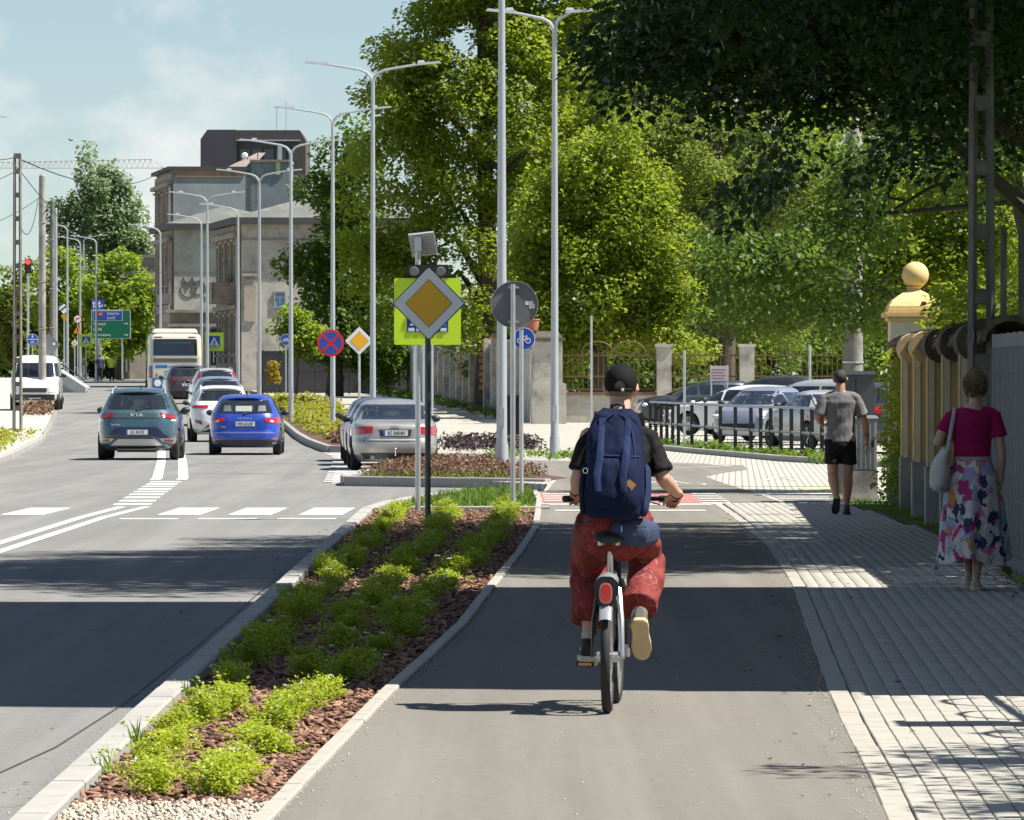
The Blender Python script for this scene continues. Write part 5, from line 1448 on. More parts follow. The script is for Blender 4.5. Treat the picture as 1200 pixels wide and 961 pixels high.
t = thing('apartment_tower', 'dark brown flat-roofed block rising behind the old houses', 'building', (PX(235, 600), 600, gz(600) - .5))
k = 600 / F; z0 = gz(600) - .5
zt = PZ(152, 600) - z0
b = MB()
b.prism([(0, 0), (42 * k, 0), (42 * k, zt), (8 * k, zt), (0, zt - .9)], 14, Matrix.Translation((0, 14, 0)) @ RX)
b.build('wall', TOWER, t)
MB().prism([(42 * k + .01, 0), (123 * k, 0), (123 * k, zt - 1.0), (116 * k, zt - .03), (42 * k + .01, zt - .03)], 14, Matrix.Translation((0, 14.4, 0)) @ RX).build('wall_wing', M('dark_cladding_warm', (.085, .066, .07), .8, var=.12, vs=.4), t)
MB().box((79 * k, .3, zt - 1.0), (76 * k, .4, .12)).build('ledge', GALV, t)
for px, h_ in ((323, 2.2), (334, 2.8)):
    MB().tube([((px - 235) * k, 3, zt), ((px - 235) * k, 3, zt + h_)], .035, 6).build('aerial', GALV, t)
MB().box((93 * k, .3, zt - 2.3), (5 * k, .5, 1.8)).build('vent_stack', GALV, t)
for i in range(5): MB().box(((52 + i * 14) * k, .36, zt - 2.4), (.9, .1, 1.2)).build('window', GLASSW, t)
hD = house('small_house', 'small beige house with a dark blue shuttered window left of the bus', 152, 450, 5.0, 6.5, 10, PZ(302, 450), PLASTER2, PLASTER2, ROOF_B, .25, .1, (2.0,), 3, 1.6, roof='flat', cornice=False)
zD = gz(450) - .3; k = 450 / F
win(hD, ((179 - 152) * k, -.02, PZ(358, 450) - zD), .95, 1.7, 'v', M('blue_shutter', (.03, .06, .16), .6), sill=False)
MB().box(((170 - 152) * k, -.6, PZ(325, 450) - zD), (3.6, 1.4, .14), M=Matrix.Rotation(.18, 4, 'X')).build('porch_roof', ROOF_D, hD)
t = thing('red_roof_house', 'house with a red tiled roof at the left edge behind the poles', 'house', (PX(-38, 430), 430, gz(430)))
zr = PZ(334, 430) - gz(430)
MB().box((0, 3, zr / 2), (2.4, 6, zr)).build('wall', PLASTER2, t)
MB().add([(-1.4, -.2, zr), (1.5, -.2, zr), (1.1, 2.6, zr + 1.0), (-1.4, 2.6, zr + 1.0), (1.5, 6, zr), (-1.4, 6, zr)], [(0, 1, 2, 3), (3, 2, 4, 5), (1, 4, 2)]).build('roof', M('red_tiles', (.30, .07, .05), .85, var=.3, vs=2), t)
# hoarding and kerb clutter where the street ends
t = thing('site_hoarding', 'grey concrete ramp wall behind the white van', 'wall', (PX(75, 330), 330, gz(330) - .1))
MB().prism([(-.3, 0), (1.1, 0), (1.1, .25), (.4, .7), (-.3, 1.15)], 4, Matrix.Translation((0, 4, 0)) @ RX).build('slab', M('ramp_concrete', (.30, .31, .32), .85, var=.12, vs=1), t)
MB().tube([(-.3, -.1, 1.55), (.4, -.1, 1.1), (1.1, -.1, .6)], .03, 8).build('handrail', BLACKM, t)
# tenement beyond the right edge: its shadow lies across path and road
t = thing('tall_tenement', 'tall plastered tenement beyond the right edge that shades the path', 'building', (6.4, 34.45, -.2))
MB().box((5, 8.1, 9), (10, 16.2, 18)).build('wall', OCHRE, t)
MB().box((5, 8.1, 18.06), (10.0, 16.2, .1)).build('roof', ROOF_D, t)
for fz in (2.4, 5.9, 9.4, 12.9, 16.0):
    for i in range(5): win(t, (-.01, 1.8 + i * 3.15, fz), 1.1, 1.8, 'u')
    for i in range(3): win(t, (1.8 + i * 3.2, -.005, fz), 1.1, 1.8, 'v')
# crane and birds
d = 1100; k = d / F
t = thing('tower_crane', 'thin tower crane jib on the skyline behind the poplar', 'crane', (PX(118, d), d, gz(d)))
CR = M('crane_steel', (.42, .36, .34), .6)
zj = PZ(193, d) - gz(d)
MB().box((0, 0, zj / 2), (.9, .9, zj)).build('mast', CR, t)
xa, xb = (-30 - 118) * k, (193 - 118) * k
MB().tube([(xa, 0, zj - .55), (xb, 0, zj - .55)], .09, 5).tube([(xa, 0, zj + .35), (xb - 2.2, 0, zj + .95), (xb, 0, zj - .55)], .07, 5).build('jib', CR, t)
b = MB()
n_ = 34
for i in range(n_):
    f0, f1 = i / n_, (i + .5) / n_
    x_, x2 = xa + (xb - 2 - xa) * f0, xa + (xb - 2 - xa) * f1
    b.tube([(x_, 0, zj - .55), (x2, 0, zj + .35 + .6 * f1)], .035, 4).tube([(x2, 0, zj + .35 + .6 * f1), (xa + (xb - 2 - xa) * (i + 1) / n_, 0, zj - .55)], .035, 4)
tag(b.build('lacing', CR, t), kind='stuff')
for i, (px, py, s_) in enumerate(((83, 165, .35), (3, 138, .4))):
    d = 600
    bm_ = MB().tube([(-.22, 0, 0), (-.1, 0, .03), (.1, 0, .02), (.25, 0, 0)], [.01, .05, .05, .01], 8)
    for q in (-1, 1): bm_.add([(-.08, 0, .03), (.09, 0, .03), (.02, q * .22, .16), (-.1, q * .5, .1), (-.12, q * .25, .10)], [(0, 1, 2, 4), (4, 2, 3)])
    tag(bm_.build('bird', BLACKM, None, True, (PX(px, d), d, PZ(py, d))), ['small dark bird flying above the poplar', 'small bird flying at the left edge of the sky'][i], 'bird', 'birds in the sky').rotation_euler = (.2, 0, .7 + i)
# ------------------------------------------------------------------ vehicles
CARGLASS = M('car_glass', (.012, .016, .02), .04, spec=.9, coat=.6)
TAIL = M('tail_light_red', (.42, .008, .012), .12, coat=1)
TAILD = M('tail_light_dark', (.16, .01, .012), .12, coat=1)
LENSW = M('light_clear', (.62, .62, .62), .12, coat=1)
PLATEW = M('number_plate', (.74, .74, .72), .4)
SILVERP = M('silver_trim', (.50, .51, .52), .35, .7)
DARKTRIM = M('dark_trim', (.022, .023, .026), .5, coat=.2)
SPECS = {
 'hatch': [(.18, .76, -1.93, 1.98, 5), (.24, .82, -1.99, 2.02, 5), (.32, .865, -2.04, 2.05, 5), (.45, .885, -2.06, 2.05, 5), (.55, .89, -2.04, 2.05, 5), (.60, .89, -2.005, 2.04, 5), (.72, .888, -1.995, 2.0, 5), (.84, .88, -1.98, 1.93, 5), (.92, .865, -1.95, 1.5, 4.6), (.98, .845, -1.92, 1.1, 4.4), (1.05, .81, -1.87, .95, 4), (1.25, .70, -1.70, .55, 4), (1.38, .625, -1.53, .2, 4), (1.435, .54, -1.36, -.05, 4), (1.465, .36, -1.0, -.3, 3)],
 'suv': [(.22, .78, -2.08, 2.15, 5), (.30, .86, -2.18, 2.2, 5), (.40, .915, -2.23, 2.24, 5), (.56, .93, -2.25, 2.25, 5), (.68, .932, -2.235, 2.23, 5), (.82, .93, -2.215, 2.2, 5), (.98, .92, -2.17, 1.95, 5), (1.07, .90, -2.11, 1.4, 4.6), (1.13, .865, -2.05, 1.12, 4.4), (1.22, .82, -1.97, .9, 4), (1.45, .715, -1.76, .45, 4), (1.56, .65, -1.62, .15, 4), (1.62, .55, -1.45, -.1, 4), (1.65, .36, -1.1, -.4, 3)],
 'sedan': [(.18, .76, -2.15, 2.15, 5), (.25, .82, -2.22, 2.23, 5), (.33, .865, -2.28, 2.28, 5), (.48, .885, -2.305, 2.3, 5), (.60, .886, -2.29, 2.28, 5), (.64, .886, -2.25, 2.27, 5), (.78, .88, -2.235, 2.2, 5), (.88, .868, -2.22, 1.9, 5), (.94, .85, -2.17, 1.5, 4.6), (.975, .835, -2.0, 1.2, 4.4), (1.0, .815, -1.62, 1.05, 4.2), (1.06, .79, -1.42, .9, 4), (1.22, .71, -1.08, .5, 4), (1.34, .635, -.80, .2, 4), (1.40, .54, -.58, .0, 4), (1.428, .36, -.3, -.2, 3)],
 'van': [(.30, .80, -2.25, 2.4, 6), (.40, .88, -2.36, 2.45, 6), (.60, .92, -2.40, 2.46, 6), (.85, .93, -2.36, 2.46, 6), (1.05, .93, -2.26, 2.46, 6), (1.15, .92, -2.10, 2.45, 6), (1.30, .90, -1.96, 2.44, 5), (1.75, .85, -1.58, 2.40, 5), (1.88, .82, -1.42, 2.36, 5), (1.98, .74, -1.25, 2.2, 5), (2.04, .55, -1.0, 1.9, 4)],
 'bus': [(.32, 1.18, -5.42, 5.4, 12), (.42, 1.24, -5.5, 5.5, 14), (1.0, 1.25, -5.5, 5.5, 16), (1.9, 1.25, -5.48, 5.5, 16), (2.7, 1.23, -5.38, 5.45, 14), (2.86, 1.20, -5.32, 5.4, 12), (2.96, 1.12, -5.2, 5.3, 10), (3.0, .95, -5.0, 5.1, 8)],
}
class Car:
    def __init__(s, name, label, kind, paint, X, d, rz, cat='car', group=None, lower=None, wheels=None, wr=.32, scale=1.0, road=True, z=None):
        s.S = np.array(SPECS[kind], float)
        s.kind = kind
        s.t = thing(name, label, cat, (X, d, (gz(d) - (.12 if road else 0)) if z is None else z), R(rz), group)
        s.t.scale = (scale, scale, scale)
        zs = []
        for a_, b_ in zip(s.S[:-1, 0], s.S[1:, 0]):
            k = max(1, int((b_ - a_) / .045)); zs += list(np.linspace(a_, b_, k, endpoint=False))
        zs.append(s.S[-1, 0])
        N = 72
        vs, fs = [], []
        th = np.linspace(0, 2 * PI, N, endpoint=False)
        th = th + .18 * np.sin(4 * th) * 0
        for z_ in zs:
            w_, yr, yf, n_ = s.sec(z_)
            yc, hl = (yr + yf) / 2, (yf - yr) / 2
            for a_ in th:
                c_, s_ = math.cos(a_), math.sin(a_)
                vs.append((w_ * math.copysign(abs(c_) ** (2 / n_), c_), yc + hl * math.copysign(abs(s_) ** (2 / n_), s_), z_))
        for i in range(len(zs) - 1):
            for j in range(N): fs.append((i * N + j, i * N + (j + 1) % N, (i + 1) * N + (j + 1) % N, (i + 1) * N + j))
        fs.append(tuple(range(N - 1, -1, -1)))
        zt = zs[-1] + .012
        vs.append((0, (s.S[-1, 2] + s.S[-1, 3]) / 2, zt)); L_ = len(vs) - 1
        for j in range(N): fs.append(((len(zs) - 1) * N + j, (len(zs) - 1) * N + (j + 1) % N, L_))
        s.body = MB().add(vs, fs).build('body', paint, s.t, True)
        W = s.S[:, 1].max()
        wy = wheels or {'hatch': (-1.27, 1.28), 'suv': (-1.32, 1.36), 'sedan': (-1.33, 1.32), 'van': (-1.45, 1.5), 'bus': (-2.6, 2.9)}[kind]
        s.wr = wr
        cut = MB()
        for y in wy:
            for sg in (-1, 1): cut.tube([(sg * (W - .27), y, wr), (sg * (W + .3), y, wr)], wr + .055, 28)
        c = cut.build('cutter', BLACKM)
        c.parent = None
        c.matrix_world = s.t.matrix_basis.copy()
        m_ = s.body.modifiers.new('arch', 'BOOLEAN'); m_.operation = 'DIFFERENCE'; m_.object = c; m_.solver = 'EXACT'
        try: m_.material_mode = 'TRANSFER'
        except Exception: pass
        dg = bpy.context.evaluated_depsgraph_get(); dg.update()
        me = bpy.data.meshes.new_from_object(s.body.evaluated_get(dg))
        if len(me.polygons) > 500:
            s.body.modifiers.clear(); s.body.data = me
        else: s.body.modifiers.clear()
        bpy.data.objects.remove(c)
        for y in wy:
            for sg in (-1, 1): s.wheel(sg * (W - .115), y, sg)
        s.patch('sill_trim', [(-W * .93, .19), (W * .93, .19), (W * .99, .34), (-W * .99, .34)], DARKTRIM, .004) if lower else None
    def wheel(s, x, y, sg):
        r = s.wr; wd = .205 if s.kind != 'bus' else .28
        ty = MB().lathe([(r * .62, -wd / 2), (r * .9, -wd / 2), (r * .98, -wd * .38), (r, -wd * .2), (r, wd * .2), (r * .98, wd * .38), (r * .9, wd / 2), (r * .62, wd / 2), (r * .62, -wd / 2)], (0, 0, 0), 28, 'X')
        w_ = thing_part('wheel', s.t, (x, y, r))
        ty.build('tyre', RUBBER, w_, True)
        rm = MB().lathe([(0, sg * wd * .25), (r * .16, sg * wd * .3), (r * .17, sg * wd * .2), (r * .62, sg * wd * .1), (r * .62, -sg * wd * .3)], (0, 0, 0), 20, 'X')
        for k in range(5):
            a_ = 2 * PI * k / 5
            rm.tube([(sg * wd * .27, .06 * math.cos(a_), .06 * math.sin(a_)), (sg * wd * .3, r * .6 * math.cos(a_), r * .6 * math.sin(a_))], [.035, .028], 6)
        rm.lathe([(r * .57, sg * wd * .42), (r * .64, sg * wd * .46), (r * .64, sg * wd * .2)], (0, 0, 0), 24, 'X')
        rm.build('rim', RIM, w_, True)
    def sec(s, z_):
        return [float(np.interp(z_, s.S[:, 0], s.S[:, i])) for i in range(1, 5)]
    def ry(s, x, z_):
        w_, yr, yf, n_ = s.sec(z_)
        u = min(abs(x) / w_, .9999)
        return (yr + yf) / 2 - (yf - yr) / 2 * (1 - u ** n_) ** (1 / n_)
    def sx(s, y, z_):
        w_, yr, yf, n_ = s.sec(z_)
        u = min(abs(y - (yr + yf) / 2) / ((yf - yr) / 2), .9999)
        return w_ * (1 - u ** n_) ** (1 / n_)
    def patch(s, name, q, mat, off=.005, nu=14, nv=7, th=.012, parent=None, bow=0):
        """q: (x,z) bottom-left, bottom-right, top-right, top-left on the rear end"""
        vs, fs = [], []
        for i in range(nv + 1):
            v = i / nv
            for j in range(nu + 1):
                u = j / nu
                x = (q[0][0] * (1 - u) + q[1][0] * u) * (1 - v) + (q[3][0] * (1 - u) + q[2][0] * u) * v
                z_ = (q[0][1] * (1 - u) + q[1][1] * u) * (1 - v) + (q[3][1] * (1 - u) + q[2][1] * u) * v + bow * (1 - (2 * u - 1) ** 2) * (v if bow > 0 else 1)
                y = s.ry(x, z_)
                w_ = s.sec(z_)[0]
                ox = off * max(0, (abs(x) / w_ - .8) / .2) * (1 if x > 0 else -1)
                vs.append((x + ox, y - off, z_))
        n1 = nu + 1
        for i in range(nv):
            for j in range(nu): fs.append((i * n1 + j, i * n1 + j + 1, (i + 1) * n1 + j + 1, (i + 1) * n1 + j))
        # rim going back into the body
        bd = [j for j in range(n1)] + [i * n1 + nu for i in range(1, nv + 1)] + [nv * n1 + j for j in range(nu - 1, -1, -1)] + [i * n1 for i in range(nv - 1, 0, -1)]
        o_ = len(vs)
        for b_ in bd: vs.append((vs[b_][0] * .998, vs[b_][1] + th, vs[b_][2]))
        m_ = len(bd)
        for i in range(m_): fs.append((bd[i], o_ + i, o_ + (i + 1) % m_, bd[(i + 1) % m_]))
        return MB().add(vs, fs).build(name, mat, parent or s.t, True)
    def side(s, name, q, sg, mat, off=.006, nu=10, nv=5):
        vs, fs = [], []
        for i in range(nv + 1):
            v = i / nv
            for j in range(nu + 1):
                u = j / nu
                y = (q[0][0] * (1 - u) + q[1][0] * u) * (1 - v) + (q[3][0] * (1 - u) + q[2][0] * u) * v
                z_ = (q[0][1] * (1 - u) + q[1][1] * u) * (1 - v) + (q[3][1] * (1 - u) + q[2][1] * u) * v
                vs.append((sg * (s.sx(y, z_) + off), y, z_))
        n1 = nu + 1
        for i in range(nv):
            for j in range(nu): fs.append((i * n1 + j, i * n1 + j + 1, (i + 1) * n1 + j + 1, (i + 1) * n1 + j))
        return MB().add(vs, fs).build(name, mat, s.t, True)
    def both(s, name, q, mat, off=.006, nu=8, nv=5, th=.012):
        s.patch(name, q, mat, off, nu, nv, th)
        s.patch(name, [(-x, z_) for x, z_ in (q[1], q[0], q[3], q[2])], mat, off, nu, nv, th)
    def sides(s, zb, zt, ys):
        for sg in (-1, 1):
            for (y0, y1, y2, y3) in ys: s.side('side_window', [(y0, zb), (y1, zb), (y2, zt), (y3, zt)], sg, CARGLASS)
    def mirrors(s, y, z_, mat, W=None):
        W = W or s.sx(y, z_)
        for sg in (-1, 1):
            MB().tube([(sg * (W - .02), y, z_ - .02), (sg * (W + .08), y, z_)], [.03, .03], 6).ball((sg * (W + .14), y, z_ + .03), (.105, .07, .075), 12, 8).build('mirror', mat, s.t, True)
    def plate(s, txt, z_, w_=.5, h_=.11, x=0):
        y = s.ry(x, z_) - .012
        p = MB().box((x, y, z_), (w_, .012, h_)).build('number_plate', PLATEW, s.t)
        MB().box((x - w_ / 2 + .022, y - .0075, z_), (.04, .003, h_ * .96)).build('plate_band', BLUE, p)
        text('plate_text', txt, h_ * .92, BLACK, p, (x + .02, y - .008, z_), sx=.82)
        return p
    def antenna(s, y):
        z_ = s.S[-1, 0]
        MB().prism([(-.09, 0), (.07, 0), (-.06, .07), (-.085, .07)], .03, Matrix.Translation((.015, y, z_ - .01)) @ Matrix.Rotation(PI / 2, 4, 'Z') @ RX).build('antenna_fin', DARKTRIM, s.t)
    def rails(s, z_, y0, y1, mat, x=.56):
        for sg in (-1, 1):
            MB().tube([(sg * (x + .04), y0, z_ - .10), (sg * (x + .03), y0 + .12, z_), (sg * x, (y0 + y1) / 2, z_ + .05), (sg * (x - .02), y1 - .1, z_)], .022, 8).build('roof_rail', mat, s.t, True)
    def spoiler(s, zt, half, depth, mat, y=None):
        y = s.ry(0, zt) if y is None else y
        vs = []
        for x in np.linspace(-half, half, 13):
            yy = s.ry(x, zt)
            c_ = .05 * (abs(x) / half) ** 2
            vs += [(x, yy + .28, zt + .055 - c_), (x, yy - depth + c_, zt + .025 - c_), (x, yy - depth + c_, zt + .0 - c_), (x, yy + .1, zt - .03 - c_)]
        fs = []
        for i in range(12):
            for j in range(4): fs.append((4 * i + j, 4 * i + (j + 1) % 4, 4 * i + 4 + (j + 1) % 4, 4 * i + 4 + j))
        fs += [(0, 1, 2, 3), (48, 49, 50, 51)]
        MB().add(vs, fs).build('spoiler', mat, s.t, True)
    def wiper(s, z_, x=0):
        y = s.ry(x, z_)
        MB().tube([(x, y - .02, z_), (x + .3, s.ry(x + .3, z_ + .06) - .02, z_ + .06)], .012, 6).ball((x, y - .015, z_), .03, 8, 6).build('wiper', DARKTRIM, s.t)
def thing_part(name, parent, loc):
    o = bpy.data.objects.new(name, None); COL.objects.link(o); o.parent = parent; o.location = loc; o.empty_display_size = .05
    return o

# --- teal crossover on the left
c = Car('parked_car' if 0 else 'car', 'teal blue crossover with wedge tail lights driving left of the blue hatchback', 'suv', carpaint('paint_teal', (.045, .10, .135)), -8.56, 148, .3, group='cars on the road', wr=.35)
T = c.t
c.patch('rear_window', [(-.74, 1.16), (.74, 1.16), (.61, 1.50), (-.61, 1.50)], CARGLASS, .006, 18, 8)
c.spoiler(1.555, .62, .10, bpy.data.materials['paint_teal'])
c.patch('light_bar_panel', [(-.60, .97), (.60, .97), (.62, 1.085), (-.62, 1.085)], M('panel_dark_teal', (.05, .075, .075), .3, .3, coat=1), .006)
c.both('tail_light', [(.55, 1.0), (.86, .93), (.875, 1.03), (.52, 1.10)], TAILD, .014)
c.both('tail_light_glow', [(.66, .99), (.80, .955), (.83, 1.0), (.62, 1.07)], TAIL, .020)
c.both('reverse_light', [(.76, .90), (.87, .89), (.875, .93), (.79, .94)], LENSW, .012)
c.patch('lower_panel', [(-.76, .49), (.76, .49), (.46, .76), (-.46, .76)], M('gloss_navy', (.008, .012, .03), .2, coat=1), .008, 18, 8)
c.patch('skid_plate', [(-.60, .34), (.60, .34), (.42, .49), (-.42, .49)], SILVERP, .022)
c.patch('bumper_strip', [(-.62, .27), (.62, .27), (.60, .335), (-.60, .335)], DARKTRIM, .014)
c.both('fog_surround', [(.58, .44), (.84, .37), (.885, .50), (.52, .50)], SILVERP, .014)
c.both('fog_light', [(.64, .44), (.80, .40), (.84, .48), (.60, .48)], TAILD, .022)
c.plate('SC 8127J', .645)
text('emblem', 'KIA', .13, CHROME, T, (0, c.ry(0, 1.03) - .014, 1.03), sx=1.5, depth=.006)
text('badge', 'Sportage', .06, CHROME, T, (-.48, c.ry(.48, .82) - .008, .82), depth=.003)
c.rails(1.62, -1.45, .3, SILVERP, .57); c.antenna(-1.0); c.mirrors(.75, 1.10, DARKTRIM); c.wiper(1.15)
c.sides(1.14, 1.47, [(-1.55, -.75, -.75, -1.4), (-.68, .15, .12, -.68), (.22, 1.0, .4, .2)])
for sg in (-1, 1): c.side('door_seam', [(-.72, .35), (-.70, .35), (-.70, 1.1), (-.72, 1.1)], sg, BLACK, .004); c.side('arch_cladding', [(-2.0, .24), (2.0, .24), (2.0, .36), (-2.0, .36)], sg, DARKTRIM, .004, 30)
MB().tube([(-.45, -2.2, .24), (.45, -2.2, .24)], .05, 8).build('exhaust_pipe', BLACKM, T)
# --- blue hatchback
PBL = carpaint('paint_blue', (.012, .055, .40), .3)
c = Car('car', 'bright blue hatchback driving away in the right lane', 'hatch', PBL, -6.5, 157, .6, group='cars on the road', wr=.31)
T = c.t
c.patch('rear_window', [(-.68, 1.01), (.68, 1.01), (.56, 1.33), (-.56, 1.33)], CARGLASS, .006, 18, 8)
c.patch('parcel_reflection', [(-.22, 1.06), (.18, 1.06), (.18, 1.19), (-.22, 1.19)], M('painted_glass_reflection', (.28, .31, .28), .4), .0085)  # pale patch paints a reflection onto the glass
for x in (-.42, .42): c.patch('headrest', [(x - .1, 1.06), (x + .1, 1.06), (x + .08, 1.2), (x - .08, 1.2)], M('car_seat_grey', (.10, .11, .12), .7), .0085)
c.spoiler(1.375, .57, .08, PBL)
c.both('tail_light', [(.52, .80), (.86, .76), (.872, .92), (.46, .90)], TAIL, .012)
c.both('reverse_light', [(.62, .80), (.70, .79), (.71, .84), (.62, .85)], LENSW, .017)
c.patch('tailgate_recess', [(-.52, .60), (.52, .60), (.56, .82), (-.56, .82)], M('paint_blue_shaded', (.01, .045, .33), .4, .3, coat=1), .004)  # recess shade painted as a darker blue patch on the tailgate
c.plate('WE 6CL83', .755)
text('lettering', 'S K O D A', .062, CHROME, T, (0, c.ry(0, .885) - .008, .885), depth=.003, sx=1.3)
text('badge', 'FABIA', .045, CHROME, T, (-.5, c.ry(.5, .70) - .012, .68), depth=.002)
c.patch('bumper_lower', [(-.74, .20), (.74, .20), (.80, .36), (-.80, .36)], DARKTRIM, .010, 20)
c.patch('bumper_crease', [(-.78, .53), (.78, .53), (.80, .545), (-.80, .545)], SILVERP, .006, 20, 2)
c.both('reflector', [(.62, .375), (.80, .375), (.81, .41), (.62, .41)], TAIL, .012)
c.both('exhaust_trim', [(.66, .27), (.78, .27), (.78, .30), (.66, .30)], SILVERP, .016)
c.antenna(-.95); c.mirrors(.72, .98, DARKTRIM); c.wiper(1.0)
c.sides(1.0, 1.32, [(-1.25, -.62, -.62, -1.1), (-.55, .2, .18, -.55), (.27, .95, .45, .25)])
for sg in (-1, 1): c.side('door_seam', [(-.60, .3), (-.58, .3), (-.58, .98), (-.60, .98)], sg, BLACK, .004)
# --- white crossover ahead of it
PW = carpaint('paint_white', (.70, .70, .69), 0)
c = Car('car', 'white crossover with red wrap-round tail lights behind the blue hatchback', 'suv', PW, -8.35, 183, 4.5, group='cars on the road', wr=.34, scale=.97)
c.patch('rear_window', [(-.68, 1.2), (.68, 1.2), (.56, 1.5), (-.56, 1.5)], CARGLASS, .006, 16, 8)
c.spoiler(1.555, .62, .12, PW)
c.both('tail_light', [(.42, 1.0), (.86, .98), (.88, 1.07), (.40, 1.08)], TAIL, .02)
c.both('fog_light', [(.58, .5), (.78, .56), (.80, .66), (.62, .62)], TAILD, .015)
c.patch('bumper_lower', [(-.66, .28), (.66, .28), (.42, .5), (-.42, .5)], DARKTRIM, .012)
c.both('bumper_chrome', [(.32, .40), (.56, .32), (.60, .36), (.36, .46)], SILVERP, .02)
c.plate('SC 5903L', .8); c.mirrors(.75, 1.1, DARKTRIM); c.antenna(-1.0); c.rails(1.60, -1.4, .2, PW, .58)
c.sides(1.14, 1.47, [(-1.5, -.75, -.75, -1.3), (-.68, .15, .12, -.68), (.22, 1.0, .4, .2)])
# --- blue-grey SUV, estate with tall lights, dark SUV
PG = carpaint('paint_bluegrey', (.22, .28, .36))
c = Car('car', 'blue-grey car whose roof shows above the white crossover', 'suv', PG, -9.95, 216, 6, group='cars on the road', wr=.34)
c.patch('rear_window', [(-.72, 1.16), (.72, 1.16), (.6, 1.5), (-.6, 1.5)], CARGLASS, .006, 16, 8); c.spoiler(1.56, .6, .08, PG)
c.both('tail_light', [(.55, .9), (.88, .86), (.89, 1.05), (.5, 1.05)], TAIL, .012); c.plate('SC 2210H', .8); c.mirrors(.75, 1.1, DARKTRIM); c.antenna(-1.0)
c.sides(1.14, 1.47, [(-1.5, -.75, -.75, -1.3), (-.68, .15, .12, -.68), (.22, 1.0, .4, .2)])
PS = carpaint('paint_silver_white', (.50, .50, .50), .3)
c = Car('car', 'pale estate car with tall red corner lights beside its rear window', 'suv', PS, -11.45, 246, 6, group='cars on the road', wr=.34)
c.patch('rear_window', [(-.62, 1.12), (.62, 1.12), (.56, 1.52), (-.56, 1.52)], CARGLASS, .006, 16, 8); c.spoiler(1.565, .58, .08, PS)
c.both('tail_light', [(.70, .85), (.90, .85), (.69, 1.5), (.58, 1.5)], TAIL, .014, 6, 12); c.plate('SC 7714F', .75); c.mirrors(.75, 1.1, DARKTRIM); c.rails(1.62, -1.45, .3, SILVERP, .57); c.antenna(-.9)
c.sides(1.14, 1.47, [(-1.5, -.75, -.75, -1.3), (-.68, .15, .12, -.68), (.22, 1.0, .4, .2)])
PD = carpaint('paint_dark_maroon', (.055, .03, .035))
c = Car('car', 'dark sport utility car just behind the bus', 'suv', PD, -13.9, 272, 5.5, group='cars on the road', wr=.35)
c.patch('rear_window', [(-.72, 1.16), (.72, 1.16), (.6, 1.48), (-.6, 1.48)], CARGLASS, .006, 16, 8); c.spoiler(1.56, .6, .08, PD)
c.both('tail_light', [(.45, .95), (.88, .92), (.89, 1.05), (.5, 1.03)], TAILD, .012); c.plate('SC 3051C', .8); c.mirrors(.75, 1.1, DARKTRIM)
MB().lathe([(.10, 0), (.12, -.02), (.10, -.03)], (0, c.ry(0, .92) - .02, .92), 18, 'Y').build('emblem', CHROME, c.t)
c.patch('bumper_lower', [(-.8, .28), (.8, .28), (.85, .55), (-.85, .55)], DARKTRIM, .012)
c.sides(1.14, 1.47, [(-1.5, -.75, -.75, -1.3), (-.68, .15, .12, -.68), (.22, 1.0, .4, .2)])
# --- bus
CREAMP = carpaint('paint_cream', (.58, .56, .46), 0)
c = Car('bus', 'cream and blue city bus seen from behind', 'bus', CREAMP, -15.65, 296, 3.8, 'bus', wr=.47)
BUSB = M('bus_blue', (.015, .14, .40), .35, coat=.5); BUSW = M('bus_advert_white', (.55, .55, .48), .5)
c.patch('rear_window', [(-1.0, 1.97), (1.0, 1.97), (.98, 2.72), (-.98, 2.72)], CARGLASS, .012, 16, 6)
c.patch('rear_surround', [(-1.1, 1.62), (1.1, 1.62), (1.08, 1.94), (-1.08, 1.94)], M('bus_grey_band', (.42, .40, .32), .5), .006)
for i in range(4): c.patch('louvre', [(-1.0, 1.68 + i * .045), (1.0, 1.68 + i * .045), (1.0, 1.70 + i * .045), (-1.0, 1.70 + i * .045)], DARKTRIM, .012, 10, 1)
c.patch('advert_panel', [(-1.0, .98), (1.1, .98), (1.1, 1.58), (-1.0, 1.58)], BUSW, .010)
for x0, x1, z0, z1 in ((-.9, -.35, 1.40, 1.54), (-.3, -.05, 1.41, 1.50), (.05, .75, 1.39, 1.53), (-.5, -.1, 1.22, 1.27), (.0, .6, 1.22, 1.27), (-.5, .5, 1.08, 1.13)):
    c.patch('advert_print', [(x0, z0), (x1, z0), (x1, z1), (x0, z1)], BUSB if z0 > 1.3 else SIGN_BACK, .014, 6, 2)
c.patch('advert_mark', [(-.9, 1.02), (-.78, 1.02), (-.80, 1.16), (-.88, 1.16)], M('advert_olive', (.2, .22, .05), .6), .014, 4, 2)
c.patch('lower_panel', [(-1.2, .42), (1.2, .42), (1.21, .94), (-1.21, .94)], BUSB, .009)
c.both('corner_panel', [(1.04, .95), (1.235, .95), (1.235, 1.5), (1.04, 1.5)], BUSB, .016, 6, 4)
c.both('tail_light', [(1.06, 1.0), (1.22, 1.0), (1.22, 1.3), (1.06, 1.3)], TAIL, .024, 6, 4)
MB().lathe([(.16, 0), (.16, -.01), (0, -.012)], (-.8, c.ry(.8, .72) - .012, .72), 20, 'Y').build('round_sticker', WHITE, c.t)
MB().box((0, -3.6, 3.08), (2.1, 3.2, .22), top=.92).build('roof_unit', CREAMP, c.t, bevel=.05)
for sg in (-1, 1):
    for i in range(5): c.side('side_window', [(-4.9 + i * 1.95, 1.3), (-3.1 + i * 1.95, 1.3), (-3.1 + i * 1.95, 2.5), (-4.9 + i * 1.95, 2.5)], sg, CARGLASS, .01)
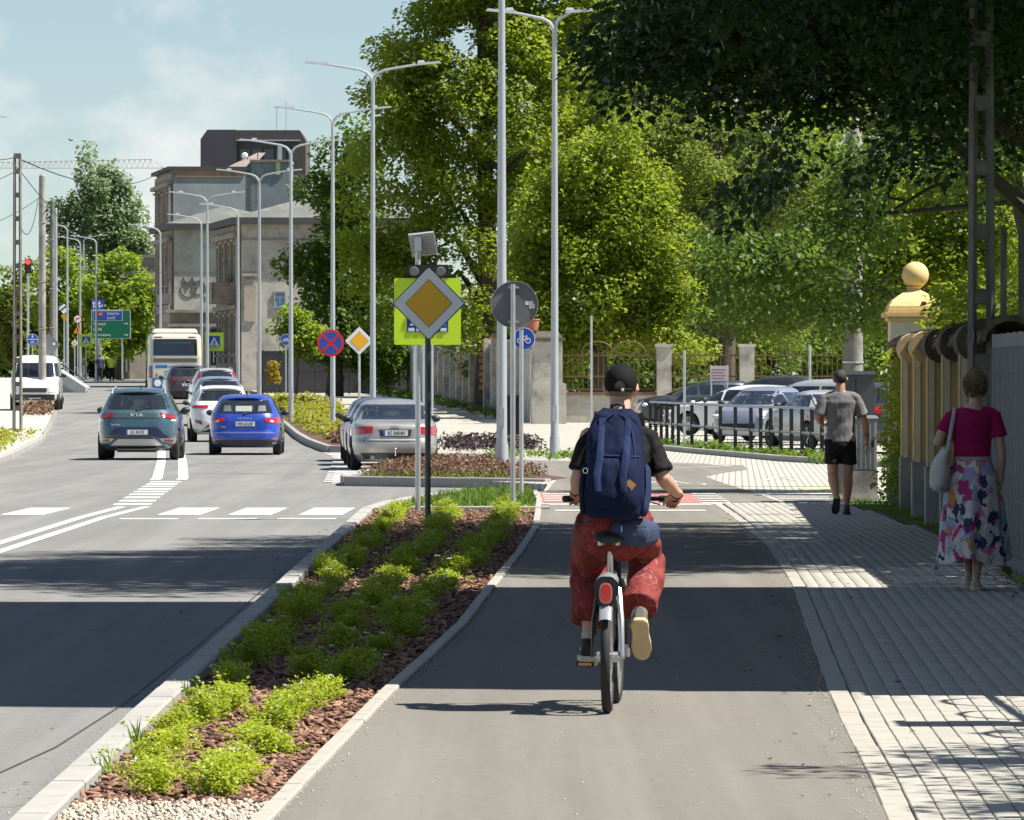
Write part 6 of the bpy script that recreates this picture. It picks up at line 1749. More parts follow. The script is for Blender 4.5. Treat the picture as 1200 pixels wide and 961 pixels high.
for x0, x1 in ((-.95, -.6), (.6, .95)): c.patch('top_marker', [(x0, 2.78), (x1, 2.78), (x1, 2.83), (x0, 2.83)], TAILD, .01, 4, 1)
# --- white van facing the camera (its nose is the near end)
PV = carpaint('paint_van_white', (.72, .72, .70), 0)
c = Car('van', 'white van facing the camera on the left pavement', 'van', PV, PX(43, 240), 240, 2, 'van', wr=.33, road=False, wheels=(-1.55, 1.5))
c.patch('windscreen', [(-.80, 1.22), (.80, 1.22), (.72, 1.76), (-.72, 1.76)], CARGLASS, .008, 16, 8)
c.patch('grille', [(-.46, .66), (.46, .66), (.48, .82), (-.48, .82)], BLACKM, .012)
c.both('headlight', [(.52, .66), (.80, .66), (.82, .84), (.52, .84)], LENSW, .014)
c.patch('bumper', [(-.84, .36), (.84, .36), (.86, .58), (-.86, .58)], DARKTRIM, .02)
c.plate('SC 4471', .47); c.mirrors(-1.75, 1.25, BLACK, .93)
for sg in (-1, 1): c.side('cab_window', [(-1.7, 1.25), (-.9, 1.25), (-.9, 1.75), (-1.4, 1.75)], sg, CARGLASS, .008)
MB().box((.1, -1.85, 1.30), (.35, .02, .06)).build('dashboard_paper', WHITE, c.t)
# --- silver saloon in the bay and two cars ahead of it
PSI = carpaint('paint_silver', (.42, .40, .36), .55)
def saloon(label, X, d, rz, paint, txt, lights=TAIL):
    c = Car('car', label, 'sedan', paint, X, d, rz, group='cars parked in the bay', wr=.325)
    c.patch('rear_window', [(-.66, 1.03), (.66, 1.03), (.57, 1.33), (-.57, 1.33)], CARGLASS, .006, 16, 8)
    c.both('tail_light', [(.46, .76), (.875, .70), (.865, .89), (.44, .90)], lights, .010)
    c.patch('plate_recess', [(-.30, .69), (.30, .69), (.33, .83), (-.33, .83)], DARKTRIM, .006)
    c.plate(txt, .76)
    c.patch('bumper_lower', [(-.62, .24), (.62, .24), (.70, .36), (-.70, .36)], DARKTRIM, .012)
    c.patch('bumper_crease', [(-.8, .60), (.8, .60), (.8, .612), (-.8, .612)], DARKTRIM, .004, 18, 1)
    for x in (-.46, .5): MB().tube([(x, -2.28, .27), (x, -2.1, .27)], [.045, .045], 12).build('exhaust_tip', CHROME, c.t)
    MB().tube([(0, -2.28, .30), (0, -2.36, .31), (0, -2.37, .42)], .018, 8).ball((0, -2.37, .44), .027, 10, 8).build('tow_bar', CHROME, c.t, True)
    for i in range(4): MB().lathe([(.026, 0), (.034, -.004), (.034, -.010), (.026, -.010), (.026, 0)], (-.06 + i * .04, c.ry(0, .875) - .004, .875), 14, 'Y').build('emblem_ring', CHROME, c.t)
    c.mirrors(.62, 1.0, DARKTRIM)
    c.sides(1.0, 1.31, [(-1.2, -.5, -.5, -.85), (-.43, .3, .22, -.43), (.37, 1.0, .42, .29)])
    for sg in (-1, 1): c.side('door_seam', [(-.48, .3), (-.46, .3), (-.46, .98), (-.48, .98)], sg, BLACK, .004)
    return c
saloon('silver saloon parked in the bay beside the brown shrubs', -2.45, 130.5, 2.9, PSI, 'SC 0454H')
saloon('dark blue-grey car parked just ahead of the silver saloon', -2.72, 137.8, 2.9, carpaint('paint_dark_bluegrey', (.07, .08, .11)), 'SC 61AE')
saloon('third parked car ahead, only its mirror and flank showing', -2.98, 145.2, 2.9, carpaint('paint_dark_grey', (.06, .06, .065)), 'SC 88KM')
# --- car park behind the railing
def lot_car(label, kind, paint, px, d, rz, txt):
    c = Car('car', label, kind, paint, PX(px, d), d, rz, group='cars in the car park', road=False, wr=.33, z=gz(d) + .02)
    if kind == 'sedan':
        c.patch('rear_window', [(-.66, 1.03), (.66, 1.03), (.57, 1.33), (-.57, 1.33)], CARGLASS, .006, 12, 6); c.both('tail_light', [(.46, .74), (.875, .70), (.865, .89), (.44, .90)], TAIL, .01)
        c.sides(1.0, 1.31, [(-1.2, -.5, -.5, -.85), (-.43, .3, .22, -.43), (.37, 1.0, .42, .29)])
    else:
        h = 1.0 if kind == 'hatch' else 1.14
        c.patch('rear_window', [(-.68, h + .02), (.68, h + .02), (.57, h + .33), (-.57, h + .33)], CARGLASS, .006, 12, 6); c.both('tail_light', [(.5, h - .22), (.865, h - .24), (.865, h - .06), (.46, h - .08)], TAIL, .012)
        c.sides(h, h + .32, [(-1.4, -.72, -.72, -1.2), (-.65, .17, .14, -.65), (.24, .98, .42, .22)])
    # windscreen and headlights at the front end
    yf = {'sedan': (1.02, .22), 'hatch': (1.02, .3), 'suv': (1.0, .35)}[kind]
    hz = {'sedan': (1.02, 1.34), 'hatch': (1.0, 1.36), 'suv': (1.16, 1.52)}[kind]
    vs, fs = [], []
    for i in range(6):
        z_ = hz[0] + (hz[1] - hz[0]) * i / 5
        w_, yr, yff, n_ = c.sec(z_)
        for x in np.linspace(-.82, .82, 9): vs.append((x * w_, yff - (yff - yr) / 2 * (1 - (1 - abs(x) ** n_) ** (1 / n_)) + .012, z_))
    for i in range(5):
        for j in range(8): fs.append((i * 9 + j, i * 9 + j + 1, (i + 1) * 9 + j + 1, (i + 1) * 9 + j))
    MB().add(vs, fs).build('windscreen', CARGLASS, c.t, True)
    for sg in (-1, 1):
        zb = hz[0] - .32
        y_ = c.sec(zb)[2]
        MB().ball((sg * .62, y_ - .09, zb), (.17, .1, .07), 12, 8).build('headlight', LENSW, c.t, True)
    MB().box((0, c.sec(.4)[2] - .02, .42), (.9, .06, .16)).build('grille', BLACKM, c.t)
    c.plate(txt, .7); c.mirrors(.72, hz[0], DARKTRIM)
    return c
lot_car('black sport utility car at the back of the car park', 'suv', carpaint('paint_black', (.012, .013, .016)), 893, 198, 82, 'SC 1E09')
lot_car('white hatchback with red lights between black car and railing', 'hatch', carpaint('paint_white_b', (.68, .68, .68), 0), 868, 186, 62, 'SC 220F')
lot_car('silver estate car behind the railing left of the walking man', 'suv', carpaint('paint_silver_b', (.46, .47, .48), .5), 943, 176, 70, 'SC 7WX2')
lot_car('pale lilac-silver hatchback nose-on behind the railing', 'hatch', carpaint('paint_lilac', (.34, .35, .42), .5), 893, 170, 160, 'SC 90LH')
lot_car('silver saloon rear behind the railing beside the walking man', 'sedan', carpaint('paint_silver_c', (.50, .49, .47), .4), 962, 157, 18, 'SC 3AC4')
lot_car('small dark car at the left end of the car park', 'hatch', carpaint('paint_darkblue', (.02, .025, .04)), 820, 206, 100, 'SC 44RT')
lot_car('dark car with red lights glimpsed behind the grey cabinet', 'suv', carpaint('paint_graphite', (.05, .055, .065)), 1040, 150, 6, 'SC 17PU')
# ------------------------------------------------------------------ people
SKIN = M('skin', (.52, .30, .21), .5, var=.07, vs=18, bmp=.08, bs=150)
SKIN2 = M('skin_tan', (.44, .24, .155), .5, var=.08, vs=18, bmp=.08, bs=150)
def cloth(name, col, bmp=.35, bs=14, var=.12, rough=.85):
    m, n, b = newmat(name)
    v = pos(n, space='Object')
    c = mix_rgb(n, noise(n, v, 5, 5, .6, .3, .7), sc3(col, 1 - var), sc3(col, 1 + var))
    n.links.new(c, b.inputs['Base Color']); b.inputs['Roughness'].default_value = rough
    b.inputs['Specular IOR Level'].default_value = .2
    mx_ = n.nodes.new('ShaderNodeMath'); mx_.operation = 'ADD'
    f1 = noise(n, pos(n, (1, 1, .45), 'Object'), bs, 3, .5); f2 = noise(n, v, 320, 2, .5)
    sc_ = n.nodes.new('ShaderNodeMath'); sc_.operation = 'MULTIPLY'; sc_.inputs[1].default_value = .04
    n.links.new(f2, sc_.inputs[0]); n.links.new(f1, mx_.inputs[0]); n.links.new(sc_.outputs[0], mx_.inputs[1])
    bump(n, b, mx_.outputs[0], bmp, .06)
    return m
def remesh(name, mb, voxel, mat, parent, it=4, disp=None, factor=.5):
    o = mb.build(name, mat, parent)
    m_ = o.modifiers.new('r', 'REMESH'); m_.mode = 'VOXEL'; m_.voxel_size = voxel
    s_ = o.modifiers.new('s', 'SMOOTH'); s_.iterations = it; s_.factor = factor
    dg = bpy.context.evaluated_depsgraph_get(); dg.update()
    me = bpy.data.meshes.new_from_object(o.evaluated_get(dg))
    o.modifiers.clear(); o.data = me
    me.materials.clear(); me.materials.append(mat)
    if disp:
        k = len(me.vertices)
        co = np.empty(k * 3, np.float32); me.vertices.foreach_get('co', co); co = co.reshape(-1, 3)
        no = np.empty(k * 3, np.float32); me.vertices.foreach_get('normal', no); no = no.reshape(-1, 3)
        co = co + no * disp(co)[:, None]
        me.vertices.foreach_set('co', co.astype(np.float32).ravel())
    me.polygons.foreach_set('use_smooth', np.ones(len(me.polygons), bool))
    me.update()
    return o
V = Vector
def hand(mb, wrist, dr, pn, curl=.5, side=1, sc=1.0, grip=False):
    """palm, four fingers and a thumb; dr along the hand, pn towards the palm side; side=+1 puts the thumb on +lat"""
    w_, dr = V(wrist), V(dr).normalized()
    pn = (V(pn) - dr * V(pn).dot(dr)).normalized()
    lat = dr.cross(pn) * side
    mb.tube([w_ - dr * .02, w_ + dr * .03 * sc, w_ + dr * .085 * sc], [.026 * sc, .036 * sc, .040 * sc], 10, up=pn, ry=[.022 * sc, .016 * sc, .013 * sc], round_cap=True)
    for i, (o_, L) in enumerate(((.030, .072), (.010, .080), (-.010, .075), (-.029, .060))):
        p = w_ + dr * .085 * sc + lat * o_ * sc
        P = [p - dr * .02]
        P.append(p)
        a_ = curl * .55
        for f in (.42, .33, .25):
            v = dr * math.cos(a_) + pn * math.sin(a_)
            p = p + v * L * f * sc; P.append(p); a_ += curl * (1.25 if grip else 1.0)
        mb.tube(P, [.0092 * sc, .0095 * sc, .0088 * sc, .008 * sc, .0068 * sc], 8, round_cap=True)
    p = w_ + dr * .022 * sc + lat * .026 * sc
    v1 = (lat * .75 + dr * .65 + pn * .35).normalized(); v2 = (lat * .25 + dr * .8 + pn * (.55 + .5 * curl)).normalized()
    mb.tube([p - v1 * .015, p + v1 * .03 * sc, p + v1 * .03 * sc + v2 * .026 * sc, p + v1 * .03 * sc + v2 * .048 * sc], [.013 * sc, .0115 * sc, .010 * sc, .0085 * sc], 8, round_cap=True)
def head(mb, c, yaw=0, pitch=0, s_=1.0):
    """skull, jaw, nose, ears; face looks along +Y turned by yaw (about Z)"""
    Mh = Matrix.Translation(V(c)) @ Matrix.Rotation(yaw, 4, 'Z') @ Matrix.Rotation(pitch, 4, 'X')
    sub = MB()
    sub.ball((0, -.005, .035), (.076 * s_, .097 * s_, .088 * s_), 20, 14)
    sub.ball((0, .018, -.045), (.058 * s_, .072 * s_, .072 * s_), 18, 12)
    sub.ball((0, .055, -.085), (.030 * s_, .030 * s_, .026 * s_), 12, 8)
    sub.tube([(0, .082, .015), (0, .100, -.015), (0, .108, -.035), (0, .088, -.042)], [.010, .012, .014, .010], 8, round_cap=True)
    sub.tube([(-.045, .078, .028), (0, .088, .03), (.045, .078, .028)], [.010, .012, .010], 8, round_cap=True)
    sub.tube([(-.022, .083, -.062), (0, .09, -.06), (.022, .083, -.062)], [.007, .009, .007], 8, round_cap=True)
    for q in (-1, 1):
        sub.tube([(q * .074, -.008, -.03), (q * .084, -.018, 0), (q * .082, -.015, .028)], [.010, .016, .011], 8, round_cap=True, up=(0, 1, 0))
        sub.ball((q * .05, .045, -.01), (.03, .03, .03), 10, 8)
    mb.add([Mh @ V(v) for v in sub.v], sub.f)
    return Mh
def eyes(Mh, parent):
    for q in (-1, 1):
        p = Mh @ V((q * .032, .082, .008))
        MB().ball(p, .012, 10, 8).build('eye', M('eye_white', (.7, .68, .65), .2) if 'eye_white' not in bpy.data.materials else bpy.data.materials['eye_white'], parent, 'all')
    p0, p1 = Mh @ V((-.02, .0925, -.062)), Mh @ V((.02, .0925, -.062))
    MB().tube([p0, (p0 + p1) / 2 + (Mh.to_3x3() @ V((0, .004, 0))), p1], .0045, 6).build('mouth', M('lips', (.36, .13, .11), .5) if 'lips' not in bpy.data.materials else bpy.data.materials['lips'], parent, True)
def shell(Mh, z0, rx, ry, rz, c=(0, -.005, .035), keep=None, n=40, k=28, noise_=0):
    """open dome round the skull for hair or a cap; keep(x,y,z) in head space decides which faces stay"""
    vs, fs = [], []
    for i in range(k + 1):
        t = PI * i / k
        for j in range(n):
            a_ = 2 * PI * j / n
            r_ = 1 + noise_ * (math.sin(a_ * 13 + i * 1.7) * .5 + math.sin(a_ * 29 + i * 5.1) * .5 + math.sin(i * 2.9 + a_ * 3))
            vs.append((c[0] + rx * r_ * math.sin(t) * math.cos(a_), c[1] + ry * r_ * math.sin(t) * math.sin(a_), c[2] - rz * r_ * math.cos(t)))
    for i in range(k):
        for j in range(n):
            f = (i * n + j, i * n + (j + 1) % n, (i + 1) * n + (j + 1) % n, (i + 1) * n + j)
            m_ = [sum(vs[q][a_] for q in f) / 4 for a_ in range(3)]
            if m_[2] > z0 and (keep is None or keep(*m_)): fs.append(f)
    return MB().add([Mh @ V(v) for v in vs], fs)
def shoe(parent, heel, toe, up, upper, sole, lace=None, w_=.046, name='shoe'):
    heel, toe, up = V(heel), V(toe), V(up).normalized()
    d_ = (toe - heel).normalized(); up = (up - d_ * up.dot(d_)).normalized()
    L = (toe - heel).length
    st = [(0.0, .62, .075), (.08, .80, .088), (.25, .86, .088), (.42, .88, .066), (.62, 1.0, .048), (.82, .95, .040), (.95, .68, .034), (1.0, .40, .026)]
    mb = MB()
    mb.tube([heel + d_ * L * f + up * (h / 2 + .015) for f, a_, h in st], [w_ * a_ for f, a_, h in st], 14, up=up, ry=[h / 2 + .012 for f, a_, h in st])
    mb.tube([heel + d_ * L * .14 + up * .06, heel + d_ * L * .16 + up * .115], [w_ * .78, w_ * .82], 12, up=d_)
    o = remesh(name, mb, .006, upper, parent, 3)
    sb = MB()
    lat = d_.cross(up)
    P = []
    for f, a_ in ((0, .55), (.06, .85), (.2, .93), (.4, .90), (.6, 1.06), (.8, 1.04), (.93, .80), (1.0, .45), (1.015, .2)): P.append((f, a_))
    poly_ = [heel + d_ * L * (f * 1.03 - .015) + lat * w_ * a_ * 1.04 for f, a_ in P] + [heel + d_ * L * (f * 1.03 - .015) - lat * w_ * a_ * 1.04 for f, a_ in reversed(P)]
    n_ = len(poly_)
    vs = [p + up * .026 for p in poly_] + [p - up * .004 for p in poly_]
    sb.add(vs, [tuple(range(n_)), tuple(range(2 * n_ - 1, n_ - 1, -1))] + [(i, (i + 1) % n_, n_ + (i + 1) % n_, n_ + i) for i in range(n_)])
    sb.build('sole', sole, o, False, bevel=.004)
    return o
def arm(mb, s_, e_, w_, k=1.0):
    s_, e_, w_ = V(s_), V(e_), V(w_)
    mb.tube([s_, s_.lerp(e_, .35), s_.lerp(e_, .75), e_, e_.lerp(w_, .25), e_.lerp(w_, .65), w_], [.052 * k, .047 * k, .041 * k, .037 * k, .041 * k, .033 * k, .025 * k], 12, round_cap=True)
def leg(mb, h, k_, a_, k=1.0):
    h, k_, a_ = V(h), V(k_), V(a_)
    mb.tube([h, h.lerp(k_, .4), h.lerp(k_, .8), k_, k_.lerp(a_, .28), k_.lerp(a_, .6), k_.lerp(a_, .88), a_], [.085 * k, .076 * k, .058 * k, .053 * k, .058 * k, .046 * k, .034 * k, .033 * k], 14, round_cap=True)
def wr(amp, f=18.0, ph=0.0, zf=1.0):
    return lambda c: amp * (np.sin(c[:, 2] * f * zf + 2.3 * np.sin(c[:, 0] * f * .6 + ph) + c[:, 1] * f * .5) * .6 + np.sin(c[:, 2] * f * 2.1 * zf - c[:, 0] * f * 1.3 + ph * 2) * .4)

# ------------------------------------------------------------------ bicycle
BX, BD, BRZ = .522, 33.48, R(-3.4)
BLKF = M('bike_black', (.015, .015, .016), .35, .2)
SILF = M('bike_silver', (.55, .55, .56), .28, .8)
YELF = M('bike_yellow', (.62, .42, .02), .4)
GREYF = M('mudguard_grey', (.30, .33, .36), .35, .4)
t = thing('bicycle', 'black and silver hire bicycle with oval red tail light under the rider', 'bicycle', (BX, BD, 0), BRZ)
def bike_wheel(y, r, lean=0, steer=0):
    w_ = thing_part('wheel', t, (0, y, r)); w_.rotation_euler = (0, lean, steer)
    MB().lathe([(r - .05, -.016), (r - .035, -.024), (r - .014, -.024), (r - .003, -.013), (r, 0), (r - .003, .013), (r - .014, .024), (r - .035, .024), (r - .05, .016), (r - .05, -.016)], (0, 0, 0), 64, 'X').build('tyre', RUBBER, w_, True)
    MB().lathe([(r - .062, -.013), (r - .046, -.018), (r - .044, 0), (r - .046, .018), (r - .062, .013), (r - .062, -.013)], (0, 0, 0), 48, 'X').build('rim', SILF, w_, True)
    hb = MB().tube([(-.055, 0, 0), (.055, 0, 0)], [.028, .028], 14).lathe([(.012, -.03), (.04, -.03), (.04, -.024), (.012, -.024)], (0, 0, 0), 16, 'X')
    hb.tube([(-.075, 0, 0), (.075, 0, 0)], [.01, .01], 8).build('hub', SILF, w_, True)
    sp_ = MB()
    for k in range(28):
        a_ = 2 * PI * k / 28; q = .028 if k % 2 else -.028
        sp_.tube([(q, .03 * math.cos(a_ + .5), .03 * math.sin(a_ + .5)), (q * .1, (r - .06) * math.cos(a_), (r - .06) * math.sin(a_))], .0016, 4)
    tag(sp_.build('spokes', SILF, w_), kind='stuff')
RW = .29
bike_wheel(-.5, RW); bike_wheel(.53, RW, 0, R(-1.5))
fr = MB()
fr.tube([(0, -.02, .28), (0, .12, .42), (0, .30, .60), (0, .40, .78)], [.034, .036, .036, .034], 12)          # low step-through tube
fr.tube([(0, -.02, .28), (0, -.08, .45), (0, -.145, .68)], [.026, .024, .022], 12)                               # seat tube
fr.tube([(0, .385, .70), (0, .36, .92)], [.026, .026], 12)                                                        # head tube
fr.tube([(0, -.13, .60), (0, .1, .52), (0, .3, .64)], [.02, .02, .02], 10)
fr.build('frame', BLKF, t, True)
MB().tube([(-.036, -.05, .27), (-.045, -.28, .27), (-.068, -.5, RW)], .012, 8).build('chain_stay', YELF, t, True)
MB().tube([(.036, -.05, .27), (.045, -.28, .27), (.068, -.5, RW)], .012, 8).build('chain_stay', YELF, t, True)
MB().tube([(-.02, -.13, .64), (-.052, -.34, .63), (-.07, -.46, .48), (-.075, -.5, RW)], [.014, .015, .014, .012], 8).build('seat_stay', BLKF, t, True)
MB().tube([(.02, -.13, .64), (.05, -.34, .63), (.068, -.46, .48), (.075, -.5, RW)], [.016, .018, .017, .014], 8).build('seat_stay', SILF, t, True)
for q in (-1, 1): MB().tube([(q * .03, .40, .66), (q * .05, .43, .60), (q * .056, .53, RW)], [.016, .016, .011], 8).build('fork_blade', BLKF, t, True)
MB().tube([(0, -.135, .64), (0, -.185, .87)], .0165, 14).build('seat_post', SILF, t, True)
MB().tube([(0, -.135, .655), (0, -.140, .685)], .028, 14).build('seat_clamp', BLKF, t, True)
sd = MB()
sd.tube([(0, -.33, .885), (0, -.28, .90), (0, -.2, .905), (0, -.1, .905), (0, .0, .90), (0, .05, .885)], [.055, .085, .082, .048, .028, .018], 14, up=(0, 0, 1), ry=[.02, .028, .028, .024, .02, .012])
remesh('saddle', sd, .007, BLACKM, t, 3)
MB().tube([(-.03, -.28, .87), (-.03, -.15, .865), (.03, -.15, .865), (.03, -.28, .87)], .006, 6).tube([(-.045, -.3, .86), (-.045, -.3, .885)], .014, 8).tube([(.045, -.3, .86), (.045, -.3, .885)], .014, 8).build('saddle_rail', SILF, t, True)
# rear cover with oval tail light
cv = MB()
cv.tube([(0, -.20, .655), (0, -.42, .685), (0, -.60, .675), (0, -.65, .66)], [.045, .056, .058, .050], 14, up=(0, 0, 1), ry=[.03, .04, .045, .04])
remesh('rear_cover', cv, .006, GREYF, t, 2)
MB().prism(rpoly([(-.06, -.05), (.06, -.05), (.066, .02), (.03, .055), (-.03, .055), (-.066, .02)], .015), .035, Matrix.Translation((0, -.645, .655)) @ RX).build('light_housing', BLKF, t, bevel=.006)
ov = [( .034 * math.copysign(abs(math.cos(a_)) ** .75, math.cos(a_)), .054 * math.copysign(abs(math.sin(a_)) ** .75, math.sin(a_))) for a_ in np.linspace(0, 2 * PI, 28, endpoint=False)]
MB().prism(ov, .012, Matrix.Translation((0, -.689, .625)) @ RX).build('tail_light_rim', M('light_rim_pink', (.55, .25, .22), .3, coat=1), t)
MB().prism([(x * .8, z * .85) for x, z in ov], .010, Matrix.Translation((0, -.698, .625)) @ RX).build('tail_light', M('bike_red', (.62, .006, .01), .12, coat=1), t)
MB().box((0, -.672, .62), (.088, .03, .13)).build('light_back_plate', BLKF, t, bevel=.01)
def guard(y, a0, a1, name, r=.325, wd=.034):
    vs, fs = [], []
    K = 26
    for i in range(K):
        a_ = a0 + (a1 - a0) * i / (K - 1)
        for x, dr_ in ((-wd, -.016), (-wd * .8, 0), (0, .008), (wd * .8, 0), (wd, -.016)):
            vs.append((x, y + (r + dr_) * math.cos(a_), RW + (r + dr_) * math.sin(a_)))
    for i in range(K - 1):
        for j in range(4): fs.append((5 * i + j, 5 * i + j + 1, 5 * i + 6 + j, 5 * i + 5 + j))
    MB().add(vs, fs).build(name, GREYF, t, True)
guard(-.5, R(30), R(142), 'mudguard'); guard(.53, R(40), R(190), 'mudguard')
# cranks and pedals: left pedal forward, right pedal back
MB().tube([(-.07, -.02, .28), (.07, -.02, .28)], .022, 12).build('bottom_bracket', SILF, t, True)
MB().lathe([(.02, .045), (.085, .045), (.088, .048), (.085, .052), (.02, .052)], (0, -.02, .28), 28, 'X').build('chain_ring', SILF, t, True)
PLf, PRt = (-.135, .14, .225), (.135, -.185, .335)
MB().tube([(-.085, -.02, .28), (-.09, .14, .225)], [.013, .011], 8).build('crank', SILF, t, True)
MB().tube([(.085, -.02, .28), (.09, -.185, .335)], [.013, .011], 8).build('crank', SILF, t, True)
for (x, y, z), q in ((PLf, -1), (PRt, 1)):
    p = MB().box((x + q * .01, y, z), (.09, .085, .024)).build('pedal', BLACKM, t, bevel=.004)
    MB().box((x + q * .01, y - .046, z), (.07, .006, .016)).build('reflector', M('pedal_amber', (.75, .38, .10), .3) if 'pedal_amber' not in bpy.data.materials else bpy.data.materials['pedal_amber'], p)
# handlebar
HBY, HBZ = .34, 1.09
MB().tube([(0, .36, .92), (0, .355, 1.05)], .018, 10).build('stem', BLKF, t, True)
MB().tube([(-.25, HBY - .06, HBZ), (-.18, HBY + .0, HBZ), (-.06, HBY + .04, HBZ - .03), (0, HBY + .03, HBZ - .04), (.06, HBY + .04, HBZ - .03), (.18, HBY, HBZ), (.33, HBY - .06, HBZ)], .013, 10).build('handlebar', BLKF, t, True)
for q in (-1, 1):
    MB().tube([(q * .21 + .03, HBY - .01, HBZ), (q * .30 + .035, HBY - .072, HBZ)], .018, 12).build('grip', RUBBER, t, True)
    MB().tube([(q * .17, HBY + .02, HBZ - .01), (q * .24, HBY + .04, HBZ - .03)], .007, 6).build('brake_lever', BLKF, t, True)

# ------------------------------------------------------------------ cyclist
t = thing('person', 'cyclist with backwards black cap, navy backpack and dark red baggy trousers', 'person', (BX, BD, 0), BRZ)
t.rotation_euler = (0, R(1.3), BRZ)
HC_ = V((.0, .205, 1.668))
b = MB()
Mh = head(b, HC_, 0, R(-4), 1.06)
b.tube([(0, .125, 1.44), (0, .15, 1.52), (0, .185, 1.60)], [.062, .056, .056], 14, round_cap=True)
b.tube([(0, -.10, .95), (0, -.06, 1.1), (0, .0, 1.25), (0, .06, 1.38), (0, .11, 1.46)], [.13, .12, .14, .155, .10], 16, up=(0, 1, 0), ry=[.09, .08, .085, .085, .06], round_cap=True)
SHL, SHR = (-.155, .09, 1.415), (.160, .09, 1.415)
EL, ER = (-.205, .05, 1.21), (.238, .045, 1.21)
WL, WRr = (-.225, .20, 1.130), (.312, .20, 1.125)
arm(b, SHL, EL, WL); arm(b, SHR, ER, WRr)
hand(b, WL, (.02, .95, -.35), (0.1, -.1, -1), .95, -1, 1.0, True); hand(b, WRr, (-.25, .9, -.33), (-.1, -.1, -1), .95, 1, 1.0, True)
HL, HR = (-.095, -.12, .95), (.095, -.12, .95)
KLe, KR = (-.150, .24, .74), (.165, .20, .79)
AL, AR = (-.130, .075, .345), (.135, -.26, .465)
leg(b, HL, KLe, AL); leg(b, HR, KR, AR)
body = remesh('body', b, .0062, SKIN, t, 4)
eyes(Mh, t)
CAPM = cloth('cap_black', (.006, .006, .008), .1, 10)
cap = shell(Mh, -.012, .0885, .111, .101, keep=lambda x, y, z: not (y < -.05 and abs(x) < .036 * math.sqrt(max(0, 1 - ((z + .012) / .052) ** 2)) and z < .04), n=96, k=72)
co = cap.build('cap', CAPM, t, 'all')
sm = co.modifiers.new('thick', 'SOLIDIFY'); sm.thickness = .004
stp = [Mh @ V((.085 * math.cos(a_), -.005 + .108 * math.sin(a_), -.008)) for a_ in np.linspace(PI + .75, 2 * PI - .75, 14)]
MB().tube(stp, .007, 6, up=(0, 0, 1), ry=[.011] * 14).build('cap_strap', CAPM, co, True)
bk = Mh @ V((.016, -.118, -.008)); MB().box(bk, (.014, .006, .016)).build('strap_buckle', CHROME, co)
pk = [Mh @ V((x, .085 + .065 * math.cos(x / .075 * 1.45), -.004 - .012 * (x / .07) ** 2)) for x in np.linspace(-.07, .07, 11)]
pi_ = [Mh @ V((x, .085, .004)) for x in np.linspace(-.07, .07, 11)]
MB().add(pk + pi_, [(i, i + 1, 12 + i, 11 + i) for i in range(10)]).build('cap_peak', CAPM, co, True)
hair = shell(Mh, -.055, .0820, .1040, .0945, keep=lambda x, y, z: y < .03 and not (y > -.01 and z < .0)).build('hair', M('cropped_hair', (.20, .145, .11), .8, var=.2, vs=90, bmp=.4, bs=300), t, 'all')
# shirt
SHIRT = cloth('shirt_black', (.010, .0095, .0095), .5, 11)
b = MB()
b.tube([(0, -.13, .94), (0, -.115, 1.02), (0, -.06, 1.15), (0, -.0, 1.28), (0, .06, 1.38), (0, .10, 1.44), (0, .125, 1.475)], [.160, .155, .148, .160, .165, .128, .075], 20, up=(0, 1, 0), ry=[.125, .12, .108, .112, .11, .085, .072])
for s_, e_ in ((SHL, EL), (SHR, ER)):
    s_, e_ = V(s_), V(e_)
    b.tube([s_ + V((-math.copysign(.13, s_.x), .01, .035)), s_ + V((-math.copysign(.05, s_.x), 0, .012)), s_, s_.lerp(e_, .3), s_.lerp(e_, .62), s_.lerp(e_, .86)], [.052, .058, .057, .059, .063, .067], 14)
b.tube([(0, .115, 1.46), (0, .145, 1.525)], [.075, .070], 16)
tw3, tw4 = wr(.0045, 22, .4), wr(.003, 45, 1.3)
remesh('shirt', b, .0075, SHIRT, t, 2, lambda c: tw3(c) + tw4(c))
MB().lathe([(.066, -.018), (.072, -.018), (.074, .012), (.068, .018), (.064, .0)], (0, 0, 0), 24).build('collar', SHIRT, t, True).location = (0, .145, 1.515)
# trousers
m, n, bs_ = newmat('trousers_dark_red')
v = pos(n, space='Object')
base = mix_rgb(n, noise(n, v, 6, 4, .6, .3, .7), (.12, .010, .012), (.225, .024, .021))
nzv = n.nodes.new('ShaderNodeTexNoise'); nzv.inputs['Scale'].default_value = 9; nzv.inputs['Detail'].default_value = 1.5; nzv.inputs['Distortion'].default_value = 1.6
n.links.new(v, nzv.inputs['Vector'])
mr = n.nodes.new('ShaderNodeMath'); mr.operation = 'SUBTRACT'; mr.inputs[1].default_value = .5; n.links.new(nzv.outputs['Fac'], mr.inputs[0])
ab = n.nodes.new('ShaderNodeMath'); ab.operation = 'ABSOLUTE'; n.links.new(mr.outputs[0], ab.inputs[0])
ln = n.nodes.new('ShaderNodeMapRange'); ln.inputs[1].default_value = .004; ln.inputs[2].default_value = .016; ln.inputs[3].default_value = .55; ln.inputs[4].default_value = 0
n.links.new(ab.outputs[0], ln.inputs[0])
n.links.new(mix_rgb(n, ln.outputs[0], base, (.36, .15, .10)), bs_.inputs['Base Color']); bs_.inputs['Roughness'].default_value = .85
bump(n, bs_, noise(n, pos(n, (1, 1, .6), 'Object'), 9, 3, .5), .5, .08)
TRO = m
b = MB()
b.tube([(0, -.13, .905), (0, -.14, .95), (0, -.125, 1.02)], [.178, .186, .165], 18, up=(0, 1, 0), ry=[.105, .125, .115], round_cap=True)
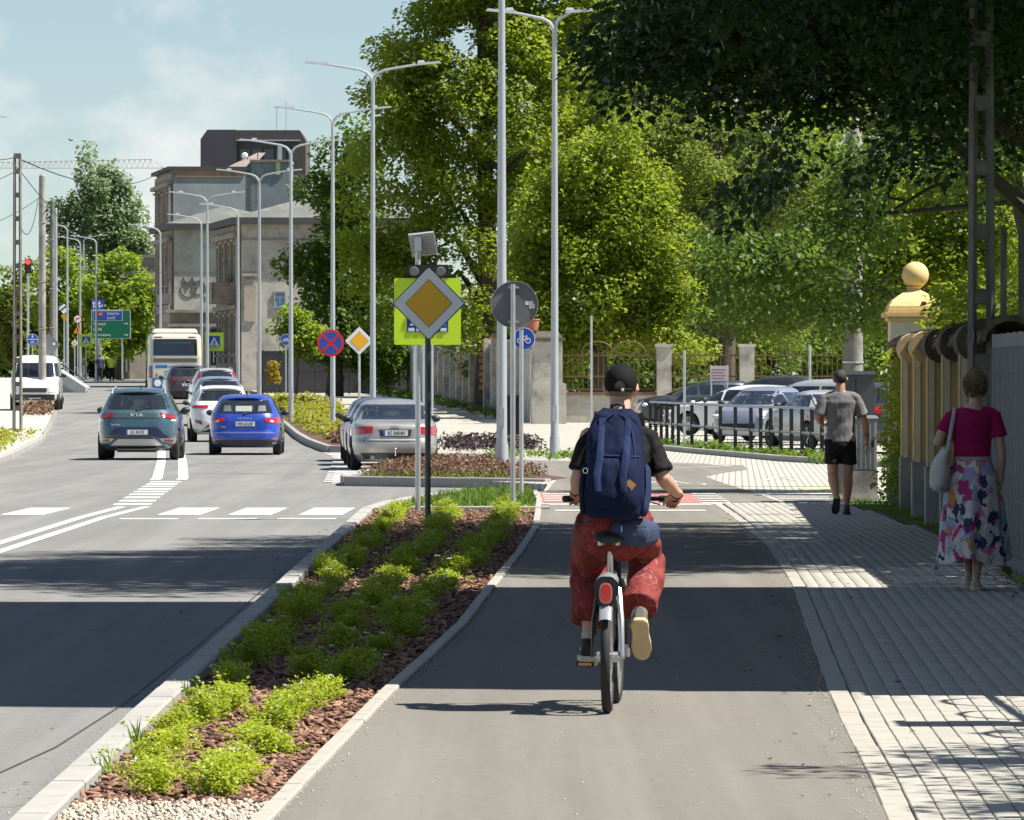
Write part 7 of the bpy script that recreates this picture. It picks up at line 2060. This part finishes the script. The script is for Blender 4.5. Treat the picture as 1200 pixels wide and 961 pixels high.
for h_, k_, a_, f_, ex in ((HL, KLe, AL, .76, 1.0), (HR, KR, AR, .80, 1.0)):
    h_, k_, a_ = V(h_), V(k_), V(a_)
    e_ = k_.lerp(a_, f_)
    b.tube([h_ + V((0, 0, .02)), h_.lerp(k_, .4), h_.lerp(k_, .8), k_, k_.lerp(e_, .5) + V((0, -.015, 0)), e_ + V((0, -.015, 0))], [.115, .112, .100, .098, .097, .098], 16)
tw1, tw2 = wr(.009, 15, 1.1, .8), wr(.006, 34, .3, 1.0)
remesh('trousers', b, .008, TRO, t, 2, lambda c: tw1(c) + tw2(c))
# socks and shoes
for a_, k_ in ((AL, KLe), (AR, KR)):
    a_, k_ = V(a_), V(k_)
    MB().tube([a_ - (k_ - a_).normalized() * .04, a_, a_.lerp(k_, .10)], [.037, .0375, .041], 14).build('sock', cloth('sock_white', (.45, .40, .34), .1) if 'sock_white' not in bpy.data.materials else bpy.data.materials['sock_white'], t, True)
SOLE = M('gum_sole', (.52, .40, .23), .7, var=.1, vs=12, bmp=.3, bs=120); SUED = M('shoe_black', (.018, .018, .02), .7); SHG = M('shoe_khaki', (.11, .105, .085), .8)
sh1 = shoe(t, (-.135, .0, .243), (-.150, .265, .243), (0, 0, 1), SUED, M('sole_cream', (.55, .50, .42), .7))
for k in range(3): MB().tube([(-.172 + .002 * k, .02 + k * .025, .30), (-.165, .04 + k * .025, .335)], .004, 6).build('stripe', WHITE, sh1)
shoe(t, (.148, -.345, .475), (.160, -.175, .270), (0, .75, .62), SHG, SOLE)
MB().tube([V(WRr) + V((-.026 + .0, .0, -.012)), V(WRr) + V((.0, -.004, .026)), V(WRr) + V((.028, .0, -.01)), V(WRr) + V((0, .004, -.03)), V(WRr) + V((-.026, .0, -.012))], .005, 6).build('wristband', BLACKM, t, True)
MB().tube([V(WL) + V((-.026, .0, -.012)), V(WL) + V((.0, -.004, .026)), V(WL) + V((.028, .0, -.01)), V(WL) + V((0, .004, -.03)), V(WL) + V((-.026, .0, -.012))], .005, 6).build('wristband', BLACKM, t, True)
# backpack
t = thing('backpack', 'navy blue backpack with tan patch on the cyclist', 'backpack', (BX, BD, .02), BRZ)
t.rotation_euler = (0, R(1.3), BRZ)
NAVY = cloth('backpack_navy', (.004, .009, .036), .8, 7, .25); NAVYL = cloth('backpack_navy_light', (.014, .027, .075), .6, 8, .2); STRAP = cloth('strap_grey', (.12, .11, .11), .2, 30)
PKL = (('z', 'cy', 'hw', 'hd'),)
secs = [(.975, -.275, .110, .075), (1.0, -.285, .142, .105), (1.10, -.275, .160, .125), (1.22, -.245, .162, .125), (1.34, -.205, .154, .118), (1.44, -.165, .138, .105), (1.515, -.135, .114, .085), (1.555, -.12, .075, .05)]
def pack_y(x, z):
    cy, hw, hd = [np.interp(z, [s[0] for s in secs], [s[i] for s in secs]) for i in (1, 2, 3)]
    return cy - hd * (1 - min(abs(x) / hw, .999) ** 3.2) ** (1 / 3.2)
vs, fs = [], []
N = 40
for z, cy, hw, hd in secs:
    for j in range(N):
        a_ = 2 * PI * j / N; c_, s_ = math.cos(a_), math.sin(a_); p_ = 2 / 3.2
        vs.append((hw * math.copysign(abs(c_) ** p_, c_), cy + hd * math.copysign(abs(s_) ** p_, s_), z))
for i in range(len(secs) - 1):
    for j in range(N): fs.append((i * N + j, i * N + (j + 1) % N, (i + 1) * N + (j + 1) % N, (i + 1) * N + j))
fs += [tuple(range(N - 1, -1, -1)), tuple((len(secs) - 1) * N + j for j in range(N))]
mbp = MB().add(vs, fs)
fold = wr(.009, 14, .7, .5)
remesh('bag', mbp, .008, NAVY, t, 5, lambda c: fold(c) + .012 * np.exp(-((c[:, 0] + .075) / .035) ** 2) * np.sin(c[:, 2] * 13 + 1) * (c[:, 1] < -.25) + .008 * np.sin(c[:, 0] * 38 + 1.2 * np.sin(c[:, 2] * 9)) * (c[:, 1] < -.22))
def pocket(z0, z1, hw0, hw1, out, nm, mat):
    vs, fs = [], []
    A, B = 16, 14
    for i in range(B + 1):
        v_ = i / B; z = z0 + (z1 - z0) * v_
        hw = hw0 + (hw1 - hw0) * v_
        for j in range(A + 1):
            u = 2 * j / A - 1
            k = ((1 - abs(u) ** 4) * (1 - abs(2 * v_ - 1) ** 6)) ** .5
            vs.append((u * hw, pack_y(u * hw, z) + .004 - out * k, z))
    for i in range(B):
        for j in range(A): fs.append((i * (A + 1) + j, i * (A + 1) + j + 1, (i + 1) * (A + 1) + j + 1, (i + 1) * (A + 1) + j))
    return MB().add(vs, fs).build(nm, mat, t, 'all')
pocket(1.03, 1.30, .135, .130, .032, 'front_pocket', NAVY)
for q in (-1, 1):
    seam = [(q * .105, 1.07), (q * .112, 1.2), (q * .105, 1.32), (q * .085, 1.43), (q * .05, 1.50), (q * .01, 1.525)]
    MB().tube([(x, pack_y(x, z) - .004, z) for x, z in seam], .0055, 6).build('zip_seam', NAVYL, t, True)
MB().tube([(x, pack_y(x, 1.305) - .006, 1.305 - .25 * x * x) for x in np.linspace(-.125, .125, 14)], .006, 6).build('pocket_zip', NAVYL, t, True)
for x in (-.075, .06):                                                                  # two cinch straps with hanging ends
    MB().tube([(x, pack_y(x, 1.50) - .006, 1.50), (x, pack_y(x, 1.38) - .010, 1.38), (x, pack_y(x, 1.31) - .028, 1.31), (x - .012, pack_y(x, 1.2) - .04, 1.2), (x - .004, pack_y(x, 1.12) - .036, 1.12)], [.016, .018, .02, .02, .017], 10, up=(0, 1, 0), ry=[.004] * 5).build('strap', NAVYL, t, True)
MB().tube([(.155, -.30, 1.03), (.165, -.25, 1.12), (.162, -.22, 1.22)], [.026, .028, .024], 12, up=(0, 1, 0), ry=[.05, .07, .06], round_cap=True).build('side_pocket', NAVYL, t, True)
MB().tube([(-.155, -.30, 1.03), (-.163, -.25, 1.12), (-.160, -.22, 1.22)], [.022, .024, .02], 12, up=(0, 1, 0), ry=[.05, .065, .055], round_cap=True).build('side_pocket', NAVY, t, True)
MB().tube([(-.150 + .012 * math.cos(a_), -.325, 1.225 + .014 * math.sin(a_)) for a_ in np.linspace(0, 2 * PI, 14)], .0025, 6).build('ring', CHROME, t, True)
px_, pz_ = .085, 1.155
pt = MB().prism(rpoly(dia(.034), .006), .004, Matrix.Translation((px_, pack_y(px_, pz_) - .024, pz_)) @ Matrix.Rotation(R(8), 4, 'Z') @ RX @ Matrix.Rotation(R(8), 4, 'Z')).build('leather_patch', M('tan_leather', (.42, .22, .07), .7, var=.15, vs=60), t)
for q in (-1, 1):
    MB().tube([(q * .075, -.08, 1.525), (q * .090, .0, 1.535), (q * .098, .08, 1.515), (q * .105, .16, 1.46), (q * .12, .17, 1.36), (q * .15, .08, 1.2), (q * .16, -.1, 1.08)], [.033, .034, .034, .032, .028, .024, .02], 12, up=None, ry=[.009] * 7).build('shoulder_strap', STRAP, t, True)
MB().tube([(-.035, -.10, 1.53), (-.03, -.11, 1.565), (0, -.11, 1.575), (.03, -.11, 1.565), (.035, -.10, 1.53)], .009, 8).build('grab_handle', BLACKM, t, True)
# navy hip bag below the rucksack
t = thing('hip_bag', 'slate blue hip bag hanging below the backpack at the cyclist right side', 'bag', (BX, BD, 0), BRZ)
t.rotation_euler = (0, R(1.3), BRZ)
b = MB().tube([(.02, -.265, .935), (.08, -.275, .93), (.15, -.255, .925), (.20, -.20, .93)], [.055, .072, .078, .06], 14, up=(0, 1, 0), ry=[.03, .042, .045, .035], round_cap=True)
remesh('pouch', b, .007, cloth('slate_blue', (.045, .06, .11), .4, 12), t, 4, wr(.004, 30))
MB().tube([(.03, -.325, .965), (.1, -.335, .965), (.17, -.31, .96)], .004, 6).build('zip', BLACKM, t)
MB().tube([(.045, -.325, .962), (.045, -.335, .93)], .005, 6).build('zip_pull', CHROME, t)
MB().tube([(.19, -.16, .96), (.19, .02, 1.0), (0, .07, 1.0), (-.19, .02, 1.0), (-.185, -.16, .97), (.0, -.27, .96)], .008, 6).build('belt', BLACKM, t)

# ------------------------------------------------------------------ walking man
GREYT = cloth('tshirt_grey', (.155, .15, .155), .45, 9, .15)
t = thing('person', 'man in grey T-shirt and black shorts walking away beside the cabinets', 'person', (PX(985, 79.5), 79.5, 0), R(2))
b = MB()
Mh = head(b, (0, .035, 1.675), R(-6))
b.tube([(0, .0, 1.47), (0, .005, 1.54), (0, .015, 1.61)], [.066, .060, .060], 14, round_cap=True)
b.tube([(0, 0, .93), (0, 0, 1.1), (0, .0, 1.28), (0, -.005, 1.40), (0, 0, 1.48)], [.14, .125, .15, .165, .10], 16, up=(0, 1, 0), ry=[.1, .085, .095, .09, .06], round_cap=True)
SL, SR_ = (-.20, -.0, 1.44), (.20, -.0, 1.44)
EL, ER = (-.285, -.05, 1.19), (.295, -.03, 1.17)
WL, WRr = (-.21, .17, 1.12), (.335, .06, .92)
arm(b, SL, EL, WL, 1.1); arm(b, SR_, ER, WRr, 1.1)
hand(b, WL, (.45, .8, .1), (.6, -.4, -.6), .5, 1); hand(b, WRr, (.02, .12, -1), (-.9, .2, 0), .35, -1)
HL, HR = (-.095, 0, .93), (.095, 0, .93)
KLe, KR = (-.10, -.005, .50), (.095, .05, .50)
AL, AR = (-.075, -.30, .205), (.075, .03, .095)
leg(b, HL, KLe, AL, 1.18); leg(b, HR, KR, AR, 1.18)
remesh('body', b, .0075, SKIN2, t, 4); eyes(Mh, t)
shell(Mh, -.05, .083, .104, .097, keep=lambda x, y, z: (y < .045 or z > .055) and not (y > -.03 and z < .015), noise_=.012).build('hair', M('dark_hair', (.02, .016, .014), .6, var=.4, vs=60, bmp=.8, bs=220), t, 'all')
b = MB()
b.tube([(0, -.005, .90), (0, -.005, 1.0), (0, -.0, 1.14), (0, -.0, 1.28), (0, -.01, 1.40), (0, -.005, 1.47), (0, 0, 1.515)], [.185, .180, .172, .192, .208, .16, .085], 20, up=(0, 1, 0), ry=[.125, .12, .115, .122, .118, .09, .07])
for s_, e_ in ((SL, EL), (SR_, ER)):
    s_, e_ = V(s_), V(e_)
    b.tube([s_ + V((-math.copysign(.15, s_.x), 0, .045)), s_ + V((-math.copysign(.06, s_.x), 0, .018)), s_, s_.lerp(e_, .4), s_.lerp(e_, .82)], [.062, .068, .067, .070, .076], 14)
remesh('tshirt', b, .010, GREYT, t, 3, wr(.006, 17, .9))
b = MB()
b.tube([(0, 0, .86), (0, 0, .93), (0, 0, .98)], [.178, .18, .165], 18, up=(0, 1, 0), ry=[.125, .125, .115], round_cap=True)
for h_, k_ in ((HL, KLe), (HR, KR)):
    h_, k_ = V(h_), V(k_)
    b.tube([h_, h_.lerp(k_, .4), h_.lerp(k_, .70)], [.105, .104, .108], 16)
remesh('shorts', b, .010, cloth('shorts_black', (.012, .012, .014), .3, 12), t, 3, wr(.006, 18, .2))
for a_, k_ in ((AL, KLe), (AR, KR)):
    a_, k_ = V(a_), V(k_); MB().tube([a_ - (k_ - a_).normalized() * .03, a_, a_.lerp(k_, .09)], [.036, .037, .039], 12).build('sock', bpy.data.materials['sock_white'], t, True)
SOLEB = M('sole_black', (.03, .03, .032), .8); TRN = M('trainer_brown', (.09, .075, .06), .8, var=.3, vs=30)
shoe(t, (-.072, -.345, .20), (-.085, -.215, -.005 + .02), (0, .85, .5), TRN, SOLEB); shoe(t, (.075, -.05, .006), (.095, .22, .006), (0, 0, 1), TRN, SOLEB)
MB().tube([V(ER) + (V(WRr) - V(ER)) * .72 + V((.033 * math.cos(a_), .033 * math.sin(a_), 0)) for a_ in np.linspace(0, 2 * PI, 12)], .008, 6).build('wristwatch', BLACKM, t, True)

# ------------------------------------------------------------------ woman
WD = 51.7
t = thing('person', 'woman with short fair hair, magenta top and floral skirt walking away', 'person', (PX(1139, WD), WD, 0), R(3))
b = MB()
Mh = head(b, (0.03, .02, 1.655), R(-8), R(-4), .95)
b.tube([(0.02, -.01, 1.44), (.025, -.005, 1.51), (.03, .005, 1.59)], [.055, .049, .05], 14, round_cap=True)
b.tube([(0, 0, .95), (0, 0, 1.08), (0, .0, 1.25), (0.01, -.005, 1.38), (.015, 0, 1.45)], [.15, .125, .135, .15, .09], 16, up=(0, 1, 0), ry=[.11, .09, .09, .085, .06], round_cap=True)
SL, SR_ = (-.175, -.0, 1.40), (.185, -.0, 1.41)
EL, ER = (-.285, -.04, 1.19), (.235, -.03, 1.12)
WL, WRr = (-.165, .10, 1.22), (.235, .02, .87)
arm(b, SL, EL, WL, 1.02); arm(b, SR_, ER, WRr, 1.0)
hand(b, WL, (.7, .5, .5), (.2, -.5, -.5), .9, 1, .93, True); hand(b, WRr, (0, .1, -1), (-.9, .2, 0), .4, -1, .93)
HL, HR = (-.09, 0, .92), (.09, 0, .92)
KLe, KR = (-.03, .10, .50), (.075, .02, .49)
AL, AR = (.005, .22, .13), (.03, -.02, .085)
leg(b, HL, KLe, AL, .98); leg(b, HR, KR, AR, .98)
remesh('body', b, .007, SKIN, t, 4); eyes(Mh, t)
HAIRW = M('fair_hair', (.17, .105, .045), .55, var=.45, vs=55, bmp=.9, bs=160)
sh = shell(Mh, -.085, .092, .116, .108, keep=lambda x, y, z: (y < .035 or z > .065) and z > -.085 + .03 * (y > 0), noise_=.022, n=64, k=40)
hw = sh.build('hair', HAIRW, t, 'all')
lk = MB()                                                                              # short layered locks
for _ in range(150):
    a_ = rng.uniform(PI * .95, PI * 2.05); zz = rng.uniform(-.06, .12)
    rr_ = math.sqrt(max(.02, 1 - ((zz - .035) / .112) ** 2))
    p0 = Mh @ V((.092 * rr_ * math.cos(a_), .114 * rr_ * math.sin(a_) - .005, zz)); p1 = Mh @ V((.100 * rr_ * math.cos(a_ + rng.normal(0, .12)), .122 * rr_ * math.sin(a_) - .005, zz - .025)); p2 = Mh @ V((.094 * rr_ * math.cos(a_ + rng.normal(0, .2)), .114 * rr_ * math.sin(a_) - .005, zz - .05))
    lk.tube([p0, p1, p2], [.004, .007, .002], 5)
lk.build('hair_locks', HAIRW, hw, True)
TOP = cloth('top_magenta', (.30, .008, .075), .25, 10, .1)
b = MB()
b.tube([(0, 0, 1.03), (0, -.0, 1.12), (0, -.0, 1.25), (.005, -.005, 1.36), (.012, -.005, 1.425), (.018, -.002, 1.455)], [.155, .150, .158, .178, .155, .105], 20, up=(0, 1, 0), ry=[.115, .108, .110, .108, .085, .07])
for s_, e_ in ((SL, EL), (SR_, ER)):
    s_, e_ = V(s_), V(e_)
    b.tube([s_ + V((-math.copysign(.12, s_.x), 0, .03)), s_ + V((-math.copysign(.05, s_.x), 0, .012)), s_, s_.lerp(e_, .3), s_.lerp(e_, .58)], [.055, .06, .058, .062, .072], 14)
remesh('top', b, .008, TOP, t, 3, wr(.0035, 22, .5))
# floral skirt
m, n, bs_ = newmat('skirt_floral')
v = pos(n, (1, 1, .8), 'Object')
dist_ = n.nodes.new('ShaderNodeTexNoise'); dist_.inputs['Scale'].default_value = 11; dist_.inputs['Detail'].default_value = 3
n.links.new(v, dist_.inputs['Vector'])
vm = n.nodes.new('ShaderNodeVectorMath'); vm.operation = 'MULTIPLY_ADD'; vm.inputs[1].default_value = (.2, .2, .2)
n.links.new(dist_.outputs['Color'], vm.inputs[0]); n.links.new(v, vm.inputs[2])
vo = n.nodes.new('ShaderNodeTexVoronoi'); vo.inputs['Scale'].default_value = 14; n.links.new(vm.outputs[0], vo.inputs['Vector'])
sep = n.nodes.new('ShaderNodeSeparateColor'); n.links.new(vo.outputs['Color'], sep.inputs[0])
rp = n.nodes.new('ShaderNodeValToRGB'); rp.color_ramp.interpolation = 'CONSTANT'
cols = [(0, (.62, .56, .50)), (.2, (.50, .02, .17)), (.30, (.30, .46, .60)), (.42, (.66, .62, .56)), (.60, (.03, .035, .08)), (.68, (.55, .25, .08)), (.75, (.40, .32, .52)), (.84, (.58, .50, .46)), (.93, (.58, .16, .32))]
while len(rp.color_ramp.elements) < len(cols): rp.color_ramp.elements.new(.5)
for e_, (p_, c_) in zip(rp.color_ramp.elements, cols): e_.position = p_; e_.color = (*c_, 1)
n.links.new(sep.outputs[0], rp.inputs['Fac'])
ve = n.nodes.new('ShaderNodeTexVoronoi'); ve.feature = 'DISTANCE_TO_EDGE'; ve.inputs['Scale'].default_value = 14; n.links.new(vm.outputs[0], ve.inputs['Vector'])
ed = n.nodes.new('ShaderNodeMapRange'); ed.inputs[1].default_value = .01; ed.inputs[2].default_value = .05; ed.inputs[3].default_value = .5; ed.inputs[4].default_value = 0; n.links.new(ve.outputs['Distance'], ed.inputs[0])
pet = n.nodes.new('ShaderNodeTexVoronoi'); pet.inputs['Scale'].default_value = 46; pet.feature = 'DISTANCE_TO_EDGE'; n.links.new(vm.outputs[0], pet.inputs['Vector'])
pe = n.nodes.new('ShaderNodeMapRange'); pe.inputs[1].default_value = .0; pe.inputs[2].default_value = .07; pe.inputs[3].default_value = .32; pe.inputs[4].default_value = 0; n.links.new(pet.outputs['Distance'], pe.inputs[0])
c_ = mix_rgb(n, pe.outputs[0], rp.outputs[0], (.06, .05, .10)); c_ = mix_rgb(n, ed.outputs[0], c_, (.03, .03, .06))
n.links.new(c_, bs_.inputs['Base Color']); bs_.inputs['Roughness'].default_value = .8
SKF = m
vs, fs = [], []
N = 96; zs = np.linspace(1.06, .235, 30)
for i, z in enumerate(zs):
    f = (1.06 - z) / (1.06 - .235)
    for j in range(N):
        a_ = 2 * PI * j / N
        rx_ = .150 + .05 * min(1, f * 5) + .085 * f; ry_ = .112 + .045 * min(1, f * 5) + .14 * f
        fo = 1 + (.02 + .10 * f) * (math.sin(a_ * 7 + .8 * math.sin(f * 3)) * .6 + math.sin(a_ * 12 + 1.3 + f) * .4)
        vs.append((rx_ * fo * math.cos(a_) + .04 * f * math.sin(a_ * 2 + 1), ry_ * fo * math.sin(a_) + .05 * f, z + .03 * f * math.sin(a_ * 3 + .5)))
for i in range(len(zs) - 1):
    for j in range(N): fs.append((i * N + j, i * N + (j + 1) % N, (i + 1) * N + (j + 1) % N, (i + 1) * N + j))
o = MB().add(vs, fs).build('skirt', SKF, t, 'all')
MB().lathe([(.148, 0), (.152, .015), (.148, .035)], (0, 0, 0), 30).build('waistband', cloth('waistband_cream', (.42, .36, .28), .1), t, True).location = (0, 0, 1.045)
t.children[-1].scale = (1.03, .78, 1)
SHW = M('shoe_beige', (.50, .38, .30), .6)
shoe(t, (.028, -.075, .004), (.045, .155, .004), (0, 0, 1), SHW, M('sole_pale', (.5, .42, .34), .7), w_=.040); shoe(t, (.0, .16, .045), (.0, .39, .03), (0, 0, 1), SHW, bpy.data.materials['sole_pale'], w_=.040)
# tote bag on her left shoulder
t = thing('tote_bag', 'off-white cloth tote bag hanging from the woman left shoulder', 'bag', (PX(1139, WD), WD, 0), R(3))
TOTE = cloth('tote_canvas', (.50, .47, .43), .45, 9, .08)
b = MB().tube([(-.275, -.05, .80), (-.272, -.05, .84), (-.265, -.05, .95), (-.245, -.045, 1.06), (-.225, -.04, 1.13)], [.05, .075, .082, .062, .035], 18, up=(0, 1, 0), ry=[.10, .15, .165, .15, .12])
remesh('bag', b, .008, TOTE, t, 4, wr(.006, 20, .3))
MB().tube([(-.215, -.12, 1.12), (-.185, -.10, 1.28), (-.155, -.07, 1.43), (-.140, -.0, 1.475), (-.145, .05, 1.43), (-.19, .06, 1.25), (-.22, .04, 1.12)], [.016] * 7, 8, up=None, ry=[.005] * 7).build('strap', TOTE, t, True)
# two far figures at the end of the street
def small_person(label, px, d, col, legs, vest=None):
    t = thing('person', label, 'person', (PX(px, d), d, gz(d) - .05), 0)
    b = MB(); Mh = head(b, (0, .02, 1.62))
    b.tube([(0, 0, 1.42), (0, 0, 1.56)], [.06, .055], 8); arm(b, (-.19, 0, 1.4), (-.26, .02, 1.15), (-.24, .12, .95)); arm(b, (.19, 0, 1.4), (.26, .02, 1.15), (.26, .05, .92))
    hand(b, (-.24, .12, .95), (0, .2, -1), (.9, 0, 0), .4); hand(b, (.26, .05, .92), (0, .2, -1), (-.9, 0, 0), .4, -1)
    b.tube([(0, 0, .9), (0, 0, 1.2), (0, 0, 1.44)], [.14, .14, .12], 12, up=(0, 1, 0), ry=[.1, .1, .08]); leg(b, (-.09, 0, .92), (-.09, .06, .5), (-.09, .0, .1)); leg(b, (.09, 0, .92), (.09, .1, .5), (.09, .15, .1))
    remesh('body', b, .02, SKIN, t, 2)
    b = MB().tube([(0, 0, .88), (0, 0, 1.2), (0, 0, 1.4), (0, 0, 1.48)], [.18, .17, .2, .1], 14, up=(0, 1, 0), ry=[.13, .12, .12, .08])
    for q in (-1, 1): b.tube([(q * .14, 0, 1.42), (q * .19, 0, 1.4), (q * .25, .02, 1.17)], .075, 10)
    remesh('jacket', b, .02, cloth('far_jacket_' + str(px), col, .2), t, 2)
    b = MB()
    for q, y in ((-1, 0), (1, .12)): b.tube([(q * .09, 0, .92), (q * .09, .07, .5), (q * .09, y, .12)], [.1, .085, .075], 10)
    remesh('trousers', b, .02, cloth('far_trousers_' + str(px), legs, .2), t, 2)
    for q, y in ((-1, -.02), (1, .12)): MB().tube([(q * .09, y - .05, .06), (q * .09, y + .2, .05)], [.045, .04], 8, round_cap=True).build('shoe', BLACKM, t, True)
    shell(Mh, -.03, .084, .105, .097, keep=lambda x, y, z: y < .04 or z > .06).build('hair', BLACKM, t, 'all')
small_person('far pedestrian in dark clothes beside the green board post', 117, 405, (.05, .06, .12), (.03, .03, .04))
small_person('far worker in a yellow high-visibility jacket below the green board', 131, 410, (.62, .75, .05), (.02, .025, .05))
